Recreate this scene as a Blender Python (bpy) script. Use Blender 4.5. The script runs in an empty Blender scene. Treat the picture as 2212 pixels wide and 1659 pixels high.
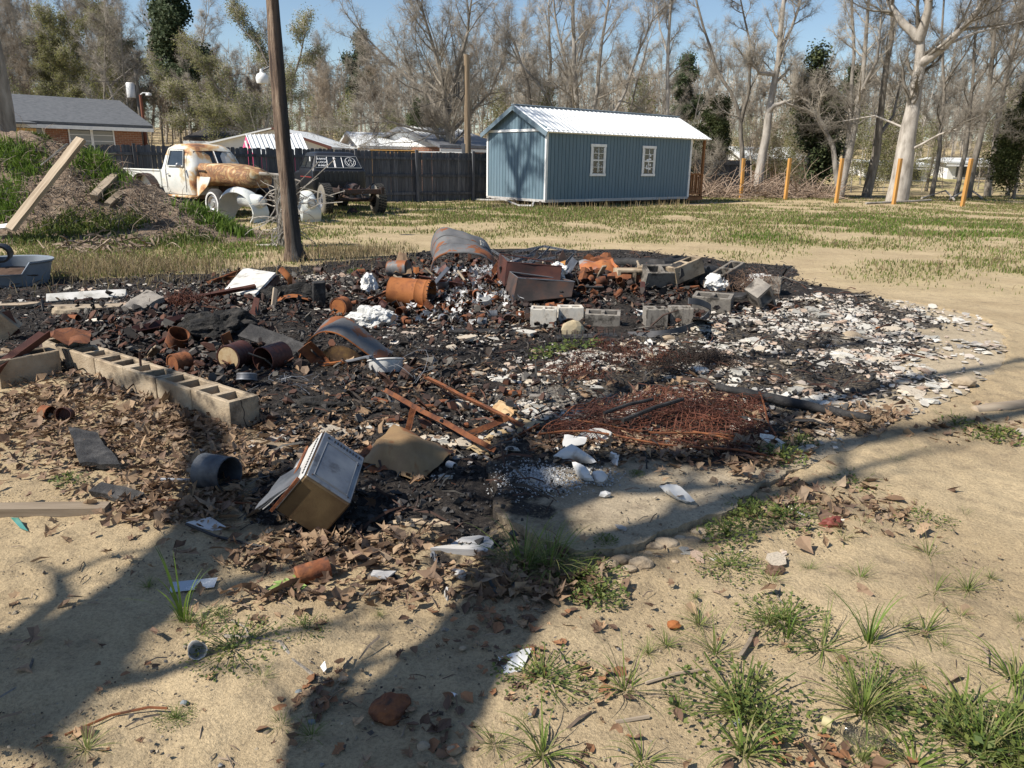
import bpy, bmesh, math, random
import numpy as np
from mathutils import Vector, Matrix, noise as mnoise
from math import sin, cos, pi, radians
SC = bpy.context.scene
COL = SC.collection
# ------------------------------------------------------------------ camera
PITCH, ROLL, CH = radians(16.15), radians(0.95), 1.55
camd = bpy.data.cameras.new('camera'); cam = bpy.data.objects.new('camera', camd); COL.objects.link(cam)
camd.sensor_width = 36; camd.lens = 36*1661/2212; camd.clip_start = .05; camd.clip_end = 900
cam.location = (0, 0, CH)
cam.rotation_euler = (Matrix.Rotation(pi/2-PITCH, 3, 'X') @ Matrix.Rotation(ROLL, 3, 'Z')).to_euler()
SC.camera = cam
# ------------------------------------------------------------------ sky, sun, exposure
SUN_AZ, SUN_EL = radians(67+180), radians(47)      # azimuth clockwise from +Y of where the sun stands
W = bpy.data.worlds.new('World'); SC.world = W; W.use_nodes = True
wn = W.node_tree.nodes; sky = wn.new('ShaderNodeTexSky'); sky.sky_type = 'NISHITA'; sky.sun_disc = False
sky.sun_elevation = SUN_EL; sky.sun_rotation = SUN_AZ
sky.air_density = 1.0; sky.dust_density = 0.35; sky.ozone_density = 2.2
W.node_tree.links.new(sky.outputs[0], wn['Background'].inputs[0]); wn['Background'].inputs[1].default_value = 0.085
sl = bpy.data.lights.new('sun', 'SUN'); sun = bpy.data.objects.new('sun', sl); COL.objects.link(sun)
sl.energy = 5.0; sl.angle = radians(.55); sl.color = (1, .93, .82)
SD = Vector((sin(SUN_AZ)*cos(SUN_EL), cos(SUN_AZ)*cos(SUN_EL), sin(SUN_EL)))
sun.rotation_euler = (-SD).to_track_quat('-Z', 'Y').to_euler()
SC.view_settings.view_transform = 'Standard'; SC.view_settings.look = 'None'
SC.view_settings.exposure = 0.62; SC.view_settings.gamma = 1
SC.render.engine = 'CYCLES'
SC.cycles.max_bounces = 5; SC.cycles.diffuse_bounces = 3; SC.cycles.transparent_max_bounces = 6
SC.cycles.use_denoising = True
# ------------------------------------------------------------------ camera geometry: photo point -> place in the world
_R0 = Vector((1, 0, 0)); _U0 = Vector((0, sin(PITCH), cos(PITCH)))
CF = Vector((0, cos(PITCH), -sin(PITCH))); CR = _R0*cos(ROLL)+_U0*sin(ROLL); CU = -_R0*sin(ROLL)+_U0*cos(ROLL)
def ray(u, v): return CF + CR*((u-1106)/1661) - CU*((v-829.5)/1661)
def gp(u, v, z=0.):
    d = ray(u, v); return Vector((0, 0, CH)) + d*((z-CH)/d.z)
def at(u, v, Y):
    d = ray(u, v); return Vector((0, 0, CH)) + d*(Y/d.y)
def proj(p):
    d = Vector(p)-Vector((0, 0, CH)); k = d.dot(CF); return 1106+1661*d.dot(CR)/k, 829.5-1661*d.dot(CU)/k
# ------------------------------------------------------------------ terrain
def gau(x, y, cx, cy, sx, sy, h, a=0.):
    dx, dy = x-cx, y-cy
    if a: dx, dy = dx*cos(a)+dy*sin(a), -dx*sin(a)+dy*cos(a)
    return h*np.exp(-(dx/sx)**2-(dy/sy)**2)
_c = [gp(900, 600), gp(1150, 590), gp(1450, 590), gp(470, 730), gp(700, 600)]
def Hbase(x, y):
    x = np.asarray(x, float); y = np.asarray(y, float)
    h = .03*np.sin(x*.9+1.3)*np.sin(y*.7)*np.clip((y-1)/6, 0, 1)
    h = h + gau(x, y, 0.2, 9.0, 1.6, 1.1, .22) + gau(x, y, 2.2, 9.6, 1.5, 1.0, .16)
    h = h + gau(x, y, -2.55, 4.75, 1.7, .32, .05, math.atan2(-1.35, 1.84))
    h = h + np.clip(y-56, 0, 60)*.09
    return h
def H(x, y): return float(Hbase(x, y))
def G(u, v, dz=0.):
    """photo point -> point lying on the terrain"""
    p = gp(u, v)
    for _ in range(4): p = gp(u, v, H(p.x, p.y))
    return Vector((p.x, p.y, H(p.x, p.y)+dz))
# ------------------------------------------------------------------ objects
def tag(o, label=None, cat=None, group=None, kind=None):
    if label: o['label'] = label
    if cat: o['category'] = cat
    if group: o['group'] = group
    if kind: o['kind'] = kind
    return o
def thing(name, label, cat, loc=(0, 0, 0), rot=(0, 0, 0), group=None, s=1):
    o = bpy.data.objects.new(name, None); COL.objects.link(o); o.location = loc
    o.rotation_euler = rot if isinstance(rot, (tuple, list)) else rot.to_euler(); o.scale = (s, s, s); o.empty_display_size = .1
    return tag(o, label, cat, group)
def link(me, name, parent=None, loc=(0, 0, 0), rot=(0, 0, 0), s=1):
    o = bpy.data.objects.new(name, me); COL.objects.link(o); o.parent = parent; o.location = loc
    o.rotation_euler = rot if isinstance(rot, (tuple, list)) else rot.to_euler()
    o.scale = s if isinstance(s, (tuple, list)) else (s, s, s)
    return o
def copy_tree(o, parent=None):
    c = o.copy(); COL.objects.link(c); c.parent = parent
    for ch in list(o.children): copy_tree(ch, c)
    return c
class MB:
    """collects shapes into one mesh"""
    def __init__(s): s.v = []; s.f = []; s.m = []; s.cur = 0
    def add(s, vs, fs):
        b = len(s.v); s.v += [tuple(p) for p in vs]; s.f += [tuple(i+b for i in f) for f in fs]; s.m += [s.cur]*len(fs); return s
    def box(s, c, d, rot=None, bev=0, taper=1.):
        x, y, z = d[0]/2, d[1]/2, d[2]/2; c = Vector(c)
        if bev:
            e = min(bev, x*.9, y*.9, z*.9); vs = []
            for sz in (-1, 1):
                for k, zz in ((0, z-e), (1, z)):
                    pass
            # chamfered box: 24 verts
            P = []
            for sx in (-1, 1):
                for sy in (-1, 1):
                    for sz in (-1, 1):
                        P += [Vector((sx*x, sy*(y-e), sz*(z-e))), Vector((sx*(x-e), sy*y, sz*(z-e))), Vector((sx*(x-e), sy*(y-e), sz*z))]
            I = lambda a, b, c_, k: ((a*2+b)*2+c_)*3+k
            F = []
            for a in (0, 1):
                q = [I(a, 0, 0, 0), I(a, 1, 0, 0), I(a, 1, 1, 0), I(a, 0, 1, 0)]; F.append(q if a else q[::-1])
                q = [I(0, a, 0, 1), I(0, a, 1, 1), I(1, a, 1, 1), I(1, a, 0, 1)]; F.append(q if a else q[::-1])
                q = [I(0, 0, a, 2), I(1, 0, a, 2), I(1, 1, a, 2), I(0, 1, a, 2)]; F.append(q if a else q[::-1])
            for a in (0, 1):
                for b in (0, 1):
                    F.append([I(a, b, 0, 0), I(a, b, 1, 0), I(a, b, 1, 1), I(a, b, 0, 1)])
                    F.append([I(a, 0, b, 0), I(a, 1, b, 0), I(a, 1, b, 2), I(a, 0, b, 2)])
                    F.append([I(0, a, b, 1), I(1, a, b, 1), I(1, a, b, 2), I(0, a, b, 2)])
                    for c_ in (0, 1): F.append([I(a, b, c_, 0), I(a, b, c_, 1), I(a, b, c_, 2)])
            vs = P; fs = F
        else:
            vs = [Vector((a*x*(taper if k > 0 else 1), b*y*(taper if k > 0 else 1), k*z)) for k in (-1, 1) for a, b in ((-1, -1), (1, -1), (1, 1), (-1, 1))]
            fs = [(3, 2, 1, 0), (4, 5, 6, 7), (0, 1, 5, 4), (1, 2, 6, 5), (2, 3, 7, 6), (3, 0, 4, 7)]
        if rot is not None: vs = [rot @ p for p in vs]
        return s.add([p+c for p in vs], fs)
    def tube(s, pts, r, n=8, cap=True, closed=False):
        pts = [Vector(p) for p in pts]; m = len(pts)
        if not isinstance(r, (list, tuple)): r = [r]*m
        vs = []; fs = []; ref = None
        for i, p in enumerate(pts):
            if closed: d = (pts[(i+1) % m]-pts[i-1])
            else: d = pts[min(i+1, m-1)]-pts[max(i-1, 0)]
            d = d.normalized() if d.length > 1e-9 else Vector((0, 0, 1))
            if ref is None: ref = d.orthogonal().normalized()
            a = (ref-d*ref.dot(d)); a = a.normalized() if a.length > 1e-6 else d.orthogonal().normalized(); ref = a; b = d.cross(a)
            for k in range(n):
                t = 2*pi*k/n; vs.append(p+(a*cos(t)+b*sin(t))*r[i])
        for i in range(m if closed else m-1):
            j = (i+1) % m
            for k in range(n): fs.append((i*n+k, i*n+(k+1) % n, j*n+(k+1) % n, j*n+k))
        if cap and not closed: fs += [tuple(range(n))[::-1], tuple((m-1)*n+k for k in range(n))]
        return s.add(vs, fs)
    def lathe(s, prof, n=20, axis='z', wob=0, seed=0, arc=2*pi):
        rg = random.Random(seed); vs = []; fs = []; full = abs(arc-2*pi) < 1e-6; nn = n if full else n+1
        jit = [1+rg.uniform(-wob, wob) for _ in range(nn)]
        for (r, z) in prof:
            for k in range(nn):
                t = arc*k/n; q = r*jit[k]; p = (q*cos(t), q*sin(t), z)
                vs.append(p if axis == 'z' else ((z, p[0], p[1]) if axis == 'x' else (p[1], z, p[0])))
        for i in range(len(prof)-1):
            for k in range(n):
                k2 = (k+1) % n if full else k+1
                fs.append((i*nn+k, i*nn+k2, (i+1)*nn+k2, (i+1)*nn+k))
        return s.add(vs, fs)
    def prism(s, out, z0, z1, rot=None, c=(0, 0, 0)):
        n = len(out); vs = [Vector((x, y, z0)) for x, y in out]+[Vector((x, y, z1)) for x, y in out]
        if rot is not None: vs = [rot @ p for p in vs]
        c = Vector(c)
        return s.add([p+c for p in vs], [tuple(range(n))[::-1], tuple(range(n, 2*n))]+[(i, (i+1) % n, n+(i+1) % n, n+i) for i in range(n)])
    def sheet(s, fn, nu, nv, th=.003):
        """a bent sheet fn(u,v) with real thickness"""
        P = [[Vector(fn(i/nu, j/nv)) for j in range(nv+1)] for i in range(nu+1)]; vs = []; N = (nu+1)*(nv+1)
        nrm = []
        for i in range(nu+1):
            for j in range(nv+1):
                a = P[min(i+1, nu)][j]-P[max(i-1, 0)][j]; b = P[i][min(j+1, nv)]-P[i][max(j-1, 0)]
                k = a.cross(b); nrm.append(k.normalized() if k.length > 1e-12 else Vector((0, 0, 1)))
        for sg in (0, 1):
            q = 0
            for i in range(nu+1):
                for j in range(nv+1): vs.append(P[i][j]+nrm[q]*(th*sg)); q += 1
        I = lambda i, j, k: k*N+i*(nv+1)+j; fs = []
        for i in range(nu):
            for j in range(nv):
                fs.append((I(i, j, 1), I(i+1, j, 1), I(i+1, j+1, 1), I(i, j+1, 1))); fs.append((I(i, j, 0), I(i, j+1, 0), I(i+1, j+1, 0), I(i+1, j, 0)))
        for i in range(nu): fs += [(I(i, 0, 0), I(i+1, 0, 0), I(i+1, 0, 1), I(i, 0, 1)), (I(i, nv, 1), I(i+1, nv, 1), I(i+1, nv, 0), I(i, nv, 0))]
        for j in range(nv): fs += [(I(0, j, 1), I(0, j+1, 1), I(0, j+1, 0), I(0, j, 0)), (I(nu, j, 0), I(nu, j+1, 0), I(nu, j+1, 1), I(nu, j, 1))]
        return s.add(vs, fs)
    def mesh(s, name, mats, smooth=False, angle=None):
        me = bpy.data.meshes.new(name); me.from_pydata(s.v, [], s.f)
        if not isinstance(mats, (list, tuple)): mats = [mats]
        for m in mats: me.materials.append(m)
        if any(s.m): me.polygons.foreach_set('material_index', s.m)
        if smooth:
            me.polygons.foreach_set('use_smooth', [True]*len(me.polygons))
            if angle is not None:
                try: me.set_sharp_from_angle(angle=radians(angle))
                except Exception: pass
        me.update(); return me
    def build(s, name, mats, parent=None, loc=(0, 0, 0), rot=(0, 0, 0), smooth=False, angle=40, sc=1):
        return link(s.mesh(name, mats, smooth, angle), name, parent, loc, rot, sc)
def fast_mesh(name, V, F, mats, smooth=False, mi=None):
    """V (n,3) array, F (m,3|4) array"""
    V = np.asarray(V, np.float32); F = np.asarray(F, np.int32); k = F.shape[1]
    me = bpy.data.meshes.new(name); me.vertices.add(len(V)); me.vertices.foreach_set('co', V.ravel())
    me.loops.add(F.size); me.loops.foreach_set('vertex_index', F.ravel()); me.polygons.add(len(F))
    me.polygons.foreach_set('loop_start', np.arange(0, F.size, k, dtype=np.int32))
    try: me.polygons.foreach_set('loop_total', np.full(len(F), k, dtype=np.int32))
    except Exception: pass
    if not isinstance(mats, (list, tuple)): mats = [mats]
    for m in mats: me.materials.append(m)
    if mi is not None: me.polygons.foreach_set('material_index', np.asarray(mi, np.int32))
    me.polygons.foreach_set('use_smooth', np.full(len(F), bool(smooth)))
    me.update(calc_edges=True); return me
def Rz(a): return Matrix.Rotation(a, 3, 'Z')
def Rx(a): return Matrix.Rotation(a, 3, 'X')
def Ry(a): return Matrix.Rotation(a, 3, 'Y')
def lerp(a, b, t): return a+(b-a)*t
def bent(me, amp, scale, seed=0, zonly=False):
    """dent a mesh with smooth noise so nothing looks factory straight"""
    off = Vector((seed*3.1, seed*1.7, seed*.9))
    for v in me.vertices:
        d = mnoise.noise_vector(v.co*scale+off)*amp
        if zonly: d = Vector((0, 0, d.z))
        v.co += d
    me.update(); return me
# ------------------------------------------------------------------ materials
MATS = {}
def nodes(name):
    m = bpy.data.materials.new(name); m.use_nodes = True; nt = m.node_tree; b = nt.nodes['Principled BSDF']; return m, nt, b
def mixc(nt, fac, a, b, mode='MIX'):
    n = nt.nodes.new('ShaderNodeMix'); n.data_type = 'RGBA'; n.blend_type = mode
    for s_, val in ((n.inputs[0], fac), (n.inputs[6], a), (n.inputs[7], b)):
        if hasattr(val, 'is_output'): nt.links.new(val, s_)
        elif isinstance(val, (tuple, list)): s_.default_value = (*val[:3], 1)
        else: s_.default_value = val
    return n.outputs[2]
def mth(nt, op, a, b=0., clamp=False):
    n = nt.nodes.new('ShaderNodeMath'); n.operation = op; n.use_clamp = clamp
    for s_, val in ((n.inputs[0], a), (n.inputs[1], b)):
        if hasattr(val, 'is_output'): nt.links.new(val, s_)
        else: s_.default_value = val
    return n.outputs[0]
def noisen(nt, vec, scale, detail=6, rough=.6, dist=0.):
    n = nt.nodes.new('ShaderNodeTexNoise'); n.inputs['Scale'].default_value = scale; n.inputs['Detail'].default_value = detail
    n.inputs['Roughness'].default_value = rough; n.inputs['Distortion'].default_value = dist
    if vec is not None: nt.links.new(vec, n.inputs['Vector'])
    return n.outputs['Fac']
def ramp(nt, fac, stops, interp='LINEAR'):
    n = nt.nodes.new('ShaderNodeValToRGB'); n.color_ramp.interpolation = interp; e = n.color_ramp.elements
    while len(e) < len(stops): e.new(.5)
    for i, (p, c) in enumerate(stops):
        e[i].position = p; e[i].color = (*c[:3], 1) if isinstance(c, (tuple, list)) else (c, c, c, 1)
    nt.links.new(fac, n.inputs[0]); return n.outputs[0]
def coords(nt, stretch=(1, 1, 1), rnd=True):
    tc = nt.nodes.new('ShaderNodeTexCoord'); mp = nt.nodes.new('ShaderNodeMapping'); mp.inputs['Scale'].default_value = stretch
    nt.links.new(tc.outputs['Object'], mp.inputs['Vector'])
    if rnd:
        oi = nt.nodes.new('ShaderNodeObjectInfo'); v = nt.nodes.new('ShaderNodeVectorMath'); v.operation = 'SCALE'
        v.inputs[0].default_value = (37, 19, 53); nt.links.new(oi.outputs['Random'], v.inputs['Scale']); nt.links.new(v.outputs[0], mp.inputs['Location'])
    return mp.outputs[0]
def bumpn(nt, b, h, strength=.4, dist=.01):
    n = nt.nodes.new('ShaderNodeBump'); n.inputs['Strength'].default_value = strength; n.inputs['Distance'].default_value = dist
    nt.links.new(h, n.inputs['Height']); nt.links.new(n.outputs[0], b.inputs['Normal']); return n
def mat(name, stops, scale=6, rough=.8, metal=0., bump=.4, bscale=60, bdist=.004, stretch=(1, 1, 1), detail=8, var=.25, spec=.3, dist=0., rrange=None, grime=None, nrough=.6):
    """noise driven colour + fine relief; each object gets its own offset and a slight tone of its own"""
    if name in MATS: return MATS[name]
    m, nt, b = nodes(name); vec = coords(nt, stretch); n = noisen(nt, vec, scale, detail, nrough, dist)
    if len(stops) > 1:
        k = len(stops); st = [(.34+.32*i/(k-1), c) for i, c in enumerate(stops)] if not isinstance(stops[0][1], (tuple, list)) else stops
        col = ramp(nt, n, st)
    else: col = mixc(nt, .0, stops[0], stops[0])
    if grime:
        g = noisen(nt, vec, grime[1], 5, .65); gm = ramp(nt, g, [(grime[2], 0.), (grime[2]+.12, 1.)]); col = mixc(nt, gm, col, grime[0])
    if var:
        oi = nt.nodes.new('ShaderNodeObjectInfo'); r_ = nt.nodes.new('ShaderNodeMapRange'); r_.inputs[3].default_value = 1-var; r_.inputs[4].default_value = 1+var
        nt.links.new(oi.outputs['Random'], r_.inputs[0]); h = nt.nodes.new('ShaderNodeHueSaturation'); nt.links.new(r_.outputs[0], h.inputs['Value']); nt.links.new(col, h.inputs['Color']); col = h.outputs[0]
    nt.links.new(col, b.inputs['Base Color']); b.inputs['Metallic'].default_value = metal
    b.inputs['Specular IOR Level'].default_value = spec
    if rrange: nt.links.new(ramp(nt, n, [(.35, rrange[0]), (.65, rrange[1])]), b.inputs['Roughness'])
    else: b.inputs['Roughness'].default_value = rough
    if bump:
        bn = noisen(nt, vec, bscale, 5, .65); bumpn(nt, b, bn, bump, bdist)
    MATS[name] = m; return m
# ================================================================== materials used by several things
RU = (.20, .062, .022); RD = (.085, .032, .018); RO = (.33, .12, .035); CH_ = (.016, .014, .013)
m_rust = mat('rust', [(.07, .028, .017), (.145, .05, .022), (.20, .075, .03), (.085, .035, .022)], 9, .85, bump=.6, bscale=90, grime=((.05, .03, .022), 14, .56))
m_rust_o = mat('orange_rust', [(.20, .068, .022), (.29, .105, .032), (.24, .082, .026), (.11, .04, .02)], 5, .8, bump=.35, bscale=70, grime=((.10, .04, .02), 9, .6), var=.12)
m_rust_g = mat('grey_rusty_steel', [(.34, (.085, .087, .092)), (.52, (.13, .13, .132)), (.57, (.19, .07, .028)), (.63, (.22, .08, .03)), (.7, (.06, .035, .028))], 3.2, .6, metal=.25, bump=.3, bscale=45, var=.1, dist=.6)
m_dark_iron = mat('dark_iron', [(.03, .026, .025), (.055, .04, .036), (.085, .045, .032)], 5, .6, metal=.2, bump=.4, bscale=80)
m_maroon = mat('burnt_maroon_steel', [(.035, .022, .02), (.075, .03, .024), (.11, .045, .03)], 3, .55, metal=.15, bump=.35, bscale=120, var=.15)
m_galv = mat('galvanised_steel', [(.10, .11, .125), (.17, .18, .20), (.13, .13, .14)], 6, .5, metal=.35, bump=.25, bscale=50, grime=((.13, .07, .045), 8, .62))
m_char = mat('charred_wood', [(.008, .008, .009), (.018, .017, .017), (.045, .043, .042)], 10, .75, bump=.9, bscale=38, bdist=.012, stretch=(1, 1, 1), spec=.4)
m_block = mat('concrete_block', [(.22, .165, .11), (.33, .26, .18), (.40, .33, .24)], 5, .95, bump=.9, bscale=80, bdist=.006, grime=((.10, .08, .06), 4.5, .53), var=.12)
m_blockg = mat('scorched_block', [(.12, .11, .10), (.22, .20, .175), (.32, .285, .24)], 5, .95, bump=.9, bscale=80, bdist=.006, grime=((.05, .045, .04), 5, .50))
m_plaster = mat('pale_plaster', [(.42, .40, .36), (.56, .53, .47), (.50, .44, .36)], 8, .95, bump=.5, bscale=60, var=.18, grime=((.16, .14, .12), 7, .6))
m_insul = mat('white_insulation', [(.42, .42, .41), (.62, .62, .60), (.70, .69, .66)], 9, 1., bump=1., bscale=35, bdist=.012)
m_wood = mat('weathered_plank', [(.19, .145, .10), (.28, .225, .165), (.34, .28, .21)], 5, .9, bump=.5, bscale=30, stretch=(.25, 3, 3))
m_wgrey = mat('grey_board', [(.25, .25, .25), (.36, .35, .34), (.42, .41, .39)], 4, .85, bump=.3, bscale=30, stretch=(.25, 3, 3))
m_white = mat('white_paint', [(.62, .63, .64), (.74, .74, .73), (.78, .78, .77)], 4, .6, bump=.1, bscale=30, var=.04)
m_black = mat('black_plastic', [(.012, .012, .013), (.022, .022, .024)], 4, .5, bump=.1, bscale=60)
m_porc = mat('white_porcelain', [(.42, .415, .40), (.56, .555, .54)], 3, .3, bump=.05, spec=.6, var=.05, grime=((.25, .22, .19), 7, .62))
m_bark = mat('grey_bark', [(.12, .105, .085), (.22, .195, .165), (.31, .28, .24)], 3, .95, bump=.9, bscale=14, bdist=.02, stretch=(2.5, 2.5, .6), var=.3)
m_barkp = mat('pale_bark', [(.20, .18, .155), (.33, .30, .265), (.42, .39, .35)], 2.2, .9, bump=.6, bscale=12, bdist=.02, stretch=(2, 2, .7), var=.2)
m_twig = mat('bare_twigs', [(.17, .148, .12), (.27, .24, .20), (.36, .33, .28)], 1.2, .95, bump=0, var=.35)
m_twigb = mat('brown_twigs', [(.17, .135, .10), (.25, .205, .155), (.33, .28, .22)], 1.5, .95, bump=0, var=.3)
def island_mat(name, stops, rough=.8, bump=0, spec=.3, transl=0., nscale=40, nmix=.25):
    """colour picked per loose piece"""
    if name in MATS: return MATS[name]
    m, nt, b = nodes(name); g = nt.nodes.new('ShaderNodeNewGeometry'); k = len(stops)
    col = ramp(nt, g.outputs['Random Per Island'], [(i/(k-1), c) for i, c in enumerate(stops)])
    n = noisen(nt, coords(nt, rnd=False), nscale, 4); col = mixc(nt, nmix, col, ramp(nt, n, [(.35, (.25,)*3), (.65, (1,)*3)]), 'MULTIPLY')
    nt.links.new(col, b.inputs['Base Color']); b.inputs['Roughness'].default_value = rough; b.inputs['Specular IOR Level'].default_value = spec
    if transl:
        t = nt.nodes.new('ShaderNodeBsdfTranslucent'); nt.links.new(col, t.inputs['Color']); mx = nt.nodes.new('ShaderNodeMixShader'); mx.inputs[0].default_value = transl
        nt.links.new(b.outputs[0], mx.inputs[1]); nt.links.new(t.outputs[0], mx.inputs[2]); nt.links.new(mx.outputs[0], nt.nodes['Material Output'].inputs[0])
    if bump: bumpn(nt, b, n, bump, .004)
    MATS[name] = m; return m
i_leaf = island_mat('dead_leaf', [(.10, .06, .04), (.20, .125, .075), (.30, .20, .12), (.40, .28, .175), (.16, .10, .07), (.34, .26, .18)], .75, transl=.18)
i_grass = island_mat('green_blade', [(.10, .14, .03), (.15, .19, .045), (.20, .22, .065), (.26, .24, .10)], .6, transl=.35)
i_tuft = island_mat('tuft_blade', [(.085, .14, .025), (.14, .20, .035), (.20, .25, .06), (.28, .26, .11), (.12, .16, .035), (.34, .28, .16)], .6, transl=.35)
i_lush = island_mat('lush_blade', [(.075, .135, .02), (.125, .20, .03), (.18, .26, .05)], .55, transl=.35)
i_dry = island_mat('straw_blade', [(.30, .23, .13), (.22, .16, .09), (.36, .29, .18), (.17, .15, .06)], .85, transl=.25)
i_chip = island_mat('plaster_chip', [(.50, .47, .42), (.40, .36, .30), (.58, .56, .52), (.45, .35, .27), (.28, .26, .24), (.52, .49, .43)], .95, bump=.3)
i_char = island_mat('char_bit', [(.010, .010, .011), (.024, .023, .023), (.05, .045, .042), (.014, .013, .013)], .7, spec=.45, bump=.5)
i_mix = island_mat('burnt_scrap', [(.012, .011, .011), (.065, .03, .02), (.03, .026, .024), (.13, .12, .105), (.04, .024, .019), (.11, .044, .024), (.02, .018, .018), (.06, .055, .052)], .8, spec=.35, bump=.4)
i_stone = island_mat('small_stone', [(.26, .22, .17), (.17, .155, .14), (.36, .31, .24), (.22, .17, .12)], .9)
i_foil = island_mat('ash_foil', [(.50, .50, .49), (.36, .36, .37), (.62, .61, .60), (.18, .18, .18)], .45, spec=.5)
i_bark = island_mat('bark_strip', [(.20, .15, .11), (.30, .235, .175), (.13, .09, .065), (.36, .29, .22)], .9)
i_weed = island_mat('weed_leaf', [(.055, .095, .022), (.09, .13, .03), (.14, .17, .04), (.18, .19, .05)], .6, transl=.3)
# ================================================================== ground layout
def projn(x, y, z=0.):
    dx, dy, dz = x, y, z-CH
    k = dx*CF.x+dy*CF.y+dz*CF.z; k = np.where(k < .2, .2, k)
    return 1106+1661*(dx*CR.x+dy*CR.y+dz*CR.z)/k, 829.5-1661*(dx*CU.x+dy*CU.y+dz*CU.z)/k
def ell(x, y, L):
    """L: (u, v, half width, half height in the photo, amount) spots turned into soft patches on the ground"""
    r = np.zeros_like(np.asarray(x, float))
    for u, v, su, sv, a in L:
        c = gp(u, v); sx = su/1661*(gp(u, v).dot(CF)-CH*CF.z+0*1); e1 = gp(u, max(v-sv, 356)); e2 = gp(u, v+sv); sy = min((e1.y-e2.y)/2, 12); cy = (e1.y+e2.y)/2
        r = np.maximum(r, a*np.exp(-((x-c.x)/max(sx, .05))**2-((y-cy)/max(sy, .05))**2))
    return r
_perm = np.random.default_rng(7).random((64, 64))
def vn(x, y, s, o=0):
    """value noise on the ground, cheap and vectorised, 0..1"""
    x = np.asarray(x, float)*s+17.3*o+1000; y = np.asarray(y, float)*s+9.1*o+1000; xi = np.floor(x).astype(int); yi = np.floor(y).astype(int); fx = x-xi; fy = y-yi
    fx = fx*fx*(3-2*fx); fy = fy*fy*(3-2*fy); P = lambda a, b: _perm[a % 64, b % 64]
    return (P(xi, yi)*(1-fx)+P(xi+1, yi)*fx)*(1-fy)+(P(xi, yi+1)*(1-fx)+P(xi+1, yi+1)*fx)*fy
def fbm(x, y, s, o=0, n=4): return sum(vn(x, y, s*2**i, o+i)*.5**i for i in range(n))/sum(.5**i for i in range(n))
def sdf(x, y, P):
    """signed distance to a polygon, positive inside"""
    x = np.asarray(x, float); y = np.asarray(y, float); n = len(P); d = np.full(x.shape, 1e9); ins = np.zeros(x.shape, bool)
    for i in range(n):
        ax, ay = P[i]; bx, by = P[(i+1) % n]; ex, ey = bx-ax, by-ay; t = np.clip(((x-ax)*ex+(y-ay)*ey)/(ex*ex+ey*ey+1e-12), 0, 1)
        d = np.minimum(d, np.hypot(x-ax-t*ex, y-ay-t*ey)); c = ((ay > y) != (by > y)); xx = ax+(y-ay)*ex/(ey if abs(ey) > 1e-9 else 1e-9); ins ^= c & (x < xx)
    return np.where(ins, d, -d)
def poly(px): return [tuple(gp(u, v).xy) for u, v in px]
BURN = poly([(-200, 640), (0, 612), (250, 604), (450, 585), (640, 572), (900, 545), (1050, 535), (1350, 540), (1700, 575), (1760, 615), (1850, 640), (1990, 700), (2010, 760), (1950, 850), (1880, 905), (1740, 950), (1660, 1015), (1560, 1045), (1400, 1020), (1250, 1010), (1160, 1070), (1080, 1150), (980, 1185), (800, 1165), (640, 1150), (540, 1080), (575, 1000), (540, 940), (300, 880), (120, 830), (60, 770), (-200, 760)])
SLAB = poly([(1080, 1130), (1150, 1190), (1250, 1218), (1330, 1208), (1390, 1192), (1430, 1168), (1500, 1145), (1560, 1128), (1590, 1090), (1660, 1055), (1740, 1020), (1830, 985), (1950, 925), (2080, 865), (2170, 800), (2170, 745), (2120, 700), (2000, 668), (1880, 650), (1760, 655), (1600, 680), (1400, 720), (1200, 780), (1100, 900), (1050, 1020)])
def burn(x, y): return np.clip(.5+(sdf(x, y, BURN)+(fbm(x, y, 2.2, 3)-.5)*.7)/.28, 0, 1)
def slabd(x, y): return sdf(x, y, SLAB)+(fbm(x, y, 5, 9)-.5)*.12
GRASS = [(300, 560, 360, 50, 1.), (520, 545, 130, 42, 1.3), (150, 600, 200, 22, .8), (820, 478, 260, 24, 1.), (1250, 462, 420, 20, .95), (1560, 452, 120, 12, .7), (2050, 497, 330, 33, 1.15), (1730, 478, 200, 14, .7), (1640, 512, 90, 11, 1.), (1760, 530, 120, 16, .6),
         (1400, 515, 120, 10, .6), (1200, 545, 200, 16, .35), (2200, 590, 260, 45, .7), (1900, 590, 130, 30, .35), (700, 620, 60, 10, .4), (2080, 412, 400, 14, .9), (450, 445, 500, 18, 1.), (2160, 1480, 150, 170, .45), (1180, 1200, 90, 60, .5), (2000, 1180, 300, 60, .12), (-200, 560, 400, 80, 1.)]
SANDY = [(1700, 446, 600, 9, 1.), (1150, 505, 330, 15, .9), (1700, 545, 300, 20, .7), (1950, 560, 120, 18, .5), (2212, 455, 300, 8, 1.)]
def grassm(x, y):
    g = ell(x, y, GRASS)*(1-.85*ell(x, y, SANDY)); far = np.clip((np.asarray(y, float)-11)/5, 0, 1)*.30
    g = np.maximum(g, far)*np.clip(3.4*fbm(x, y, .9, 5)-.95, .12, 1.5); return np.clip(g*(1-burn(x, y)*.95), 0, 1.2)
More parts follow.
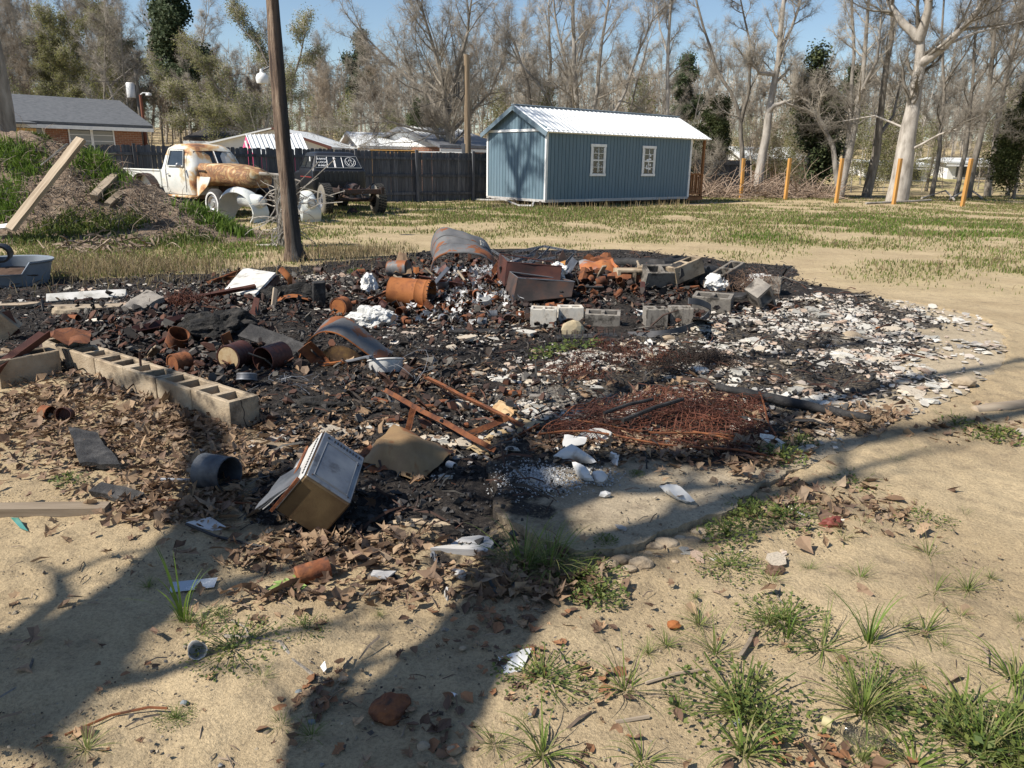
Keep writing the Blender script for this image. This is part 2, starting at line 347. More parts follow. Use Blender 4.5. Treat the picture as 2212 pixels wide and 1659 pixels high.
LEAFZ = [(330, 930, 240, 60, 1.2), (150, 890, 220, 55, 1.), (480, 1020, 190, 60, 1.), (440, 1090, 190, 40, .9), (150, 800, 160, 30, .5), (740, 1190, 180, 40, .8), (1130, 1310, 120, 80, .8), (1030, 1250, 100, 40, .4), (1400, 985, 260, 30, 1.1), (1560, 1010, 130, 26, .8),
         (760, 940, 220, 70, .7), (860, 830, 200, 60, .45), (1130, 690, 130, 26, .7), (1200, 860, 140, 40, .35), (950, 1020, 80, 30, .4), (1830, 930, 240, 28, .9), (1790, 1090, 140, 46, .75), (2100, 930, 120, 24, .6), (1290, 1470, 60, 50, .3), (690, 1520, 70, 60, .5), (1110, 1480, 90, 70, .35), (1470, 880, 200, 40, .5),
         (900, 1290, 130, 40, .35), (620, 1310, 120, 30, .4), (400, 600, 300, 24, .4), (300, 1400, 90, 40, .05), (930, 1560, 80, 60, .3), (800, 540, 120, 16, .3), (2180, 1600, 60, 60, .2), (1830, 1640, 120, 20, .3)]
def leafm(x, y): return ell(x, y, LEAFZ)*(.55+.9*fbm(x, y, 2.5, 8))*(1-.55*burn(x, y))
CHIPZ = [(1880, 745, 280, 85, 1.3), (2000, 850, 200, 60, .8), (1800, 900, 180, 50, .8), (1600, 800, 220, 60, .55), (1350, 780, 200, 60, .55), (1180, 880, 170, 70, .8), (1100, 700, 240, 40, .6), (1420, 840, 260, 50, .4), (760, 600, 140, 28, .7), (600, 640, 240, 30, .4), (1750, 980, 100, 50, .5), (900, 950, 140, 60, .3), (1550, 1190, 110, 40, .3), (560, 970, 80, 30, .4), (300, 640, 200, 26, .3), (2080, 720, 120, 40, .6)]
def chipm(x, y): return ell(x, y, CHIPZ)*np.clip((fbm(x, y, 2.6, 2)-.38)*5, .05, 1.2)
DARK = [(1000, 1075, 240, 70, .9), (650, 1060, 170, 60, .8), (480, 955, 140, 45, .6), (830, 1180, 200, 40, .5), (1900, 1450, 90, 40, .3), (640, 1480, 70, 25, .3), (1760, 1300, 60, 25, .25), (2000, 1250, 120, 25, .3), (1480, 1230, 110, 30, .35), (1150, 1130, 190, 60, .8), (900, 1100, 200, 70, .7), (620, 1010, 120, 60, .5), (200, 700, 300, 60, .5), (1180, 1290, 130, 90, .35), (600, 1130, 100, 40, .6), (2100, 960, 160, 40, .2)]
ASH = [(1180, 890, 200, 70, .75), (1100, 880, 150, 40, .5), (1190, 1050, 70, 20, .7), (1880, 745, 240, 70, .55), (1750, 890, 200, 60, .6), (800, 900, 60, 30, .3), (2050, 690, 160, 40, .7), (2080, 800, 140, 50, .6), (480, 640, 180, 26, .45), (680, 600, 130, 22, .5), (430, 700, 120, 24, .4), (1380, 1120, 200, 60, .7), (1050, 985, 100, 40, .2)]
# ------------------------------------------------------------------ the sheet
def axis(segs):
    o = []
    for a, b, n in segs: o += list(np.linspace(a, b, n, endpoint=False))
    return np.array(o+[segs[-1][1]])
XS = axis([(-160, -60, 14), (-60, -22, 30), (-22, -9, 44), (-9, -4.6, 60), (-4.6, 4.6, 330), (4.6, 9, 60), (9, 22, 44), (22, 60, 30), (60, 160, 14)])
YS = axis([(-14, -2, 8), (-2, 1.35, 12), (1.35, 5.4, 190), (5.4, 10, 130), (10, 16, 90), (16, 34, 110), (34, 70, 60), (70, 200, 26)])
gx, gy = np.meshgrid(XS, YS); gz = Hbase(gx, gy)
bm_, sm_, gm_ = burn(gx, gy), slabd(gx, gy), grassm(gx, gy)
near = np.clip((14-gy)/8, 0, 1)*(gy > 1)
gz += near*((fbm(gx, gy, 3, 1)-.5)*.05+(fbm(gx, gy, 14, 4)-.5)*.022)
gz += near*bm_*((fbm(gx, gy, 9, 6)-.45)*.075+(fbm(gx, gy, 22, 7, 3)-.5)*.04)*np.clip(-sm_*4+.25, .12, 1)
gz += near*np.clip(leafm(gx, gy), 0, 1)*(fbm(gx, gy, 20, 3, 3)-.4)*.03
gz = gz+.052*np.clip((gx-1.15)/.9+(gy-3.4)/2.5, 0, 1)*np.exp(-np.clip(-sm_, 0, 9)/.8)*np.clip(sm_*-50+1, 0, 1)
gz = np.where(sm_ > .02, gz-.05, gz)
ny, nx = gx.shape; V = np.stack([gx, gy, gz], -1).reshape(-1, 3)
ii = np.arange(ny*nx).reshape(ny, nx); F = np.stack([ii[:-1, :-1], ii[:-1, 1:], ii[1:, 1:], ii[1:, :-1]], -1).reshape(-1, 4)
def set_mk(me, x, y):
    a = me.color_attributes.new('mk', 'FLOAT_COLOR', 'POINT'); g = grassm(x, y); b = burn(x, y); s = np.clip(ell(x, y, DARK)+.55*np.clip(leafm(x, y), 0, 1), 0, 1)
    ash = np.clip(ell(x, y, ASH)*(.35+1.2*fbm(x, y, 4, 1)), 0, 1); d = np.stack([np.clip(g, 0, 1), b, s, ash], -1).astype(np.float32); a.data.foreach_set('color', d.ravel())
def ground_mat(name, base, pale, slab=False):
    m, nt, b = nodes(name); vec = coords(nt, rnd=False); at_ = nt.nodes.new('ShaderNodeAttribute'); at_.attribute_name = 'mk'
    sp = nt.nodes.new('ShaderNodeSeparateColor'); nt.links.new(at_.outputs['Color'], sp.inputs[0]); g, bn, s = sp.outputs[0], sp.outputs[1], sp.outputs[2]; ash = at_.outputs['Alpha']
    n1 = noisen(nt, vec, 1.3, 6); n2 = noisen(nt, vec, 9, 8, .7); n3 = noisen(nt, vec, 90, 5, .75); n4 = noisen(nt, vec, 30, 6, .7)
    col = mixc(nt, ramp(nt, n1, [(.35, 0.), (.65, 1.)]), base, pale)
    col = mixc(nt, mth(nt, 'MULTIPLY', ramp(nt, n2, [(.52, 0.), (.66, 1.)]), .45), col, (.15, .12, .085))
    col = mixc(nt, .6, col, ramp(nt, n3, [(.36, (.45, .43, .4)), (.56, (1.05, 1.03, 1.0))]), 'MULTIPLY')
    gf = mth(nt, 'MULTIPLY', g, ramp(nt, n4, [(.33, .35), (.6, 1.)])); gc = mixc(nt, ramp(nt, n2, [(.4, 0.), (.6, 1.)]), (.19, .20, .06), (.32, .29, .13))
    col = mixc(nt, mth(nt, 'MULTIPLY', gf, .95), col, gc)
    sf = mth(nt, 'MULTIPLY', s, ramp(nt, n2, [(.36, .3), (.6, 1.)])); col = mixc(nt, sf, col, mixc(nt, n4, (.055, .042, .032), (.11, .082, .058)))
    be = mth(nt, 'ADD', mth(nt, 'MULTIPLY', bn, 1.5), mth(nt, 'SUBTRACT', n2, .75)); bf = ramp(nt, be, [(.28, 0.), (.5, 1.)])
    if slab: bf = mth(nt, 'MULTIPLY', bf, ramp(nt, n4, [(.36, .5), (.5, 1.)]))
    bc = mixc(nt, ramp(nt, n4, [(.42, 0.), (.62, 1.)]), (.013, .012, .012), (.045, .038, .033)); bc = mixc(nt, ramp(nt, n3, [(.60, 0.), (.68, 1.)]), bc, (.17, .15, .13))
    col = mixc(nt, bf, col, bc)
    ae = mth(nt, 'ADD', ash, mth(nt, 'SUBTRACT', n4, .62)); af = mth(nt, 'MULTIPLY', ramp(nt, ae, [(.22, 0.), (.34, 1.)]), bf)
    ac = mixc(nt, n2, (.17, .165, .155), (.42, .38, .32)); ac = mixc(nt, ramp(nt, n3, [(.46, 1.), (.56, 0.)]), ac, (.05, .045, .04)); col = mixc(nt, mth(nt, 'MULTIPLY', af, .85), col, ac)
    nt.links.new(col, b.inputs['Base Color']); b.inputs['Roughness'].default_value = .95; b.inputs['Specular IOR Level'].default_value = .15
    h = mth(nt, 'ADD', mth(nt, 'MULTIPLY', n3, .5), mth(nt, 'MULTIPLY', n4, 1.)); bumpn(nt, b, h, .8, .018 if not slab else .008); return m
m_ground = ground_mat('sandy_ground', (.36, .28, .175), (.465, .37, .235)); m_slab = ground_mat('old_concrete', (.33, .275, .195), (.43, .36, .26), True)
me = fast_mesh('ground', V, F, m_ground, True); set_mk(me, V[:, 0], V[:, 1]); tag(link(me, 'ground'), kind='structure')
# old concrete slab: cells inside its ragged outline, raised, with broken side faces
jx = np.arange(0, nx); sel = (sm_ > 0); cx0, cx1 = np.searchsorted(XS, [-.6, 9]); cy0, cy1 = np.searchsorted(YS, [2.2, 10])
sub = sel[cy0:cy1, cx0:cx1]; sx, sy = gx[cy0:cy1, cx0:cx1], gy[cy0:cy1, cx0:cx1]
sz = Hbase(sx, sy)+.045+near[cy0:cy1, cx0:cx1]*((fbm(sx, sy, 2, 2)-.5)*.02+(fbm(sx, sy, 25, 4, 3)-.5)*.008+burn(sx, sy)*np.clip(fbm(sx, sy, 7, 6)-.5, 0, 1)*.06)
cell = sub[:-1, :-1] & sub[1:, :-1] & sub[:-1, 1:] & sub[1:, 1:]; n0 = sx.size; idx = np.arange(n0).reshape(sx.shape)
gyy, gxx = np.gradient(sm_); dxs = np.gradient(XS); dys = np.gradient(YS); gX = (gxx/dxs[None])[cy0:cy1, cx0:cx1]; gY = (gyy/dys[:, None])[cy0:cy1, cx0:cx1]; gn = np.hypot(gX, gY)+1e-6; smc = sm_[cy0:cy1, cx0:cx1]; kk = (smc > 0) & (smc < .045); sx = np.where(kk, sx-gX/gn*smc*.95, sx); sy = np.where(kk, sy-gY/gn*smc*.95, sy)
sz = sz-np.where(kk, .012*fbm(sx, sy, 20, 5, 2), 0); Vt = np.stack([sx, sy, sz], -1).reshape(-1, 3); rg = np.random.default_rng(3); Vb = Vt-np.array([0, 0, .12]); Vb[:, :2] += rg.uniform(-.004, .004, (n0, 2)); fs = []
cy, cx = np.nonzero(cell)
for a, b_ in zip(cy, cx): fs.append((idx[a, b_], idx[a, b_+1], idx[a+1, b_+1], idx[a+1, b_]))
cp = np.pad(cell, 1)
for a, b_ in zip(cy, cx):
    A, B = a+1, b_+1
    if not cp[A-1, B]: fs.append((idx[a, b_]+n0, idx[a, b_+1]+n0, idx[a, b_+1], idx[a, b_]))
    if not cp[A+1, B]: fs.append((idx[a+1, b_+1]+n0, idx[a+1, b_]+n0, idx[a+1, b_], idx[a+1, b_+1]))
    if not cp[A, B-1]: fs.append((idx[a+1, b_]+n0, idx[a, b_]+n0, idx[a, b_], idx[a+1, b_]))
    if not cp[A, B+1]: fs.append((idx[a, b_+1]+n0, idx[a+1, b_+1]+n0, idx[a+1, b_+1], idx[a, b_+1]))
Vs = np.concatenate([Vt, Vb]); me = fast_mesh('concrete_slab', Vs, fs, m_slab, False); set_mk(me, Vs[:, 0], Vs[:, 1]); tag(link(me, 'concrete_slab'), kind='structure')
def HS(x, y):
    """top of whatever lies there: terrain or slab"""
    return H(x, y)+(.05 if float(slabd(np.array([x]), np.array([y]))[0]) > 0 else 0)
def GS(u, v, dz=0.):
    p = G(u, v); h = HS(p.x, p.y); p = gp(u, v, h); return Vector((p.x, p.y, h+dz))
# ================================================================== trees
class TB:
    def __init__(s): s.V = []; s.F = []
    def tube(s, pts, rads, n):
        b = len(s.V); ref = None
        for i, p in enumerate(pts):
            d = (pts[min(i+1, len(pts)-1)]-pts[max(i-1, 0)]).normalized()
            if ref is None: ref = d.orthogonal().normalized()
            a = ref-d*ref.dot(d); a = a.normalized() if a.length > 1e-5 else d.orthogonal().normalized(); ref = a; c = d.cross(a); r = rads[i]
            for k in range(n):
                t = 2*pi*k/n; s.V.append(p+(a*cos(t)+c*sin(t))*r)
        for i in range(len(pts)-1):
            for k in range(n): s.F.append((b+i*n+k, b+i*n+(k+1) % n, b+(i+1)*n+(k+1) % n, b+(i+1)*n+k))
def limb(rg, p, d, L, r, lv, P, out, trunk=None, path=None):
    top = P['lv']; ns = P['seg'][lv]
    if path is None:
        pts = [p.copy()]
        for i in range(ns):
            d = (d+Vector((rg.gauss(0, 1), rg.gauss(0, 1), rg.gauss(0, 1)))*P['wig'][lv]+Vector((0, 0, P['up'][lv]))).normalized(); pts.append(pts[-1]+d*(L/ns))
    else: pts = path; L = sum((pts[i+1]-pts[i]).length for i in range(len(pts)-1)); ns = len(pts)-1
    e = P['end'][lv]; rads = [r*(1-(1-e)*(i/ns)**.9) for i in range(ns+1)]
    if lv == 0 and path is None: rads[0] *= 1.35
    (trunk if (lv == 0 and trunk) else out).tube(pts, rads, P['n'][lv])
    if lv >= top:
        P['segs'].append((pts[0], pts[-1], rads[0]))
        if P.get('tips') is not None: P['tips'].append(pts[-1]); P['tips'].append(pts[len(pts)//2])
        return
    nc = P['kids'][lv]; nc = nc if path is None else max(3, int(nc*P.get('pk', 1)))
    for k in range(nc):
        t = P['t0'][lv]+(1-P['t0'][lv])*((k+rg.random())/nc); f = t*ns; i = min(int(f), ns-1); q = pts[i].lerp(pts[i+1], f-i); rr = rads[i]+(rads[i+1]-rads[i])*(f-i)
        dd = (pts[i+1]-pts[i]).normalized(); ax = dd.orthogonal().normalized(); ax.rotate(Matrix.Rotation(rg.uniform(0, 2*pi), 3, dd)); an = radians(rg.uniform(*P['ang'][lv]))
        cd = dd*cos(an)+ax*sin(an); cl = P['len'][lv]*(1.1-.6*t*P.get('cone', 1))*rg.uniform(.6, 1.15)*(P.get('sc', 1) if lv == 0 else L/ (P['ref'][lv])); limb(rg, q, cd, cl, min(rr*.8, max(rr*P['rk'], P['rmin'][lv+1])), lv+1, P, out)
    # leader fork at the end
    if lv < top:
        for _ in range(2 if lv < 2 else 1):
            dd = (pts[-1]-pts[-2]).normalized(); cd = (dd+Vector((rg.gauss(0, .35), rg.gauss(0, .35), rg.gauss(0, .2)))).normalized(); limb(rg, pts[-1], cd, P['len'][lv]*.7*(1 if lv == 0 else L/P['ref'][lv]), rads[-1]*.9, lv+1, P, out)
def tparams(h, kids=(14, 9, 8, 4), lens=(.34, .42, .42, .55), ang=((28, 62), (25, 60), (25, 65), (20, 60)), up=(.02, .07, .05, .02, .0), wig=(.05, .12, .16, .2, .25), rmin=(0, .03, .016, .009, .006), t0=(.3, .2, .15, .1), rk=.5, **k):
    L0 = h*lens[0]; L1 = L0*lens[1]; L2 = L1*lens[2]; L3 = L2*lens[3]
    d = dict(lv=4, seg=(9, 6, 4, 3, 2), n=(9, 5, 3, 3, 3), kids=kids, len=(L0, L1, L2, L3), ref=(h, L0, L1, L2, L3), ang=ang, up=up, wig=wig, rmin=rmin, t0=t0, rk=rk, end=(.3, .3, .35, .4, .4)); d.update(k); return d
def spray(segs, m, L, r0, seed):
    """m fine three-sided twiglets off each outermost twig"""
    r = np.random.default_rng(seed); A = np.array([tuple(a) for a, b, _ in segs]); B = np.array([tuple(b) for a, b, _ in segs]); n = len(A)*m; A, B = np.repeat(A, m, 0), np.repeat(B, m, 0)
    t = r.uniform(.1, 1, (n, 1)); p = A+(B-A)*t; d = (B-A); d /= np.linalg.norm(d, axis=1)[:, None]+1e-9; e = r.normal(0, 1, (n, 3)); e /= np.linalg.norm(e, axis=1)[:, None]; d = d*.55+e*.75; d /= np.linalg.norm(d, axis=1)[:, None]
    l = L*r.uniform(.4, 1.2, (n, 1)); q = p+d*l; u = np.cross(d, [0.3, .2, .93]); u /= np.linalg.norm(u, axis=1)[:, None]+1e-9; w = np.cross(d, u)
    V = np.stack([p+u*r0, p-u*r0*.5+w*r0*.87, p-u*r0*.5-w*r0*.87, q], 1); b = np.arange(n)[:, None]*4; F = np.concatenate([b+[[0, 1, 3]], b+[[1, 2, 3]], b+[[2, 0, 3]]], 1).reshape(-1, 3); return V.reshape(-1, 3), F
def merge_tb(tb, segs, P, seed):
    V = np.array([tuple(v) for v in tb.V]); F = np.array(tb.F); F = np.concatenate([F[:, [0, 1, 2]], F[:, [0, 2, 3]]]) if len(F) else np.zeros((0, 3), int)
    if P.get('spray', 1) and len(segs):
        V2, F2 = spray(segs, P.get('spray', 1), P.get('sl', .55), P.get('sr', .0045), seed); F = np.concatenate([F, F2+len(V)]); V = np.concatenate([V, V2])
    return V, F
def tree_meshes(name, seed, h, r, bark, twig, lean=(0, 0), paths=None, leaf=None, leafn=2, leafs=.12, **kw):
    rg = random.Random(seed); P = tparams(h, **kw); P['segs'] = []; tr, cr = TB(), TB()
    if leaf is not None: P['tips'] = []
    if paths is None: limb(rg, Vector((0, 0, -.2)), Vector((lean[0], lean[1], 1)).normalized(), h, r, 0, P, cr, tr)
    else:
        for pts, r0, first in paths:
            P['sc'] = 1; limb(rg, None, None, 0, r0, 0 if first else 0, P, cr, tr, path=pts)
    mt = fast_mesh(name+'_trunk', [tuple(v) for v in tr.V], tr.F, bark, True); mc = fast_mesh(name+'_crown', *merge_tb(cr, P['segs'], P, seed), twig, True); ml = None
    if leaf is not None:
        tips = P['tips']; V, F = [], []
        for p in tips:
            for _ in range(leafn):
                q = p+Vector((rg.gauss(0, .18), rg.gauss(0, .18), rg.gauss(0, .18)))*(1 if leafs < .2 else 2); a = Vector((rg.gauss(0, 1), rg.gauss(0, 1), rg.gauss(0, 1))).normalized(); b = a.orthogonal().normalized()*leafs*rg.uniform(.5, 1.2); a = a*leafs*.5; k = len(V)
                V += [q-a, q+b*.5, q+a, q-b*.5]; F.append((k, k+1, k+2, k+3))
        ml = fast_mesh(name+'_leaves', [tuple(v) for v in V], F, leaf)
    return mt, mc, ml
def plant_tree(meshes, label, loc, rz=0., s=1., group=None, name='bare_tree', cat='tree', sz=None):
    t = thing(name, label, cat, loc, (0, 0, rz), group); t.scale = (s, s, sz or s)
    link(meshes[0], 'trunk', t); link(meshes[1], 'crown', t)
    if meshes[2]: link(meshes[2], 'leaves', t)
    return t
i_bud = island_mat('spring_bud', [(.20, .21, .08), (.26, .25, .11), (.15, .17, .06)], .7, transl=.4)
i_pine = island_mat('pine_needles', [(.03, .05, .02), (.05, .075, .028), (.075, .095, .04)], .7, transl=.15)
i_cedar = island_mat('cedar_sprays', [(.035, .05, .018), (.06, .08, .03), (.10, .115, .045)], .7, transl=.15)
TR = [tree_meshes('wood_tree_a', 1, 11.5, .115, m_bark, m_twig), tree_meshes('wood_tree_b', 2, 12, .105, m_bark, m_twigb, kids=(15, 8, 8, 4), ang=((20, 45), (20, 55), (25, 60), (20, 60)), t0=(.45, .2, .15, .1)),
      tree_meshes('wood_tree_c', 3, 11, .095, m_barkp, m_twig, kids=(12, 10, 8, 4)), tree_meshes('wood_tree_d', 4, 12.5, .13, m_bark, m_twig, kids=(14, 9, 8, 4), t0=(.35, .15, .1, .1), ang=((35, 75), (25, 60), (25, 65), (20, 60))),
      tree_meshes('wood_tree_e', 5, 10.5, .085, m_bark, m_twigb, kids=(13, 9, 8, 4), t0=(.2, .2, .15, .1))]
TG = [tree_meshes('budding_tree_a', 11, 10, .10, m_bark, m_twig, leaf=i_bud, leafn=1, leafs=.11), tree_meshes('budding_tree_b', 12, 8.5, .09, m_bark, m_twig, leaf=i_bud, leafn=1, leafs=.12, t0=(.2, .2, .1, .1))]
TP = tree_meshes('pine', 21, 14, .16, m_bark, m_twigb, kids=(16, 5, 4, 2), lens=(.2, .4, .4, .5), ang=((60, 85), (30, 60), (30, 60), (20, 60)), t0=(.5, .3, .2, .1), spray=0, leaf=i_pine, leafn=5, leafs=.24)
TC = tree_meshes('cedar', 22, 5.2, .10, m_bark, m_twigb, kids=(22, 6, 4, 2), lens=(.34, .4, .4, .5), ang=((40, 75), (30, 60), (30, 60), (20, 60)), t0=(.06, .2, .2, .1), spray=0, leaf=i_cedar, leafn=4, leafs=.13, rmin=(0, .015, .01, .006, .004))
TB_ = [tree_meshes('thicket_a', 31, 2.6, .02, m_twigb, m_twigb, kids=(9, 6, 4, 2), lens=(.5, .4, .4, .5), t0=(.1, .1, .1, .1), sl=.22, sr=.003, rmin=(0, .012, .009, .007, .005)), tree_meshes('thicket_b', 32, 3.4, .025, m_twig, m_twig, kids=(10, 6, 4, 2), lens=(.5, .4, .4, .5), t0=(.05, .1, .1, .1), sl=.22, sr=.003, rmin=(0, .013, .01, .008, .006), leaf=i_bud, leafn=1, leafs=.07)]
# --- the wood behind the yard
rg = random.Random(77)
def place(u, Y, dz=0):
    p = at(u, 400, Y); return Vector((p.x, Y, H(p.x, Y)+dz))
WL = 'bare leafless tree among many in the grey wood behind the back fence'
GL = 'tree hazed with pale green spring buds in the wood behind the brick houses'
k = 0
for row, (Y0, Y1, n) in enumerate([(46, 54, 30), (55, 66, 56), (67, 84, 66)]):
    for i in range(n):
        u = lerp(-380, 1000, (i+rg.random())/n); Y = rg.uniform(Y0, Y1)
        tgt = 14 if u < 330 else (lerp(11.2, 8.6, (u-330)/400) if u < 730 else 8.4)
        if row == 0 and u > 330: continue
        if rg.random() < .25: continue
        tm = rg.choice(TR); s = tgt*rg.uniform(.72, 1.0)/13.5*(Y/62 if u > 330 else max(.9, Y/62))
        p = place(u, Y)
        if row < 2 and 40 < u < 460 and rg.random() < .45: plant_tree(rg.choice(TG), GL, p, rg.uniform(0, 6.3), s*1.05, 'budding trees of the wood', 'budding_tree')
        else: plant_tree(tm, WL, p, rg.uniform(0, 6.3), s, 'bare trees of the wood')
RL = 'bare leafless tree among many in the open wood beyond the post line'
for i in range(80):
    u = lerp(1000, 2500, (i+rg.random())/80); Y = rg.uniform(50, 84); s = rg.uniform(.45, .92)*Y/70*(1.05 if u > 1900 else .95)
    plant_tree(rg.choice(TR), RL, place(u, Y), rg.uniform(0, 6.3), s, 'bare trees beyond the posts')
TL = 'waist-high thicket of bare brown twigs at the foot of the wood'
for i in range(120):
    u = rg.uniform(-250, 2450); Y = rg.uniform(43, 62)
    if u > 1450 and Y < 47: Y += 5
    plant_tree(rg.choice(TB_), TL, place(u, Y), rg.uniform(0, 6.3), rg.uniform(.7, 1.35), 'twig thickets under the trees', 'brush_thicket', 'thicket')
# one far mass of stems and twigs closing the view
tb = TB()
for i in range(760):
    x = rg.uniform(-85, 95); Y = rg.uniform(84, 112); h = rg.uniform(5, 9.5); z = H(x, Y); p = Vector((x, Y, z)); lean = Vector((rg.gauss(0, .06), rg.gauss(0, .06), 1)).normalized()
    tb.tube([p, p+lean*h*.5, p+lean*h+Vector((rg.gauss(0, .3), 0, 0))], [.12, .08, .03], 3)
    for j in range(34):
        q = p+lean*h*rg.uniform(.12, 1); d = Vector((rg.gauss(0, 1), rg.gauss(0, 1), rg.gauss(.6, .8))).normalized()*rg.uniform(.8, 2.6); tb.tube([q, q+d], [.035, .012], 3)
tag(link(fast_mesh('distant_wood', [tuple(v) for v in tb.V], tb.F, m_twig), 'distant_wood'), 'far wood of thin grey stems closing the view', 'wood', kind='stuff')
# --- trees that stand out: drawn from their own limbs
def ptree(name, label, cat, seed, Y, limbs, bark=m_bark, twig=m_twig, **kw):
    """limbs: list of (radius, [(u, v, dY)...]); first point of the first limb stands on the ground"""
    base = at(*limbs[0][1][0][:2], Y); b = Vector((base.x, Y, H(base.x, Y)-.1)); paths = []
    for i, (r, pts) in enumerate(limbs):
        w = [at(u, v, Y+dy)-b for u, v, dy in pts]
        if i == 0: w[0] = Vector((w[0].x, w[0].y, 0.)); 
        # resample with a little waver
        o = [w[0]]
        for a, c in zip(w, w[1:]):
            L = (c-a).length; n = max(2, int(L/.8))
            for j in range(1, n+1): o.append(a.lerp(c, j/n)+(Vector((math.sin(seed+len(o)*1.7), math.cos(seed*2+len(o)*1.3), 0))*.035 if j < n else Vector()))
        paths.append((o, r, i == 0))
    P = dict(kids=(8, 6, 5, 3), pk=1., t0=(.35, .15, .1, .1)); P.update(kw)
    ms = tree_meshes(name, seed, P.pop('h', 9), .1, bark, twig, paths=paths, **P); return plant_tree(ms, label, b, name=name, cat=cat)
ptree('large_tree', 'massive grey forking trunk standing behind the fourth yellow post', 'tree', 51, 38, [(.52, [(1938, 425, 0), (1955, 330, 0), (1985, 150, 0), (1990, 75, 0)]), (.24, [(1990, 90, 0), (1950, 50, .3), (1925, 10, .6), (1905, -60, 1)]), (.26, [(1985, 85, 0), (2005, 20, -.5), (2010, -90, -.8)]),
    (.24, [(1985, 140, 0), (2040, 100, -.6), (2090, 50, -1.2), (2150, -30, -2)]), (.09, [(2010, 110, 0), (2110, 70, 1), (2212, 45, 2)]), (.07, [(1955, 330, 0), (2030, 290, -1), (2100, 270, -1.5)]), (.06, [(1960, 280, 0), (1890, 250, 1), (1820, 262, 1.5)])], m_barkp, kids=(9, 6, 5, 3), t0=(.45, .15, .1, .1), h=8)
ptree('forked_tree', 'clump of slim grey trunks rising together beyond the middle yellow post', 'tree', 52, 40, [(.20, [(1815, 415, 0), (1835, 330, 0), (1862, 180, 0), (1872, 60, 0), (1880, -60, 0)]), (.15, [(1812, 415, 0), (1800, 320, 0), (1772, 260, .5), (1730, 205, 1), (1690, 170, 1.5)]), (.15, [(1818, 410, 0), (1832, 300, 1), (1845, 120, 1), (1838, -60, 1)]), (.10, [(1860, 200, 0), (1895, 130, -1), (1905, 20, -1)])], m_barkp, kids=(9, 6, 5, 3), t0=(.3, .15, .1, .1), h=8)
ptree('broken_tree', 'old trunk with a torn hooked limb curling down, beside the second yellow post', 'tree', 53, 41, [(.26, [(1638, 405, 0), (1648, 330, 0), (1665, 220, 0), (1682, 130, 0), (1690, 30, 0), (1700, -70, 0)]), (.13, [(1658, 248, 0), (1672, 228, -.3), (1695, 220, -.5), (1712, 228, -.5), (1716, 212, -.5)]), (.12, [(1672, 160, 0), (1640, 158, -.5), (1625, 140, -.6)]), (.12, [(1684, 120, 0), (1710, 60, .5), (1735, -20, 1)])], m_barkp, kids=(8, 6, 5, 3), t0=(.5, .15, .1, .1), h=6)
ptree('leaning_tree', 'thin forked tree with a twisting crown behind the first yellow post', 'tree', 54, 42, [(.15, [(1602, 410, 0), (1603, 320, 0), (1600, 260, 0), (1580, 200, 0), (1548, 150, .3), (1520, 60, .5), (1495, -40, .8)]), (.11, [(1601, 262, 0), (1618, 200, -.3), (1620, 90, -.5), (1600, 0, -.8)]), (.04, [(1603, 385, 0), (1560, 368, -.5), (1530, 358, -1)])], m_bark, kids=(9, 6, 5, 3), t0=(.3, .15, .1, .1), h=6)
ptree('slender_tree', 'tall pale slender trunk rising above the right part of the blue cabin roof', 'tree', 55, 44, [(.16, [(1436, 420, 0), (1440, 300, 0), (1442, 160, 0), (1446, 60, 0), (1452, -60, 0)]), (.06, [(1443, 120, 0), (1425, 60, .3), (1418, -10, .6)])], m_barkp, kids=(9, 6, 5, 3), t0=(.55, .15, .1, .1), h=6)
ptree('many_stemmed_tree', 'wide many-stemmed bare tree behind the middle of the blue cabin roof', 'tree', 56, 42, [(.20, [(1248, 420, 0), (1247, 330, 0), (1243, 180, 0), (1238, 60, 0), (1240, -60, 0)]), (.16, [(1242, 400, 0), (1236, 330, 0), (1205, 260, .5), (1170, 190, 1), (1120, 130, 1.5)]), (.15, [(1255, 400, 0), (1262, 330, 0), (1290, 200, -.3), (1300, 90, -.5), (1320, -40, -.5)]), (.13, [(1258, 400, 0), (1300, 290, .5), (1350, 200, 1), (1380, 110, 1.3), (1410, 40, 1.6)]), (.12, [(1240, 300, 0), (1225, 160, 1), (1200, 40, 1), (1190, -40, 1)])], m_barkp, kids=(10, 7, 5, 3), t0=(.25, .12, .1, .1), h=9)
ptree('dark_forked_tree', 'dark two-stemmed tree behind the peak of the blue cabin', 'tree', 57, 45, [(.18, [(1160, 420, 0), (1160, 320, 0), (1150, 270, 0), (1140, 180, 0), (1110, 90, 0)]), (.14, [(1161, 310, 0), (1180, 240, 0), (1190, 130, .5), (1185, 20, 1)]), (.13, [(1215, 420, 0), (1212, 300, .5), (1230, 200, .5), (1262, 90, 1)]), (.1, [(1345, 420, 0), (1345, 320, .5), (1370, 200, .5), (1400, 90, 1)])], m_bark, kids=(9, 7, 5, 3), t0=(.25, .12, .1, .1), h=8)
ptree('spreading_tree', 'broad spreading bare tree in front of the metal-roofed brick house', 'tree', 58, 41, [(.26, [(975, 425, 0), (972, 330, 0), (966, 280, 0), (960, 240, 0)]), (.14, [(962, 260, 0), (920, 200, .4), (860, 150, .8), (800, 90, 1.2)]), (.14, [(966, 270, 0), (955, 170, -.3), (930, 80, -.6), (910, 10, -1)]), (.14, [(966, 262, 0), (985, 160, .4), (1010, 70, .8), (1020, -10, 1)]), (.10, [(972, 290, 0), (1010, 250, .5), (1060, 200, .8), (1090, 120, 1)]), (.08, [(968, 290, 0), (900, 280, -.6), (840, 262, -1), (800, 265, -1.2)])], m_bark, kids=(13, 8, 6, 3), t0=(.12, .12, .1, .1), h=10)
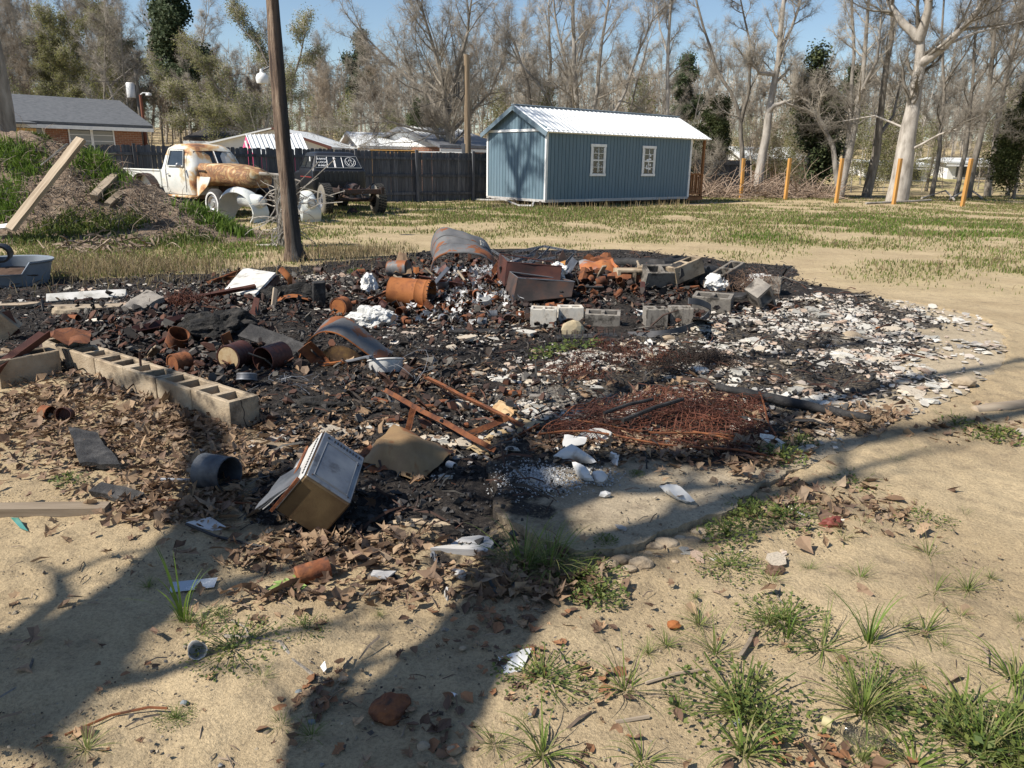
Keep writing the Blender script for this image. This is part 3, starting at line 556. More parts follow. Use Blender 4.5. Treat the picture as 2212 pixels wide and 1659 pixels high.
ptree('willowy_tree', 'arching willow-like tree with pale green buds left of the charred trunk', 'tree', 59, 43, [(.2, [(592, 415, 0), (585, 375, 0), (560, 330, 0), (520, 280, .2), (465, 265, .3), (420, 258, .4)]), (.13, [(575, 350, 0), (530, 240, -.2), (470, 190, -.3), (430, 130, -.4)]), (.12, [(588, 380, 0), (610, 240, .5), (640, 150, .8), (655, 90, 1)]), (.10, [(560, 330, 0), (600, 180, .2), (560, 100, .4), (520, 60, .5)]), (.08, [(540, 290, 0), (440, 210, .2), (360, 170, .5)])], m_bark, m_twig, leaf=i_bud, leafn=1, leafs=.07, kids=(9, 7, 6, 3), t0=(.15, .12, .1, .1), h=5)
ptree('dead_white_tree', 'bleached dead tree leaning behind the grey roof of the brick house', 'tree', 60, 47, [(.13, [(255, 300, 0), (248, 240, 0), (238, 190, 0), (225, 160, 0), (200, 125, 0)]), (.07, [(240, 185, 0), (262, 165, .3), (280, 150, .5)]), (.09, [(255, 300, 0), (215, 280, .3), (180, 265, .5)])], m_barkp, m_barkp, kids=(4, 3, 2, 2), t0=(.5, .3, .3, .3), h=5)
ptree('vine_hung_tree', 'dark vine-hung trunk cut by the left edge of the photo', 'tree', 61, 17.5, [(.34, [(10, 470, 0), (8, 300, 0), (-8, 160, 0), (-30, 20, 0), (-50, -150, 0)])], m_bark, m_twigb, kids=(4, 5, 4, 2), t0=(.8, .15, .1, .1), h=5)
ptree('dark_leaning_tree', 'dark trunk pair leaning right just left of the massive grey trunk', 'tree', 62, 42, [(.26, [(1872, 415, 0), (1893, 330, 0), (1905, 210, 0), (1925, 90, 0), (1930, -40, 0)]), (.12, [(1893, 300, 0), (1930, 250, .4), (1950, 160, .8)])], m_bark, kids=(7, 6, 5, 3), t0=(.45, .15, .1, .1), h=7)
for n_, (u, Yt, lab, ls) in enumerate([(2075, 44, 'grey trunk bending right, first of the row behind the last yellow post', [(2065, 412), (2085, 330), (2100, 190), (2110, 40), (2115, -50)]), (2105, 43, 'thick grey trunk right behind the last yellow post, its crown wide', [(2092, 415), (2112, 320), (2135, 200), (2150, 60), (2170, -50)]),
        (2145, 46, 'dark trunk behind the reddish shrub at the right edge', [(2135, 412), (2150, 300), (2170, 180), (2200, 60), (2215, -50)]), (2020, 45, 'thin dark trunk just right of the massive grey trunk', [(2015, 410), (2030, 320), (2040, 180), (2035, 60), (2042, -40)]), (2190, 47, 'thin trunk nearest the right edge of the wood', [(2180, 405), (2190, 280), (2212, 170), (2230, 60), (2240, -40)])]):
    ptree('row_tree', lab, 'tree', 70+n_, Yt, [(.2 if n_ in (1, 2) else .14, [(a, b, 0) for a, b in ls]), (.07, [(ls[2][0], ls[2][1], 0), (ls[2][0]+50, ls[2][1]-70, -1), (ls[2][0]+90, ls[2][1]-160, -1.5)])], m_bark, kids=(9, 7, 5, 3), t0=(.35, .15, .1, .1), h=7)
plant_tree(TC, 'dense dark green cedar bush between the broken trunk and the trunk clump', place(1738, 42.5), .4, 1.12, name='cedar_tree'); plant_tree(TC, 'smaller dark evergreen left of the broken trunk by the far fence', place(1528, 47), 2.4, .8, name='cedar_tree')
plant_tree(TC, 'dark evergreen mass at the right edge of the wood', place(2195, 43), 3.4, .95, name='cedar_tree'); plant_tree(TC, 'leafy dark green shrub climbing beside the spreading bare tree', place(905, 44.5), 1.4, .72, name='cedar_tree')
plant_tree(TP, 'dark green pine top standing against the blue sky gap', place(783, 74), .3, .66, name='pine_tree'); plant_tree(TP, 'pine standing tall behind the thin leaning tree above the posts', place(1480, 66), 1.3, .55, name='pine_tree')
plant_tree(TP, 'dark pine at the top left behind the budding trees', place(430, 58), 2.3, .8, name='pine_tree'); plant_tree(TP, 'pine seen through the trunk clump right of the cedar', place(1800, 62), 4.3, .5, name='pine_tree')
# ================================================================== blue cabin
def wood_mat(name, c, **k): return mat(name, [tuple(x*.8 for x in c), c, tuple(min(1, x*1.2) for x in c)], 3, .8, bump=.3, bscale=30, stretch=(3, 3, .3), var=.06, **k)
m_blue = mat('blue_siding', [(.105, .165, .205), (.12, .18, .225), (.13, .19, .235)], 2, .65, bump=.25, bscale=40, stretch=(4, 4, .4), var=.035)
m_roofw = mat('white_metal_roof', [(.60, .62, .63), (.68, .70, .70)], 2, .4, bump=0, var=.04, spec=.5)
m_yel = wood_mat('yellow_timber', (.50, .29, .10)); m_red = wood_mat('stained_deck_wood', (.26, .12, .05)); m_glass = mat('dark_glass', [(.015, .018, .02), (.03, .035, .04)], 2, .08, bump=0, spec=.7, var=.1)
m_snow = mat('white_decal', [(.75, .77, .8)], 1, .6, bump=0, var=0); m_pink = mat('pink_paint', [(.55, .06, .16), (.62, .08, .19)], 2, .6, bump=0, var=0)
m_stain = mat('dark_skid', [(.05, .04, .035), (.09, .07, .055)], 3, .9)
SO = Vector((1.08, 28.0, 0)); SAZ = radians(50.64); srot = pi/2-SAZ; SL, SW, ZB, ZT = 7.9, 3.44, .24, 2.6; ZR = 3.46
sdir = Vector((sin(SAZ), cos(SAZ), 0)); swid = Vector((-cos(SAZ), sin(SAZ), 0))
cab = thing('portable_cabin', 'blue board cabin with white corner trim and ribbed white metal roof', 'cabin', SO, (0, 0, srot))
def sx_of(u, z=1.3, off=0):
    a, b = 0, 11
    for _ in range(40):
        m_ = (a+b)/2
        if proj(SO+sdir*m_+Vector((0, 0, z)))[0] < u: a = m_
        else: b = m_
    return a
bw = .175; bmesh_ = MB().box((0, 0, 0), (bw-.016, .022, ZT-ZB), bev=.004).mesh('siding_board', m_blue)
n = int(SL/bw)
core = MB().box((SL/2, SW/2, (ZT+ZB)/2), (SL-.06, SW-.06, ZT-ZB)); core.prism([(0.03, ZT), (SW-.03, ZT), (SW/2, ZR-.08)], 0, SL-.06, Matrix(((0, 0, 1), (1, 0, 0), (0, 1, 0))), (.03, 0, 0)); core.build('wall_core', mat('groove_blue', [(.05, .085, .11)], 1, .9, bump=0), cab)
for i in range(n): link(bmesh_, 'siding_board', cab, (.03+bw*(i+.5), .02, (ZT+ZB)/2))
n2 = int((SW-.04)/bw)
for i in range(n2): link(bmesh_, 'siding_board', cab, (.02, .03+bw*(i+.5), (ZT+ZB)/2), (0, 0, pi/2))
for i in range(n2):   # gable boards cut to the slope
    y0, y1 = .03+bw*i+.008, .03+bw*(i+1)-.008; zz = lambda y: ZT+.1+(ZR-ZT-.2)*(1-abs(y-SW/2)/(SW/2))
    MB().prism([(y0, ZT+.05), (y1, ZT+.05), (y1, max(ZT+.06, zz(y1))), (y0, max(ZT+.06, zz(y0)))], 0, .022, Matrix(((0, 0, 1), (1, 0, 0), (0, 1, 0))), (.005, 0, 0)).build('gable_board', m_blue, cab)
for nm, c, d in (('corner_trim', (.0, -.004, (ZT+ZB)/2), (.10, .03, ZT-ZB+.02)), ('corner_trim', (-.006, .04, (ZT+ZB)/2), (.02, .10, ZT-ZB+.02)), ('corner_trim', (-.006, SW-.04, (ZT+ZB)/2), (.022, .09, ZT-ZB+.02)), ('corner_trim', (SL, -.004, (ZT+ZB)/2), (.10, .03, ZT-ZB+.02)),
                 ('eave_trim', (SL/2+.5, -.03, ZT-.02), (SL+1.2, .03, .12)), ('gable_trim', (-.012, SW/2, ZT+.02), (.025, SW+.1, .09)), ('sill_beam', (SL/2, .0, ZB-.03), (SL, .04, .10)), ('sill_beam', (-.002, SW/2, ZB-.03), (.03, SW, .09))):
    MB().box(c, d, bev=.004).build(nm, m_white if 'beam' not in nm else m_wgrey, cab)
# roof: ribbed panels on both slopes
RX0, RX1 = -.16, SL+1.12; ov = .16; pw = (RX1-RX0)/10; slope = math.atan2(ZR-ZT, SW/2); rl = (SW/2+ov)/cos(slope)
pm = MB(); pm.box((0, 0, 0), (pw-.004, rl, .012))
for j in range(4): pm.prism([(-.028, .006), (.028, .006), (.014, .028), (-.014, .028)], -rl/2, rl/2, Matrix(((1, 0, 0), (0, 0, 1), (0, 1, 0))), (-pw/2+pw*(j+.15)/4+.02, 0, 0))
pm = pm.mesh('roof_panel', m_roofw)
for sd in (0, 1):
    for i in range(10):
        yc = (SW/2-ov)/2 if sd == 0 else SW-(SW/2-ov)/2; zc = ZR+.03-(rl/2)*sin(slope)+.0
        yc = SW/2-(rl/2)*cos(slope) if sd == 0 else SW/2+(rl/2)*cos(slope)
        link(pm, 'roof_panel', cab, (RX0+pw*(i+.5), yc, zc), (slope if sd == 0 else -slope, 0, 0))
MB().box(((RX0+RX1)/2, SW/2, ZR+.05), (RX1-RX0+.02, .22, .03), bev=.01).build('ridge_cap', mat('grey_blue_metal', [(.22, .28, .33)], 1, .5, bump=0, var=0), cab)
for sd in (-1, 1):
    mb = MB(); mb.box((0, 0, 0), (.03, rl+.04, .16), bev=.004); mb.build('barge_board', mat('slate_blue_trim', [(.12, .17, .21), (.15, .2, .24)], 1, .6, bump=0, var=0), cab, (RX0-.016, SW/2+sd*(rl/2)*cos(slope), ZR-.055-(rl/2)*sin(slope)), (-slope*sd, 0, 0))
def cabin_window(u0, u1, zb, zt, decals):
    x0, x1 = sx_of(u0, 1.6), sx_of(u1, 1.6); w = x1-x0; h = zt-zb; f = MB(); o = link(MB().box((0, 0, 0), (w-.1, .02, h-.12)).mesh('window', m_glass), 'window', cab, ((x0+x1)/2, .0, (zb+zt)/2))
    fr = MB()
    for c, d in (((0, -.018, h/2), (w+.07, .04, .10)), ((0, -.018, -h/2), (w+.07, .045, .09)), ((-w/2+.03, -.016, 0), (.085, .03, h-.08)), ((w/2-.03, -.016, 0), (.085, .03, h-.08))): fr.box(c, d, bev=.004)
    fr.build('frame', m_white, o)
    mu = MB(); mu.box((0, -.02, 0), (w-.14, .024, .045))
    mu.box((0, -.0185, 0), (.018, .018, h-.15))
    for k in (-1, 1): mu.box((0, -.0175, k*h*.235), (w-.14, .018, .016))
    for k in (-1, 1): mu.box((k*(w/2-.095), -.018, 0), (.03, .02, h-.15))
    mu.build('sash', m_white, o); de = MB(); rg = random.Random(int(u0))
    if decals == 0:
        for _ in range(46):
            a, b = rg.uniform(-w/2+.12, w/2-.12), rg.uniform(-h/2+.1, h/2-.1); r = rg.uniform(.006, .014); de.box((a, -.0135, b), (r*1.6, .003, r*2.4))
        de.build('snow_dots', m_snow, o); cu = MB(); cu.prism([(-.03, -h/2+.1), (.10, -h/2+.1), (.06, .0), (.045, h*.33), (-.01, h*.33), (-.02, 0)], -.0118, -.0108, Matrix(((1, 0, 0), (0, 0, 1), (0, 1, 0)))); cu.build('curtain', mat('pale_curtain', [(.25, .27, .25), (.36, .38, .35)], 9, .9, stretch=(3, 1, .3)), o)
    else:
        for a, b, sx, sz in ((-.06, .03, .10, .05), (.06, .06, .11, .055), (.09, .2, .05, .07), (0, -.02, .16, .045), (-.07, -.28, .10, .05), (.07, -.30, .10, .055), (-.1, -.2, .04, .07), (.1, -.16, .05, .07), (0, -.12, .04, .09), (.03, .27, .03, .03)):
            de.prism([(a+sx*cos(t)*.8, b+sz*sin(t)*(1 if t < 3.2 else .5)) for t in np.linspace(0, 2*pi, 9)[:-1]], -.0145-.0003*len(de.v)/16, -.0105, Matrix(((1, 0, 0), (0, 0, 1), (0, 1, 0))))
        de.build('snow_pattern', m_snow, o)
cabin_window(1276, 1307, 1.12, 2.16, 0); cabin_window(1387, 1414, 1.12, 2.16, 1)
# porch
PX = SL+.98
MB().box((SL+.5, SW/2, ZB+.0), (1.0, SW, .05)).build('porch_floor', m_red, cab)
MB().box((SL+.5, .02, ZB-.06), (1.0, .04, .16)).build('rim_board', m_red, cab)
MB().box((PX-.05, .07, (ZT+ZB)/2), (.10, .10, ZT-ZB), bev=.006).build('porch_post', m_red, cab); MB().box((PX-.05, SW-.07, (ZT+ZB)/2), (.10, .10, ZT-ZB), bev=.006).build('porch_post', m_yel, cab)
MB().box((PX-.05, SW*.36, (ZT+ZB)/2), (.10, .10, ZT-ZB), bev=.006).build('porch_post', m_yel, cab)
for y in (.05,):
    MB().box((SL+.5, y, ZB+.92), (.9, .08, .045)).build('handrail', m_red, cab); MB().box((SL+.5, y, ZB+.12), (.9, .06, .045)).build('bottom_rail', m_red, cab)
    bl = MB().box((0, 0, 0), (.045, .045, .76)).mesh('baluster', m_red)
    for i in range(7): link(bl, 'baluster', cab, (SL+.1+.125*i, y, ZB+.52))
MB().box((PX-.05, SW*.18, ZB+.92), (.06, SW*.34, .045)).build('handrail', m_red, cab)
for i in range(6): link(bl, 'baluster', cab, (PX-.05, .2+.16*i, ZB+.52))
for y in (.25, SW*.5, SW-.25): MB().box((SL/2+.4, y, ZB-.10), (SL+.9, .10, .12)).build('skid', m_stain, cab)
def cblock(name='concrete_block', m=m_block, L=.397, Wd=.194, Hh=.194, crack=0, seed=0, holes=2):
    """hollow two-core block, cores open through; origin at its bottom centre, length along x"""
    mb = MB(); x, y, z = L/2, Wd/2, Hh; t = .032; cw = .038
    xs = [-x, -x+t+.004, -cw/2, cw/2, x-t-.004, x]
    for a, b in ((xs[0], xs[1]), (xs[2], xs[3]), (xs[4], xs[5])): mb.box(((a+b)/2, 0, z/2), (b-a, Wd-.0016, z-.0012))
    for sy in (-1, 1): mb.box((0, sy*(y-t/2), z/2), (L, t, z), bev=.006)
    me = mb.mesh(name, m); return bent(me, .0035, 9, seed)
bp = cblock('pier_block', m_block)
for i, (u, v, a) in enumerate(((1186, 441, .3), (1176, 441, 1.2), (1300, 436, .5), (1462, 432, .4))):
    p = G(u, v); o = link(bp, 'pier_block', None, (p.x, p.y+.05, H(p.x, p.y)-.02), (0, 0, a)); tag(o, ['loose concrete block under the near corner of the blue cabin', 'second loose block just left of the one at the near corner of the cabin', 'concrete block in the shade under the cabin below its left window', 'concrete block under the cabin near the porch'][i], 'block')
# ================================================================== fence of upright boards
FA, FB = Vector((-18.0, 21.2, 0)), Vector((1.9, 33.6, 0)); fd = (FB-FA); fl = fd.length; fd.normalize(); frot = math.atan2(fd.y, fd.x)
m_fence = mat('grey_fence_board', [(.05, .053, .062), (.085, .088, .098), (.12, .12, .128)], 4, .9, bump=.5, bscale=30, stretch=(4, 4, .4), var=.22)
fen = thing('board_fence', 'dark grey dog-eared board fence running behind the trucks to the blue cabin', 'fence', FA, (0, 0, frot)); rg = random.Random(5)
pk = [MB().prism([(-.068, 0), (.068, 0), (.068, h-.03), (.04, h), (-.04, h), (-.068, h-.03)], 0, .016, Matrix(((1, 0, 0), (0, 0, 1), (0, 1, 0)))).mesh('picket', m_fence) for h in (1.80, 1.83, 1.81)]
npk = int(fl/.142)
for i in range(npk):
    x = .142*(i+.5); w_ = FA+fd*x; link(rg.choice(pk), 'picket', fen, (x, rg.uniform(0, .006), H(w_.x, w_.y)+.03+rg.uniform(-.012, .012)), (0, rg.gauss(0, .006), 0))
rl_ = MB().box((0, 0, 0), (2.4, .04, .09)).mesh('rail', m_fence); ps_ = MB().box((0, 0, .95), (.09, .09, 1.9)).mesh('post', m_fence)
for i in range(int(fl/2.4)+1):
    for z in (.32, .98, 1.6): link(rl_, 'rail', fen, (2.4*i+1.2, -.03, z), (0, rg.gauss(0, .004), 0))
    link(ps_, 'post', fen, (2.4*i, -.09, 0), (0, rg.gauss(0, .012), 0))
A2, B2 = at(1500, 400, 46), at(1618, 400, 47); A2.z = B2.z = 0; d2 = B2-A2; f2 = thing('board_fence', 'short stretch of dark board fence seen beyond the cabin porch', 'fence', (A2.x, A2.y, 0), (0, 0, math.atan2(d2.y, d2.x)))
for i in range(int(d2.length/.142)): link(rg.choice(pk), 'picket', f2, (.142*(i+.5), 0, .0), (0, 0, 0))
for z in (.4, 1.0, 1.6): MB().box((d2.length/2, -.03, z), (d2.length, .04, .09)).build('rail', m_fence, f2)
# ================================================================== yellow posts
PL = ['yellow wooden post nearest the blue cabin porch, in front of the brush heap', 'yellow wooden post before the old trunk with the hooked limb', 'middle yellow wooden post, at the right end of the brush heap', 'yellow wooden post in front of the massive grey trunk', 'yellow wooden post standing farthest right']
m_post = wood_mat('post_timber', (.46, .24, .07))
for i, (u, v) in enumerate(((1600, 428), (1696, 432), (1806, 438), (1930, 442), (2078, 447))):
    b = at(u, v, 31.5-1.2*i); zt = at(u, 342, b.y).z; b.z = H(b.x, b.y); 
    p = gp(u, v); Yp = p.y; b = Vector((p.x, Yp, H(p.x, Yp))); zt = at(u, 342, Yp).z; w_ = .135
    o = MB().box((0, 0, (zt-b.z)/2-.05), (w_, w_, zt-b.z+.1), bev=.008).build('wooden_post', m_post, None, b, (0, radians((-1.2, .4, .9, .5, 1.6)[i]), .3)); tag(o, PL[i], 'post')
# ================================================================== utility poles, light, wires
def pole(label, u, v, vt, r, m, Y=None, name='utility_pole', lean=0):
    b = gp(u, v) if Y is None else at(u, v, Y); b.z = H(b.x, b.y); h = at(u, vt, b.y).z-b.z; t = thing(name, label, 'pole', b, (0, lean, 0)); n = 10
    mb = MB(); mb.tube([(0, 0, -.3+(h+.3)*k/n) for k in range(n+1)], [r*(1.1-.35*k/n) for k in range(n+1)], 12); me = mb.mesh('shaft', m, True, 60); bent(me, .015, .8, int(u)); link(me, 'shaft', t); return t, b, h
m_pole = mat('pole_wood', [(.11, .08, .05), (.18, .135, .09), (.22, .17, .115)], 3, .9, bump=.6, bscale=25, stretch=(4, 4, .3)); m_polr = mat('red_brown_pole', [(.15, .055, .035), (.2, .08, .05)], 2, .8)
t, b, h = pole('plain brown wooden pole with grey boxes standing by the fence left of the cabin', 1012, 432, 118, .14, m_pole, lean=radians(-.8))
MB().box((-.2, -.05, 1.35), (.19, .14, .62), bev=.01).build('meter_box', m_galv, t); MB().box((-.17, -.05, 1.98), (.15, .12, .42), bev=.01).build('breaker_box', m_galv, t)
mb = MB()
for k, dx in enumerate((-.34, -.40, -.30)): mb.tube([(dx, -.05, h-1.0), (dx-.02, -.06, h-1.5), (-.22, -.08, h-1.72+.05*k), (-.1, -.08, h-1.45), (-.1, -.05, h-.4)], .018, 5)
mb.build('hanging_cable', m_black, t)
t2, b2, h2 = pole('slim grey utility pole carrying a transformer can behind the brick house', 320, 400, 150, .13, m_bark, Y=46)
mb = MB(); mb.lathe([(0, 0), (.22, 0), (.24, .05), (.24, .75), (.2, .8), (0, .8)], 14); mb.build('transformer', m_white, t2, (-.32, -.1, at(312, 212, 46).z-b2.z), smooth=True)
t3, b3, h3 = pole('red-brown pole with a small street light right of the brick house', 325, 400, 205, .10, m_polr, Y=44, name='lamp_pole')
mb = MB(); mb.tube([(0, 0, h3), (.15, 0, h3+.1), (.4, 0, h3+.08)], .03, 6); mb.build('arm', m_white, t3); MB().lathe([(0, .1), (.14, .06), (.16, -.05), (0, -.07)], 10).build('lamp_head', m_white, t3, (.45, 0, h3+.02))
l = at(566, 168, 15.5); sl_ = thing('yard_light', 'white bell-shaped yard light hanging left of the charred trunk', 'lamp', l); 
MB().lathe([(0, .16), (.03, .155), (.035, .09), (.09, .06), (.115, .0), (.115, -.05), (.10, -.10), (.0, -.12)], 14).build('housing', m_white, sl_, smooth=True); MB().tube([(0, 0, .12), (.15, .0, .19), (.42, .02, .16)], .018, 6).build('arm', m_galv, sl_)
def wire(label, a, b, sag, r=.012, nm='overhead_wire'):
    mb = MB(); n = 24; mb.tube([a.lerp(b, k/n)-Vector((0, 0, sag*4*(k/n)*(1-k/n))) for k in range(n+1)], r, 4, cap=False); tag(mb.build(nm, m_black), label, 'wire')
wire('thin overhead wire crossing left to right above the brick house roof', at(-60, 168, 42), at(600, 152, 44), .35); wire('overhead wire running down from the transformer pole to the far roofs', at(322, 170, 46), at(860, 268, 52), .5); wire('thin wire from the far pole toward the brown pole by the fence', at(800, 240, 46), at(1005, 195, 33), .3)
wire('guy wire slanting from the transformer pole toward the brick house', at(322, 185, 46), at(290, 245, 46), .0, .02)
mb = MB(); q = [G(1018, 434)+Vector((0, 0, .06)), G(1060, 438)+Vector((0, 0, .1)), G(1090, 441)+Vector((0, 0, .16)), G(1120, 447)+Vector((0, 0, .05)), G(1150, 449)+Vector((0, 0, .08)), G(1155, 440)+Vector((0, 0, .2))]; mb.tube(q, .035, 7); tag(mb.build('conduit_pipe', m_wgrey, smooth=True), 'pale grey conduit pipe running over the ground into the cabin underside', 'pipe')
# ================================================================== brick house left
def brick_mat(name, c1, c2, mort, sc=1.):
    m, nt, b = nodes(name); tc = nt.nodes.new('ShaderNodeTexCoord'); sp = nt.nodes.new('ShaderNodeSeparateXYZ'); nt.links.new(tc.outputs['Object'], sp.inputs[0]); cb = nt.nodes.new('ShaderNodeCombineXYZ')
    nt.links.new(mth(nt, 'ADD', sp.outputs[0], sp.outputs[1]), cb.inputs[0]); nt.links.new(sp.outputs[2], cb.inputs[1]); br = nt.nodes.new('ShaderNodeTexBrick'); nt.links.new(cb.outputs[0], br.inputs['Vector'])
    br.inputs['Color1'].default_value = (*c1, 1); br.inputs['Color2'].default_value = (*c2, 1); br.inputs['Mortar'].default_value = (*mort, 1); br.inputs['Scale'].default_value = 1
    br.inputs['Brick Width'].default_value = .22*sc; br.inputs['Row Height'].default_value = .075*sc; br.inputs['Mortar Size'].default_value = .008*sc; nt.links.new(br.outputs[0], b.inputs['Base Color']); b.inputs['Roughness'].default_value = .9; bumpn(nt, b, br.outputs['Fac'], .4, -.01); return m
m_brick = brick_mat('red_brick', (.19, .075, .045), (.27, .115, .065), (.30, .24, .19), 1.25); m_shing = mat('grey_shingles', [(.075, .08, .09), (.105, .112, .122), (.125, .13, .14)], 5, .95, bump=.5, bscale=14, stretch=(1, 1, 5), var=0); m_shd = mat('dark_shingles', [(.03, .028, .028), (.055, .05, .048)], 4, .95, bump=.4, bscale=20); m_cream = mat('cream_trim', [(.55, .48, .34), (.62, .54, .40)], 2, .7, bump=0)
hr = at(318, 400, 42); hlft = at(30, 400, 37.6); hr.z = hlft.z = 0; hx = (hlft-hr); HL = hx.length+5; hx.normalize(); hrot = math.atan2(hx.y, hx.x)   # local x runs left from the right corner, local y toward the viewer (negative = away)
hz = H(hr.x, hr.y); EZ = 3.05; DD = -7.5
bh = thing('brick_house', 'long low brick house with dark grey shingle roof and white windows', 'house', (hr.x, hr.y, hz), (0, 0, hrot))
MB().box((HL/2, DD/2, EZ/2-.2), (HL, -DD, EZ+.4)).build('wall', m_brick, bh)
def gable_roof(par, x0, x1, y0, y1, ze, zr, m, name='roof', th=.14, ov=.45, axis='x'):
    R_ = Matrix(((0, 0, 1), (1, 0, 0), (0, 1, 0))) if axis == 'x' else None; ym = (y0+y1)/2; s_ = (zr-ze)/((y1-y0)/2); a, b_ = y0-ov, y1+ov; e = ze-ov*s_
    prof = [(a, e), (ym, zr), (b_, e), (b_, e+th), (ym, zr+th), (a, e+th)]
    if axis == 'x': return MB().prism(prof, x0-ov, x1+ov, R_).build(name, m, par)
    return MB().prism([(p, q) for p, q in prof], x0-ov, x1+ov, Matrix(((1, 0, 0), (0, 0, -1), (0, 1, 0)))).build(name, m, par)
rf = gable_roof(bh, 0, HL, DD, 0, EZ, EZ+1.25, m_shing); MB().box((HL/2, .50, EZ-.24), (HL+.9, .03, .17)).build('fascia', m_white, bh)
MB().prism([(DD, EZ-.05), (0, EZ-.05), (DD/2, EZ+1.2)], 0, HL, Matrix(((0, 0, 1), (1, 0, 0), (0, 1, 0)))).build('gable_wall', m_white, bh)
MB().box((HL/2, .26, EZ-.2), (HL, .5, .03)).build('soffit', m_white, bh)
def hwin(x, w, z, h, par=bh, yy=.02, two=1):
    for k in range(two):
        o = MB().box((0, 0, 0), (w, .03, h)).build('window', m_glass, par, (x+k*(w+.06), yy, z)); f = MB()
        for c, d in (((0, .02, h/2), (w+.1, .04, .08)), ((0, .02, -h/2), (w+.1, .05, .08)), ((-w/2, .02, 0), (.07, .04, h)), ((w/2, .02, 0), (.07, .04, h))): f.box(c, d)
        f.build('frame', m_white, o); b_ = MB()
        for q in range(3): b_.box((0, .0215, -h/2+h*(q+1)/4), (w-.08, .02, .03))
        b_.build('glazing_bar', m_white, o); MB().box((0, .0175, h*.12), (w-.1, .004, h*.62)).build('blind', mat('window_blind', [(.36, .37, .36)], 1, .8, bump=0), o)
hwin(1.9, 1.0, 2.2, 1.15, two=2); hwin(5.0, .8, 2.2, 1.15)
mb = MB(); mb.box((8.0, .07, 1.5), (4.6, .03, 2.3)); mb.build('porch_wall', m_cream, bh); MB().box((8.5, .11, 1.25), (.95, .04, 2.05)).build('door', m_glass, bh); MB().box((9.8, .11, 1.7), (.8, .03, .9)).build('window', m_wgrey, bh)
for x in (5.7, 6.6, 7.5, 8.9, 10.4): MB().box((x, 1.6, 1.3), (.1, .1, 2.6)).build('porch_post', m_yel, bh)
MB().box((8.0, 1.6, 2.58), (5.4, .12, .16)).build('porch_beam', m_yel, bh); MB().prism([(-.1, EZ-.1), (1.9, EZ-.22), (1.9, EZ-.14), (-.1, EZ+.02)], 5.3, 10.9, Matrix(((0, 0, 1), (1, 0, 0), (0, 1, 0)))).build('porch_roof', m_shing, bh)
# ================================================================== white metal garage, pink playhouse, more roofs
m_lap = mat('white_lap_siding', [(.56, .55, .50), (.62, .61, .56)], 2, .6, bump=0, var=0); m_rtrim = mat('rusty_trim', [(.10, .04, .03)], 1, .8, bump=0)
p0, p1, pa = at(440, 314, 37), at(711, 316, 37), at(590, 280, 37); gw = p1.x-p0.x; gh = (p0.z+p1.z)/2; gz_ = H(p0.x, 37)
ga = thing('metal_garage', 'white lap-sided garage with a wide low gable behind the fence', 'garage', (p0.x, 37, gz_)); hh = gh-gz_; ap = pa.z-gz_; ax_ = pa.x-p0.x
for k in range(int((ap)/.2)+1):
    z0, z1 = .2*k, min(.2*(k+1), ap)
    if z1-z0 < .02: continue
    xl = lambda z: 0 if z < hh else ax_*(z-hh)/(ap-hh); xr = lambda z: gw if z < hh else gw-(gw-ax_)*(z-hh)/(ap-hh)
    MB().prism([(xl(z0), z0), (xr(z0), z0), (max(xr(z1), xl(z1)+.01), z1), (xl(z1), z1)], 0, .02, Matrix(((1, 0, 0), (0, 0, -1), (0, 1, 0))), (0, -.002*(k % 2), 0)).build('lap_board', m_lap, ga)
MB().prism([(0, 0), (gw, 0), (gw, hh), (ax_, ap-.02), (0, hh)], -.05, -7, Matrix(((1, 0, 0), (0, 0, -1), (0, 1, 0)))).build('wall', m_lap, ga)
MB().prism([(-.3, hh-.1), (ax_, ap+.03), (ax_, ap+.09), (-.3, hh-.02)], .2, -7.2, Matrix(((1, 0, 0), (0, 0, -1), (0, 1, 0)))).build('roof', m_roofw, ga); MB().prism([(gw+.1, hh-.1), (ax_, ap+.035), (ax_, ap+.095), (gw+.1, hh)], .2, -7.2, Matrix(((1, 0, 0), (0, 0, -1), (0, 1, 0)))).build('roof', m_roofw, ga); MB().prism([(gw+.16, hh-.12), (ax_, ap+.02), (ax_, ap+.11), (gw+.16, hh+.02)], .21, .26, Matrix(((1, 0, 0), (0, 0, -1), (0, 1, 0)))).build('barge_trim', m_rtrim, ga)
MB().box((gw, .0, hh/2), (.14, .08, hh)).build('corner_trim', m_rtrim, ga)
q0, q1, q2, q3 = at(532, 291, 31), at(650, 289, 31.8), at(547, 327, 30), at(668, 331, 30.8); ph = thing('playhouse', 'pink playhouse with a steep white ribbed roof behind the old pickup', 'playhouse', (q2.x, 30, 0))
o_ = Vector((q2.x, 30, 0)); low = .9; q2b = at(549, 335, 29.9); q3b = at(672, 339, 30.7)
A_, B_, C_, D_ = q0-o_, q1-o_, q2b-o_, q3b-o_
mb = MB(); nrib = 13; mb.sheet(lambda a, b: A_.lerp(B_, a).lerp(C_.lerp(D_, a), b), 1, 1, .02); mb.build('roof_sheet', m_roofw, ph)
rbm = MB()
for k in range(nrib+1):
    a = A_.lerp(B_, k/nrib); c = C_.lerp(D_, k/nrib); link(MB().tube([a+Vector((0, -.03, .01)), c+Vector((0, -.03, .01))], .022, 5).mesh('roof_rib', m_roofw), 'roof_rib', ph)
E_ = at(520, 335, 31.2)-o_; F_ = at(648, 335, 33)-o_
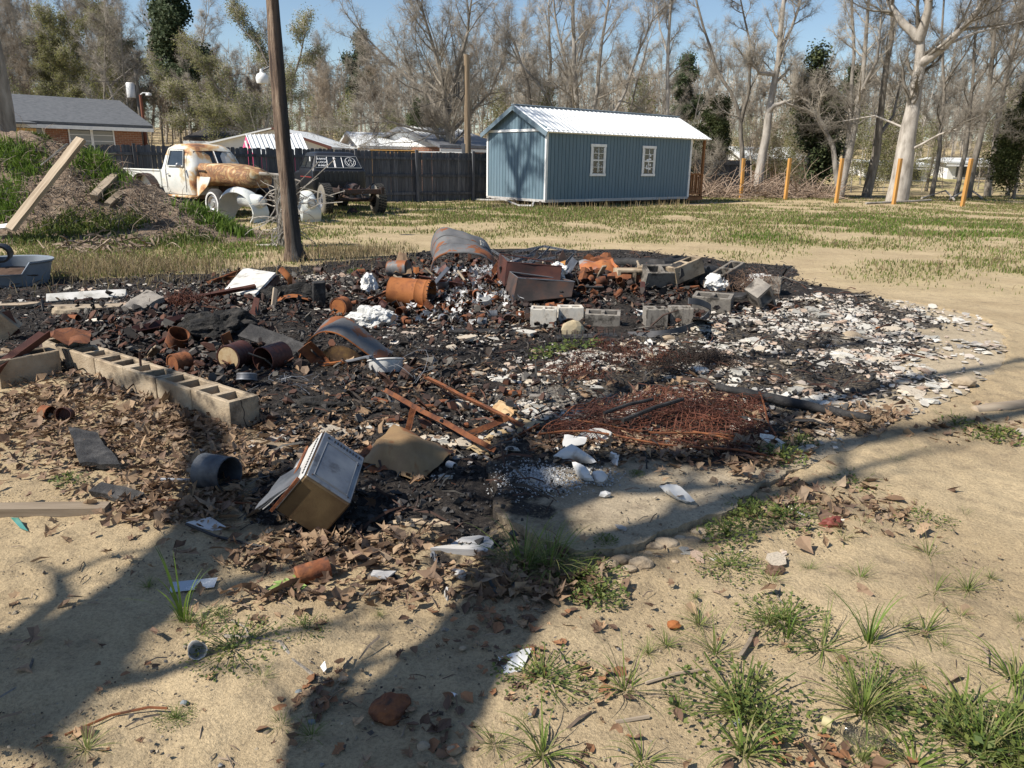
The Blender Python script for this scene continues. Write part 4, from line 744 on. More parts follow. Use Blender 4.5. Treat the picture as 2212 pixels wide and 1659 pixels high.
mb = MB(); mb.add([A_, C_, E_, Vector((C_.x, C_.y, 0)), Vector((E_.x, E_.y, 0))], [(0, 1, 2)[::-1], (2, 1, 3, 4)[::-1]]); mb.add([B_, D_, F_, Vector((D_.x, D_.y, 0)), Vector((F_.x, F_.y, 0))], [(0, 1, 2), (2, 1, 3, 4)]); mb.add([C_, D_, Vector((D_.x, D_.y, 0)), Vector((C_.x, C_.y, 0)), A_, B_, F_, E_], [(0, 1, 2, 3), (4, 5, 6, 7)]); mb.build('wall', m_pink, ph)
n_ = (C_-A_).cross(E_-A_).normalized()*(-1 if ((C_-A_).cross(E_-A_)).y > 0 else 1); ctr = at(536, 317, 30.6)-o_; ax1 = (C_-E_).normalized(); up = Vector((0, 0, 1))
Mw = Matrix((ax1, n_, up)).transposed(); wn_ = MB(); wn_.box((0, 0, 0), (.20, .03, .42)); o = wn_.build('window', m_white, ph, ctr+n_*.04, Mw)
for i in range(2):
    for j in range(3): MB().box((-.045+.09*i, .02 if n_.y < 0 else .02, -.12+.12*j), (.055, .02, .08)).build('pane', m_glass, o)
def far_house(label, uv, Y, dep, ridge_v, m_roof, wallm=m_brick, name='brick_house', eave_v=None, rot=0., gable=False):
    a, b = at(uv[0], uv[2], Y), at(uv[1], uv[3], Y+rot); a0 = Vector((a.x, a.y, H(a.x, a.y))); d = Vector((b.x-a.x, b.y-a.y, 0)); L = d.length; t = thing(name, label, 'house', a0, (0, 0, math.atan2(d.y, d.x))); ez = a.z-a0.z; rz = at((uv[0]+uv[1])/2, ridge_v, Y+dep/2+rot/2).z-a0.z
    MB().box((L/2, dep/2, ez/2), (L, dep, ez)).build('wall', wallm, t); r_ = gable_roof(t, 0, L, 0, dep, ez, rz, m_roof, ov=.35); MB().prism([(0, ez-.01), (dep, ez-.01), (dep/2, rz-.05)], -.02, L+.02, Matrix(((0, 0, 1), (1, 0, 0), (0, 1, 0)))).build('gable_wall', m_white, t); MB().box((L/2, -.38, ez-.18), (L+.7, .03, .14)).build('fascia', m_white, t)
    for k in range(2):
        w_ = MB().box((L*(.3+.4*k), -.02, ez*.55), (1.1, .04, 1.0)).build('window', m_glass, t); MB().box((0, -.025, -.52), (1.25, .05, .07)).build('sill', m_white, w_)
    return t, L, ez, rz, dep
far_house('low brick house with a dark roof left of the white garage', (415, 560, 300, 303), 44, 7, 280, m_shd)
t, L, ez, rz, dep = far_house('brick house with a bright white gable behind the spreading tree', (788, 960, 318, 322), 42, 8, 293, m_roofw, rot=1.5)
t, L, ez, rz, dep = far_house('brick house with a ribbed silver metal roof just left of the cabin', (955, 1075, 316, 320), 40, 8, 285, m_galv, rot=2)
for k in range(16): MB().tube([(L*k/15, -.3, ez-.05), (L*k/15, dep/2, rz+.17)], .04, 4).build('roof_rib', m_roofw, t)
a, b = at(800, 327, 38), at(905, 329, 38); mb = MB(); mb.box(((b.x-a.x)/2, 0, 0), (b.x-a.x, .2, .17)); tr_ = thing('timber_beam', 'new yellow timber beam topping a lean-to behind the fence', 'beam', (a.x, 38, a.z)); mb.build('beam', m_yel, tr_); MB().box(((b.x-a.x)*.5+1.2, .4, .02), (5, 1, .05)).build('sheet_roof', m_roofw, tr_)
for x_ in (.1, b.x-a.x-.1): MB().box((x_, 0, -a.z/2), (.1, .1, a.z)).build('post', m_yel, tr_)
a, b = at(905, 330, 38.2), at(985, 332, 38.2); tag(MB().box(((a.x+b.x)/2, 38.2, a.z-.1), (b.x-a.x, .15, .24)).build('timber_beam', m_red), 'reddish brown timber beam right of the yellow one behind the fence', 'beam')
far_house('white-roofed brick house glimpsed through the trunks behind the brush heap', (1612, 1740, 345, 345), 56, 8, 322, m_roofw)
far_house('pale house glimpsed between trunks right of the middle yellow post', (1900, 2010, 358, 360), 62, 8, 350, m_roofw, m_white, 'white_house'); far_house('small white-walled house far behind the last yellow post', (2050, 2160, 352, 354), 64, 6, 345, m_roofw, m_white, 'white_house')
# ================================================================== dirt mound
MC = [(at(40, 400, 17.0), 1.95, 2.3, 1.7), (at(190, 400, 16.6), 1.2, 1.2, 1.4), (at(300, 400, 16.2), .85, 1.1, 1.2), (at(400, 400, 15.8), .55, 1.0, 1.0), (at(-160, 400, 17.5), 1.7, 2.2, 2.0), (at(120, 470, 15.2), .5, 1.6, .9)]
def MH(x, y):
    h = 0
    for p, a, sx, sy in MC: h = np.sqrt(h*h+gau(x, y, p.x, p.y, sx, sy, a)**2)
    k = np.clip(h*3, 0, 1); return h*(1+.16*(fbm(x, y, .9, 3)-.5))+k*((fbm(x, y, 2.2, 2)-.5)*.34+(fbm(x, y, 9, 5, 3)-.5)*.10)-.03
mx, my = np.meshgrid(np.linspace(-16.5, -4.6, 190), np.linspace(12.4, 21, 130)); mz = MH(mx, my)+Hbase(mx, my); mv = np.stack([mx, my, mz], -1).reshape(-1, 3)
ii = np.arange(mx.size).reshape(mx.shape); mf = np.stack([ii[:-1, :-1], ii[:-1, 1:], ii[1:, 1:], ii[1:, :-1]], -1).reshape(-1, 4)
m_dirt = mat('root_dirt', [(.10, .07, .05), (.19, .14, .10), (.28, .215, .16)], 1.6, .95, bump=1., bscale=16, bdist=.05, var=0, detail=12, nrough=.75)
tag(link(fast_mesh('dirt_mound', mv, mf, m_dirt, True), 'dirt_mound'), kind='structure')
def MG(u, v):
    """photo point -> point on the mound's near slope"""
    d = ray(u, v); o = Vector((0, 0, CH)); t0 = 11.5/d.y
    for k in range(260):
        p = o+d*(t0+k*.04); h = max(float(MH(p.x, p.y)), 0)+H(p.x, p.y)
        if p.z < h: return Vector((p.x, p.y, h))
    p = gp(u, max(v, 380)); return Vector((p.x, p.y, H(p.x, p.y)))
def timber(label, a, b, w, h, m, name='timber', roll=0., cat='timber', ragged=0, seed=1, bev=.006, grp=None):
    """a squared timber or board from a to b, lying as given"""
    a, b = Vector(a), Vector(b); d = b-a; L = d.length; q = d.to_track_quat('X', 'Z').to_matrix() @ Rx(roll); mb = MB(); n = max(3, int(L/.25)); rg = random.Random(seed); vs = []; fs = []
    for i in range(n+1):
        e = 1-ragged*(abs(i/n-.5)*2)**6*rg.uniform(.2, .9)
        for sy, sz in ((-1, -1), (1, -1), (1, 1), (-1, 1)): vs.append(Vector((L*(i/n-.5), sy*w/2*e, sz*h/2*e))+Vector((rg.gauss(0, .004), rg.gauss(0, .003), rg.gauss(0, .003)))*(1+4*ragged))
    for i in range(n):
        for k in range(4): fs.append((i*4+k, i*4+(k+1) % 4, (i+1)*4+(k+1) % 4, (i+1)*4+k))
    fs += [(3, 2, 1, 0), (n*4, n*4+1, n*4+2, n*4+3)]; mb.add(vs, fs); o = link(mb.mesh(name, m), name, None, (a+b)/2, q); return tag(o, label, cat, grp)
timber('long weathered plank leaning up the dirt mound from lower left to its top', at(22, 496, 13.7), at(176, 300, 14.6), .24, .07, m_wood, 'long_plank', .3)
timber('stubby grey post piece stuck in the middle of the dirt mound', MG(208, 434)+Vector((0, -.1, .05)), MG(248, 386)+Vector((0, .1, .08)), .14, .12, m_wood, 'wood_post_piece', .2, ragged=.3); timber('shorter broken post piece lying just below the other on the mound', MG(236, 448)+Vector((0, -.1, .04)), MG(262, 425)+Vector((0, .1, .06)), .12, .10, m_wood, 'wood_post_piece', .4, ragged=.4, seed=3)
timber('white painted board end at the left edge below the leaning plank', MG(-60, 516)+Vector((0, -.2, .12)), MG(55, 500)+Vector((0, -.2, .12)), .14, .03, m_white, 'white_board', .4)
tag(link(bent(MB().box((0, 0, 0), (.09, .06, .55)).mesh('wood_stick', m_wood), .01, 5), 'wood_stick', None, MG(176, 318)+Vector((0, .1, .2)), (.2, -.35, 0)), 'short stick standing up at the top of the leaning plank', 'stick')
tag(MB().tube([MG(185, 322)+Vector((0, 0, .25)), MG(150, 345)+Vector((0, 0, .3)), MG(90, 370)+Vector((0, 0, .1))], .02, 5).build('fallen_branch', m_barkp), 'thin fallen branch slanting across the left top of the mound', 'branch')
tag(MB().tube([MG(170, 330)+Vector((0, 0, .2)), MG(200, 322)+Vector((0, 0, .45)), MG(262, 305)+Vector((0, 0, .55))], .016, 5).build('bare_branch', m_barkp), 'bare branch poking up right of the mound top', 'branch')
def strands(name, label, pts, n, L, r, m, seed, cat='roots', spread=.5, flat=.35, grav=0):
    rg = random.Random(seed); mb = MB()
    for _ in range(n):
        p = Vector(rg.choice(pts))+Vector((rg.gauss(0, spread), rg.gauss(0, spread), 0)); p.z = max(float(MH(p.x, p.y)) if 'root' in name or 'mound' in name else 0, 0)+HS(p.x, p.y)+rg.uniform(0, .06); d = Vector((rg.gauss(0, 1), rg.gauss(0, 1), rg.gauss(flat, .3))).normalized(); l = L*rg.uniform(.3, 1.1); o = [p]
        for k in range(4): d = (d+Vector((rg.gauss(0, .35), rg.gauss(0, .35), rg.gauss(-.25, .25)))).normalized(); o.append(o[-1]+d*l/4)
        mb.tube(o, [r*rg.uniform(.6, 1.3)]*4+[r*.3], 3, cap=False)
    return tag(mb.build(name, m), label, cat, kind='stuff')
strands('mound_roots', 'tangle of grey roots and twigs over the dirt mound', [MG(u, v) for u, v in ((60, 330), (120, 330), (150, 400), (190, 400), (230, 360), (330, 450), (370, 470), (120, 440), (90, 480), (260, 470), (300, 430), (20, 420), (400, 490))], 1500, .55, .006, island_mat('root_strand', [(.13, .10, .075), (.24, .19, .145), (.34, .28, .22)], .9), 9, spread=.35)
strands('bark_scraps', 'loose heap of pale bark strips and splinters at the foot of the mound', [G(u, v) for u, v in ((215, 520), (240, 525), (190, 535), (265, 515), (290, 535), (225, 545), (170, 540))], 420, .5, .016, i_bark, 10, 'bark', spread=.28, flat=.15)
tag(MB().lathe([(0, .12), (.05, .1), (.09, 0), (.06, -.02), (0, -.02)], 8, wob=.2).build('orange_scrap', mat('orange_plastic', [(.75, .16, .03)], 1, .5, bump=0, var=0), None, G(272, 505, .14), (0, 1.1, .3)), 'small bright orange scrap on top of the pile of bark strips', 'scrap')
# ================================================================== blades: grass as many thin bent faces
def blades(name, P, hgt, wid, m, seed=0, lean=.35, z=None, bend=.5, mi=None):
    """P (n,2|3) roots; each blade is two segments narrowing to a tip, joined as one stuff mesh"""
    r = np.random.default_rng(seed); n = len(P); z = P[:, 2] if z is None else z; a = r.uniform(0, 2*pi, n); h = hgt*r.uniform(.4, 1.15, n)*(1 if np.isscalar(hgt) else 1); w = wid*r.uniform(.6, 1.3, n)
    la = r.uniform(0, 2*pi, n); lm = np.abs(r.normal(0, lean, n)); dx, dy = np.cos(la)*lm*h, np.sin(la)*lm*h; wx, wy = np.cos(a)*w/2, np.sin(a)*w/2
    V = np.empty((n, 5, 3)); x, y = P[:, 0], P[:, 1]
    V[:, 0] = np.stack([x-wx, y-wy, z-.01], -1); V[:, 1] = np.stack([x+wx, y+wy, z-.01], -1)
    V[:, 2] = np.stack([x+dx*.35+wx*.8, y+dy*.35+wy*.8, z+h*.55], -1); V[:, 3] = np.stack([x+dx*.35-wx*.8, y+dy*.35-wy*.8, z+h*.55], -1); V[:, 4] = np.stack([x+dx*(.8+bend), y+dy*(.8+bend), z+h*(1-.25*lm)], -1)
    b = np.arange(n)[:, None]*5; F = np.concatenate([b+[[0, 1, 2]], b+[[0, 2, 3]], b+[[3, 2, 4]]], 1).reshape(-1, 3); return fast_mesh(name, V.reshape(-1, 3), F, m)
def scatter(n, box, dens, seed, zfn=None):
    """rejection sampled roots inside a photo box (u0,v0,u1,v1), dens(x,y) in 0..1; sampled evenly over the ground"""
    r = np.random.default_rng(seed); u0, v0, u1, v1 = box; cs = [gp(u, v) for u in (u0, u1) for v in (v0, v1)]; x0, x1 = min(c.x for c in cs), max(c.x for c in cs); y0, y1 = min(c.y for c in cs), max(c.y for c in cs); out = []
    tot = 0; tries = 0
    while tot < n and tries < 60:
        x = r.uniform(x0, x1, n*3); y = y0+(y1-y0)*r.random(n*3)**1.5; u, v = projn(x, y); k = (u > u0) & (u < u1) & (v > v0) & (v < v1) & (r.random(n*3) < dens(x, y)); out.append(np.stack([x[k], y[k]], -1)); tot += k.sum(); tries += 1
    P = np.concatenate(out)[:n]; z = Hbase(P[:, 0], P[:, 1]); z = z+np.where(slabd(P[:, 0], P[:, 1]) > 0, .05, 0); return np.concatenate([P, z[:, None]], 1)
gd = lambda x, y: np.clip(grassm(x, y)*1.5-.10, 0, 1)**1.1
P = scatter(130000, (-60, 425, 2280, 640), gd, 1); dist = P[:, 1]; k = np.random.default_rng(2).random(len(P)); lush = ell(P[:, 0], P[:, 1], [(540, 550, 130, 40, 1.), (2050, 497, 330, 33, .8), (1640, 512, 90, 12, 1.), (250, 560, 240, 40, .45), (1100, 462, 200, 15, .6)])
sel_l = k < lush*.75; sel_d = (~sel_l) & (k > .80)
for nm, s_, m_, hh in (('field_grass', ~sel_l & ~sel_d, i_grass, .055), ('lush_grass', sel_l, i_lush, .075), ('dry_grass', sel_d, i_dry, .09)):
    tag(link(blades(nm, P[s_], hh*np.clip(.6+dist[s_]/30, .6, 1.25), .010+.0006*dist[s_], m_, 3), nm), {'field_grass': 'patchy green grass growing over the sandy yard', 'lush_grass': 'brighter green grass patches in the yard', 'dry_grass': 'dry straw coloured stalks among the grass'}[nm], 'grass', kind='stuff')
P = scatter(5000, (-40, 540, 900, 640), lambda x, y: np.clip(ell(x, y, [(280, 590, 240, 26, 1.), (520, 590, 120, 14, .7), (760, 545, 120, 22, 1.), (90, 600, 120, 20, .6)])*1.2*(1-.7*burn(x, y)), 0, 1), 5); tag(link(blades('dry_weeds', P, .20, .009, i_dry, 6, lean=.6), 'dry_weeds'), 'dry leggy weeds between the mound and the burnt ground', 'weeds', kind='stuff')
def mgrass(nm, spots, n, h, m, seed, label):
    r = np.random.default_rng(seed); A = []
    for u, v, s_ in spots:
        s_ *= .72; p = MG(u, v); q = np.stack([r.normal(p.x, s_, n), r.normal(p.y, s_*.8, n)], -1); A.append(q)
    Q = np.concatenate(A); z = np.maximum(MH(Q[:, 0], Q[:, 1]), 0)+Hbase(Q[:, 0], Q[:, 1]); tag(link(blades(nm, np.concatenate([Q, z[:, None]], 1), h, .026, m, seed, lean=.5), nm), label, 'grass', kind='stuff')
mgrass('mound_grass', [(45, 345, .28), (60, 375, .25), (200, 365, .22), (230, 385, .3), (300, 370, .25), (330, 385, .28), (355, 410, .22), (385, 430, .25), (430, 460, .3), (470, 480, .3), (215, 350, .2), (10, 420, .3), (20, 460, .25), (500, 500, .3), (10, 330, .2)], 300, .24, i_lush, 7, 'thick bright green grass clumps growing on the dirt mound')
mgrass('mound_weeds', [(170, 490, .35), (230, 495, .35), (120, 495, .3), (280, 480, .25), (225, 425, .15), (100, 300, .2), (320, 530, .5), (70, 520, .35), (60, 350, .3), (420, 520, .4)], 420, .13, i_weed, 8, 'low weeds over the foot of the mound')
# tall stalk row before the cabin
P = scatter(420, (1060, 436, 1490, 452), lambda x, y: np.ones_like(x), 12); tag(link(blades('seeding_stalks', P, .34, .02, i_dry, 13, lean=.15), 'seeding_stalks'), 'row of seeding stalks standing along the cabin front', 'weeds', kind='stuff')
P = scatter(900, (650, 425, 1060, 462), lambda x, y: np.ones_like(x), 14); tag(link(blades('shade_weeds', P, .20, .02, i_weed, 15, lean=.2), 'shade_weeds'), 'weeds along the foot of the fence', 'weeds', kind='stuff')
# ================================================================== old pickup
def rloft(mb, secs, n=6):
    """rings of rounded rectangles. secs: (centre, half a, half b, radius, axis a, axis b)"""
    rings = []
    for c, a, b, r, A, B in secs:
        c, A, B = Vector(c), Vector(A), Vector(B); r = min(r, a*.99, b*.99); ring = []
        for q, (sx, sy) in enumerate(((1, 1), (-1, 1), (-1, -1), (1, -1))):
            for k in range(n+1):
                t = pi/2*(q+k/n); ring.append(c+A*(sx*(a-r)+r*cos(t))+B*(sy*(b-r)+r*sin(t)))
        rings.append(ring)
    m = len(rings[0]); vs = [p for r_ in rings for p in r_]; fs = []
    for i in range(len(rings)-1):
        for k in range(m): fs.append((i*m+k, i*m+(k+1) % m, (i+1)*m+(k+1) % m, (i+1)*m+k))
    fs += [tuple(range(m))[::-1], tuple((len(rings)-1)*m+k for k in range(m))]; return mb.add(vs, fs)
m_oldp = mat('peeling_cream_paint', [(.35, (.60, .60, .57)), (.47, (.52, .50, .44)), (.53, (.50, .34, .17)), (.60, (.36, .17, .08)), (.68, (.15, .08, .05))], 1.9, .7, bump=.3, bscale=50, var=0, dist=.5)
m_oldw = mat('chalky_white_paint', [(.35, (.50, .53, .51)), (.55, (.62, .63, .60)), (.63, (.46, .40, .27)), (.7, (.26, .13, .07))], 1.6, .7, bump=.2, bscale=50, var=0)
m_tyre = mat('tyre_rubber', [(.03, .03, .03), (.055, .052, .048)], 6, .9, bump=.3, bscale=30); m_dusty = mat('dusty_tyre', [(.16, .145, .12), (.24, .22, .185)], 5, .95, bump=.3, bscale=30)
m_chrome = mat('dull_chrome', [(.35, .35, .36), (.5, .5, .5)], 4, .35, metal=.7, bump=.1, bscale=30)
p1_ = G(482, 470); t1 = thing('old_pickup', 'old rounded pickup with peeling cream and rusty paint and its fenders hanging loose', 'pickup', (p1_.x+.35, p1_.y+.4, p1_.z), (0, 0, radians(-38)), s=1.04)
X, Y_, Z_ = Vector((1, 0, 0)), Vector((0, 1, 0)), Vector((0, 0, 1))
mb = MB(); rloft(mb, [((-1.62, 0, .52), .78, .72, .12, X, Y_), ((-1.62, 0, .70), .80, .78, .15, X, Y_), ((-1.62, 0, 1.10), .80, .79, .18, X, Y_), ((-1.63, 0, 1.20), .76, .76, .2, X, Y_), ((-1.68, 0, 1.48), .66, .69, .22, X, Y_), ((-1.72, 0, 1.66), .58, .63, .26, X, Y_), ((-1.74, 0, 1.755), .46, .50, .28, X, Y_), ((-1.75, 0, 1.785), .25, .28, .25, X, Y_)])
cabm = mb.mesh('cab', [m_oldw, m_oldp], True, 50)
for p in cabm.polygons:
    c = p.center
    if c.z > 1.50 or c.x > -.98: p.material_index = 1
link(cabm, 'cab', t1)
mb = MB(); hs = [(-1.0, .60, 1.0, .30, .16), (-.6, .58, 1.03, .27, .2), (-.1, .53, 1.02, .26, .22), (.4, .46, .99, .24, .22), (.85, .38, .95, .21, .18), (1.02, .26, .93, .14, .12)]
m_hood = mat('rusted_hood_paint', [(.36, (.50, .42, .28)), (.44, (.42, .28, .13)), (.50, (.30, .15, .07)), (.56, (.16, .085, .05)), (.62, (.38, .24, .11)), (.7, (.10, .06, .04))], 3.2, .7, bump=.3, bscale=50, var=0, dist=1.)
rloft(mb, [((x, 0, zc), hw, hh_, r, Y_, Z_) for x, hw, zc, hh_, r in hs]); link(mb.mesh('hood', m_hood, True, 60), 'hood', t1)
mb = MB(); mb.sheet(lambda a, b: ((-1.0+.95*a), -.60-.16*sin(a*pi*.6)-.04*b, .98-.46*b*(1-a)**.6-.1*b), 8, 4, .02); mb.build('cowl_panel', m_oldp, t1)
mb = MB()
for sy in (-1, 1): mb.box((-.2, sy*.36, .48), (3.6, .08, .14))
mb.box((.35, 0, .48), (.1, .9, .1)); mb.box((-.1, 0, .72), (.8, .55, .36)); mb.box((-.95, 0, .8), (.06, 1.1, .5)); mb.build('chassis', m_dark_iron, t1)
def wheel(par, x, y, r, w, mt, mr, sd=-1, spokes=0, nm='wheel', hub=.55, tread=False):
    o = MB().lathe([(r*hub, -w/2), (r*.8, -w/2-.01), (r*.95, -w*.42), (r, -w*.3), (r, w*.3), (r*.95, w*.42), (r*.8, w/2+.01), (r*hub, w/2)], 28, 'y').mesh('tyre', mt, True, 40); root = link(o, nm, par, (x, y, r*.97))
    if tread:
        tb_ = MB()
        for k in range(34):
            a = 2*pi*k/34
            for q, yy in enumerate((-.3, 0, .3)): tb_.box((sin(a+q*.05)*(r+.008), yy*w, cos(a+q*.05)*(r+.008)), (.055, w*.24, .03), Ry(a+q*.05))
        tb_.build('tread', m_tyre, root)
    e = sd*w/2; rm = MB(); rm.lathe([(r*hub+.01, e*.95), (r*hub-.012, e*1.05), (r*hub-.03, e*.7), (r*.36, e*.45), (r*.34, e*.75), (r*.18, e*.8), (r*.17, e*1.05), (0, e*1.05)], 24, 'y')
    for k in range(8): a = 2*pi*k/8; rm.tube([(sin(a)*r*.42, e*.62, cos(a)*r*.42), (sin(a)*r*.42, e*.38, cos(a)*r*.42)], r*.055, 7)
    rm.build('rim', mr, root, smooth=True, angle=30); return root
wheel(t1, .02, -.70, .36, .19, m_tyre, m_chrome); wheel(t1, .02, .70, .36, .19, m_tyre, m_chrome, 1); wheel(t1, -3.1, -.72, .36, .19, m_tyre, m_dark_iron); wheel(t1, -3.1, .72, .36, .19, m_tyre, m_dark_iron, 1)
link(MB().lathe([(.355, -.01), (.30, -.014), (.29, .0), (.34, .0)], 28, 'y').mesh('whitewall', m_white, True), 'whitewall', t1, (.02, -.81, .35), (0, 0, 0), .80)
# windscreen in two panes, side window, door seams
def pane4(par, pts, m, nm, th=.012, fr=None, fw=.03, frm=None):
    pts = [Vector(p) for p in pts]; n_ = (pts[1]-pts[0]).cross(pts[3]-pts[0]).normalized(); mb = MB(); mb.add(pts+[p-n_*th for p in pts], [(0, 1, 2, 3), (7, 6, 5, 4), (0, 4, 5, 1), (1, 5, 6, 2), (2, 6, 7, 3), (3, 7, 4, 0)]); o = mb.build(nm, m, par)
    if frm: MB().tube([p+n_*.004 for p in pts], fw/2, 6, closed=True).build('frame', frm, o)
    return o
ws = lambda y, z: (-.835-.225*(z-1.17)/.42-(.10*(abs(y)/.6)**3), y, z)
for s_ in (-1, 1): pane4(t1, [ws(s_*.025, 1.19), ws(s_*.60, 1.19), ws(s_*.52, 1.575), ws(s_*.025, 1.60)] if s_ > 0 else [ws(-.60, 1.19), ws(-.025, 1.19), ws(-.025, 1.60), ws(-.52, 1.575)], m_glass, 'windscreen', frm=m_dark_iron, fw=.03)
MB().tube([Vector(ws(0, 1.18))+Vector((.03, 0, 0)), Vector(ws(0, 1.60))+Vector((.03, 0, 0))], .014, 6).build('windscreen_divider', m_white, t1)
dy = -.805
pane4(t1, [(-1.95, -.785, 1.22), (-1.2, -.785, 1.22), (-1.28, -.685, 1.60), (-1.90, -.685, 1.60)], m_glass, 'side_window', frm=m_oldw, fw=.035)
mb = MB(); mb.tube([(-1.12, dy+.012, .58), (-1.10, dy, 1.15), (-1.2, -.70, 1.62), (-1.95, -.69, 1.64), (-2.05, dy, 1.15), (-2.03, dy+.012, .60)], .008, 5); mb.build('door_seam', m_dark_iron, t1)
MB().box((-1.92, -.83, 1.02), (.12, .03, .03), bev=.008).build('door_handle', m_chrome, t1); mb = MB(); mb.lathe([(0, .03), (.06, .02), (.07, -.01), (0, -.03)], 12, 'x'); mb.tube([(0, 0, 0), (-.02, .12, -.08)], .008, 5); mb.build('wing_mirror', m_chrome, t1, (-1.12, -.95, 1.24))
MB().box((-1.35, -.80, .48), (1.2, .18, .05), bev=.01).build('running_board', m_oldp, t1)
mb = MB(); mb.box((-3.45, -.72, .88), (2.0, .04, .42)); mb.box((-3.45, .72, .88), (2.0, .04, .42)); mb.box((-3.45, 0, .68), (2.0, 1.4, .04)); mb.box((-4.43, 0, .88), (.04, 1.4, .42)); mb.box((-2.46, 0, .9), (.04, 1.4, .45)); mb.tube([(-4.45, -.74, 1.1), (-2.45, -.74, 1.1)], .025, 6); mb.build('bed', m_oldw, t1)
mb = MB(); mb.sheet(lambda a, b: (-3.1+.62*cos(pi*a), -.74-.22*sin(pi*b*.5), .45+.55*sin(pi*a)), 12, 3, .02); mb.build('rear_fender', m_dark_iron, t1)
mb = MB(); mb.box((0, 0, 0), (.02, .5, .03)); mb.build('hood_emblem', m_dark_iron, t1, (-.75, -.60, 1.12), (0, 0, pi/2))
def fender(label, loc, rz, s, tone, mir=1, par=None):
    t = thing('loose_fender', label, 'fender', loc, (0, 0, rz), s=s); mb = MB()
    # crown shell over the wheel and a rounded nose that carries the lamp
    def fn(a, b):
        A = pi*a; r = .52+.04*sin(A); x = -r*cos(A)*1.05; z = .62*sin(A)**.75 if 0 < a < 1 else 0; y = mir*(-.20+.42*b-.10*sin(pi*b)); dz = .10*sin(pi*min(b, .999))*(1 if z > .05 else 0)
        return (x, y, max(z+dz*sin(A)-.28*(b > .98), 0)+.0)
    mb.sheet(fn, 18, 6, .02); 
    rloft(mb, [((.0, mir*-.02, .46), .10, .12, .10, Y_, Z_), ((.3, mir*-.02, .46), .15, .15, .14, Y_, Z_), ((.58, mir*-.02, .44), .145, .145, .13, Y_, Z_), ((.66, mir*-.02, .44), .11, .11, .10, Y_, Z_)])
    mb.sheet(lambda a, b: (.50+.12*sin(pi*b), mir*(-.24+.44*a), .42-.42*b), 5, 4, .02)
    mb.build('shell', tone, t, smooth=True, angle=50); q = MB(); q.lathe([(0, .02), (.06, .018), (.085, 0), (.088, -.03)], 18, 'x'); q.build('headlight', mat('lamp_glass', [(.45, .47, .48), (.6, .62, .62)], 2, .12, bump=0, spec=.8), t, (.68, mir*-.02, .44)); MB().lathe([(.088, -.03), (.108, -.02), (.112, .012), (.092, .02)], 20, 'x').build('headlight_ring', m_chrome, t, (.68, mir*-.02, .44), smooth=True); return t
p = G(525, 478); fender('chalky white front fender with its round headlamp sitting in the grass before the old pickup', p, radians(-30), 1.12, m_oldw)
p = G(652, 478); fender('second loose fender with headlamp showing right of the charred trunk', p+Vector((0, .35, 0)), radians(-62), 1.05, m_oldw, -1)
mb = MB()
for k in range(5): mb.box((0, 0, .2+.1*k), (.05, .8-.06*k, .035), bev=.008)
mb.box((-.03, 0, .4), (.03, .8, .6)); p = G(615, 480); tag(mb.build('front_grille', m_dark_iron, None, p+Vector((0, .45, 0)), (0, 0, radians(-55))), 'dark slatted front grille standing between the two loose fenders', 'grille')
# ================================================================== black truck on a bare frame
p2 = G(762, 462); t2_ = thing('black_truck', 'black pickup cab seen from behind on a bare frame with one dusty wheel', 'pickup', (p2.x, p2.y, p2.z), (0, 0, radians(119)))
m_blk = mat('black_truck_paint', [(.012, .013, .016), (.02, .021, .025)], 3, .35, bump=0, spec=.5, var=0)
mb = MB(); rloft(mb, [((1.95, 0, .55), .82, .74, .10, X, Y_), ((1.95, 0, .70), .84, .82, .12, X, Y_), ((1.95, 0, 1.18), .84, .82, .10, X, Y_), ((1.98, 0, 1.26), .80, .79, .10, X, Y_), ((2.05, 0, 1.60), .62, .66, .10, X, Y_), ((2.07, 0, 1.70), .56, .61, .14, X, Y_), ((2.08, 0, 1.735), .44, .50, .2, X, Y_)]); mb.build('cab', m_blk, t2_, smooth=True, angle=40)
mb = MB(); rloft(mb, [((2.75, 0, .95), .78, .24, .1, Y_, Z_), ((3.6, 0, .93), .75, .22, .1, Y_, Z_), ((4.2, 0, .88), .68, .18, .1, Y_, Z_)]); mb.build('hood', m_blk, t2_)
RW = lambda y, z: (1.165+(z-1.26)*.62, y, z); rwin = pane4(t2_, [RW(.70, 1.27), RW(-.70, 1.27), RW(-.60, 1.60), RW(.60, 1.60)], m_glass, 'rear_window', frm=mat('window_seal', [(.3, .31, .32)], 1, .5, bump=0), fw=.03)
mb = MB()
for y in (.34, .12, .09, -.14): mb.tube([RW(y, 1.27), RW(y*.92, 1.60)], .011, 5)
o = mb.build('window_divider', m_chrome, rwin)
nrm = Vector((-1, 0, .62)).normalized(); upv = Vector((.62, 0, 1)).normalized(); rgt = Vector((0, -1, 0)); TM = Matrix((rgt, upv, rgt.cross(upv))).transposed()
m_let = mat('white_lettering', [(.8, .8, .8)], 1, .6, bump=0, var=0)
def letter(txt, y, z, size, par, align='LEFT'):
    cu = bpy.data.curves.new('lettering', 'FONT'); cu.body = txt; cu.size = size; cu.align_x = align; cu.extrude = .001; cu.offset = .0012; cu.materials.append(m_let); tmp = bpy.data.objects.new('tmp', cu); COL.objects.link(tmp); bpy.context.view_layer.update(); me = bpy.data.meshes.new_from_object(tmp.evaluated_get(bpy.context.evaluated_depsgraph_get())); bpy.data.objects.remove(tmp); return link(me, 'lettering', par, Vector(RW(y, z))+nrm*.012, TM)
letter('B-BANG', .62, 1.50, .085, rwin); letter('L-LOCAL', .65, 1.405, .085, rwin); letter('M-MILFS', .62, 1.31, .085, rwin)
mb = MB(); cc = Vector(RW(-.38, 1.435)); P2 = lambda a, b: cc+rgt*a+upv*b+nrm*.015
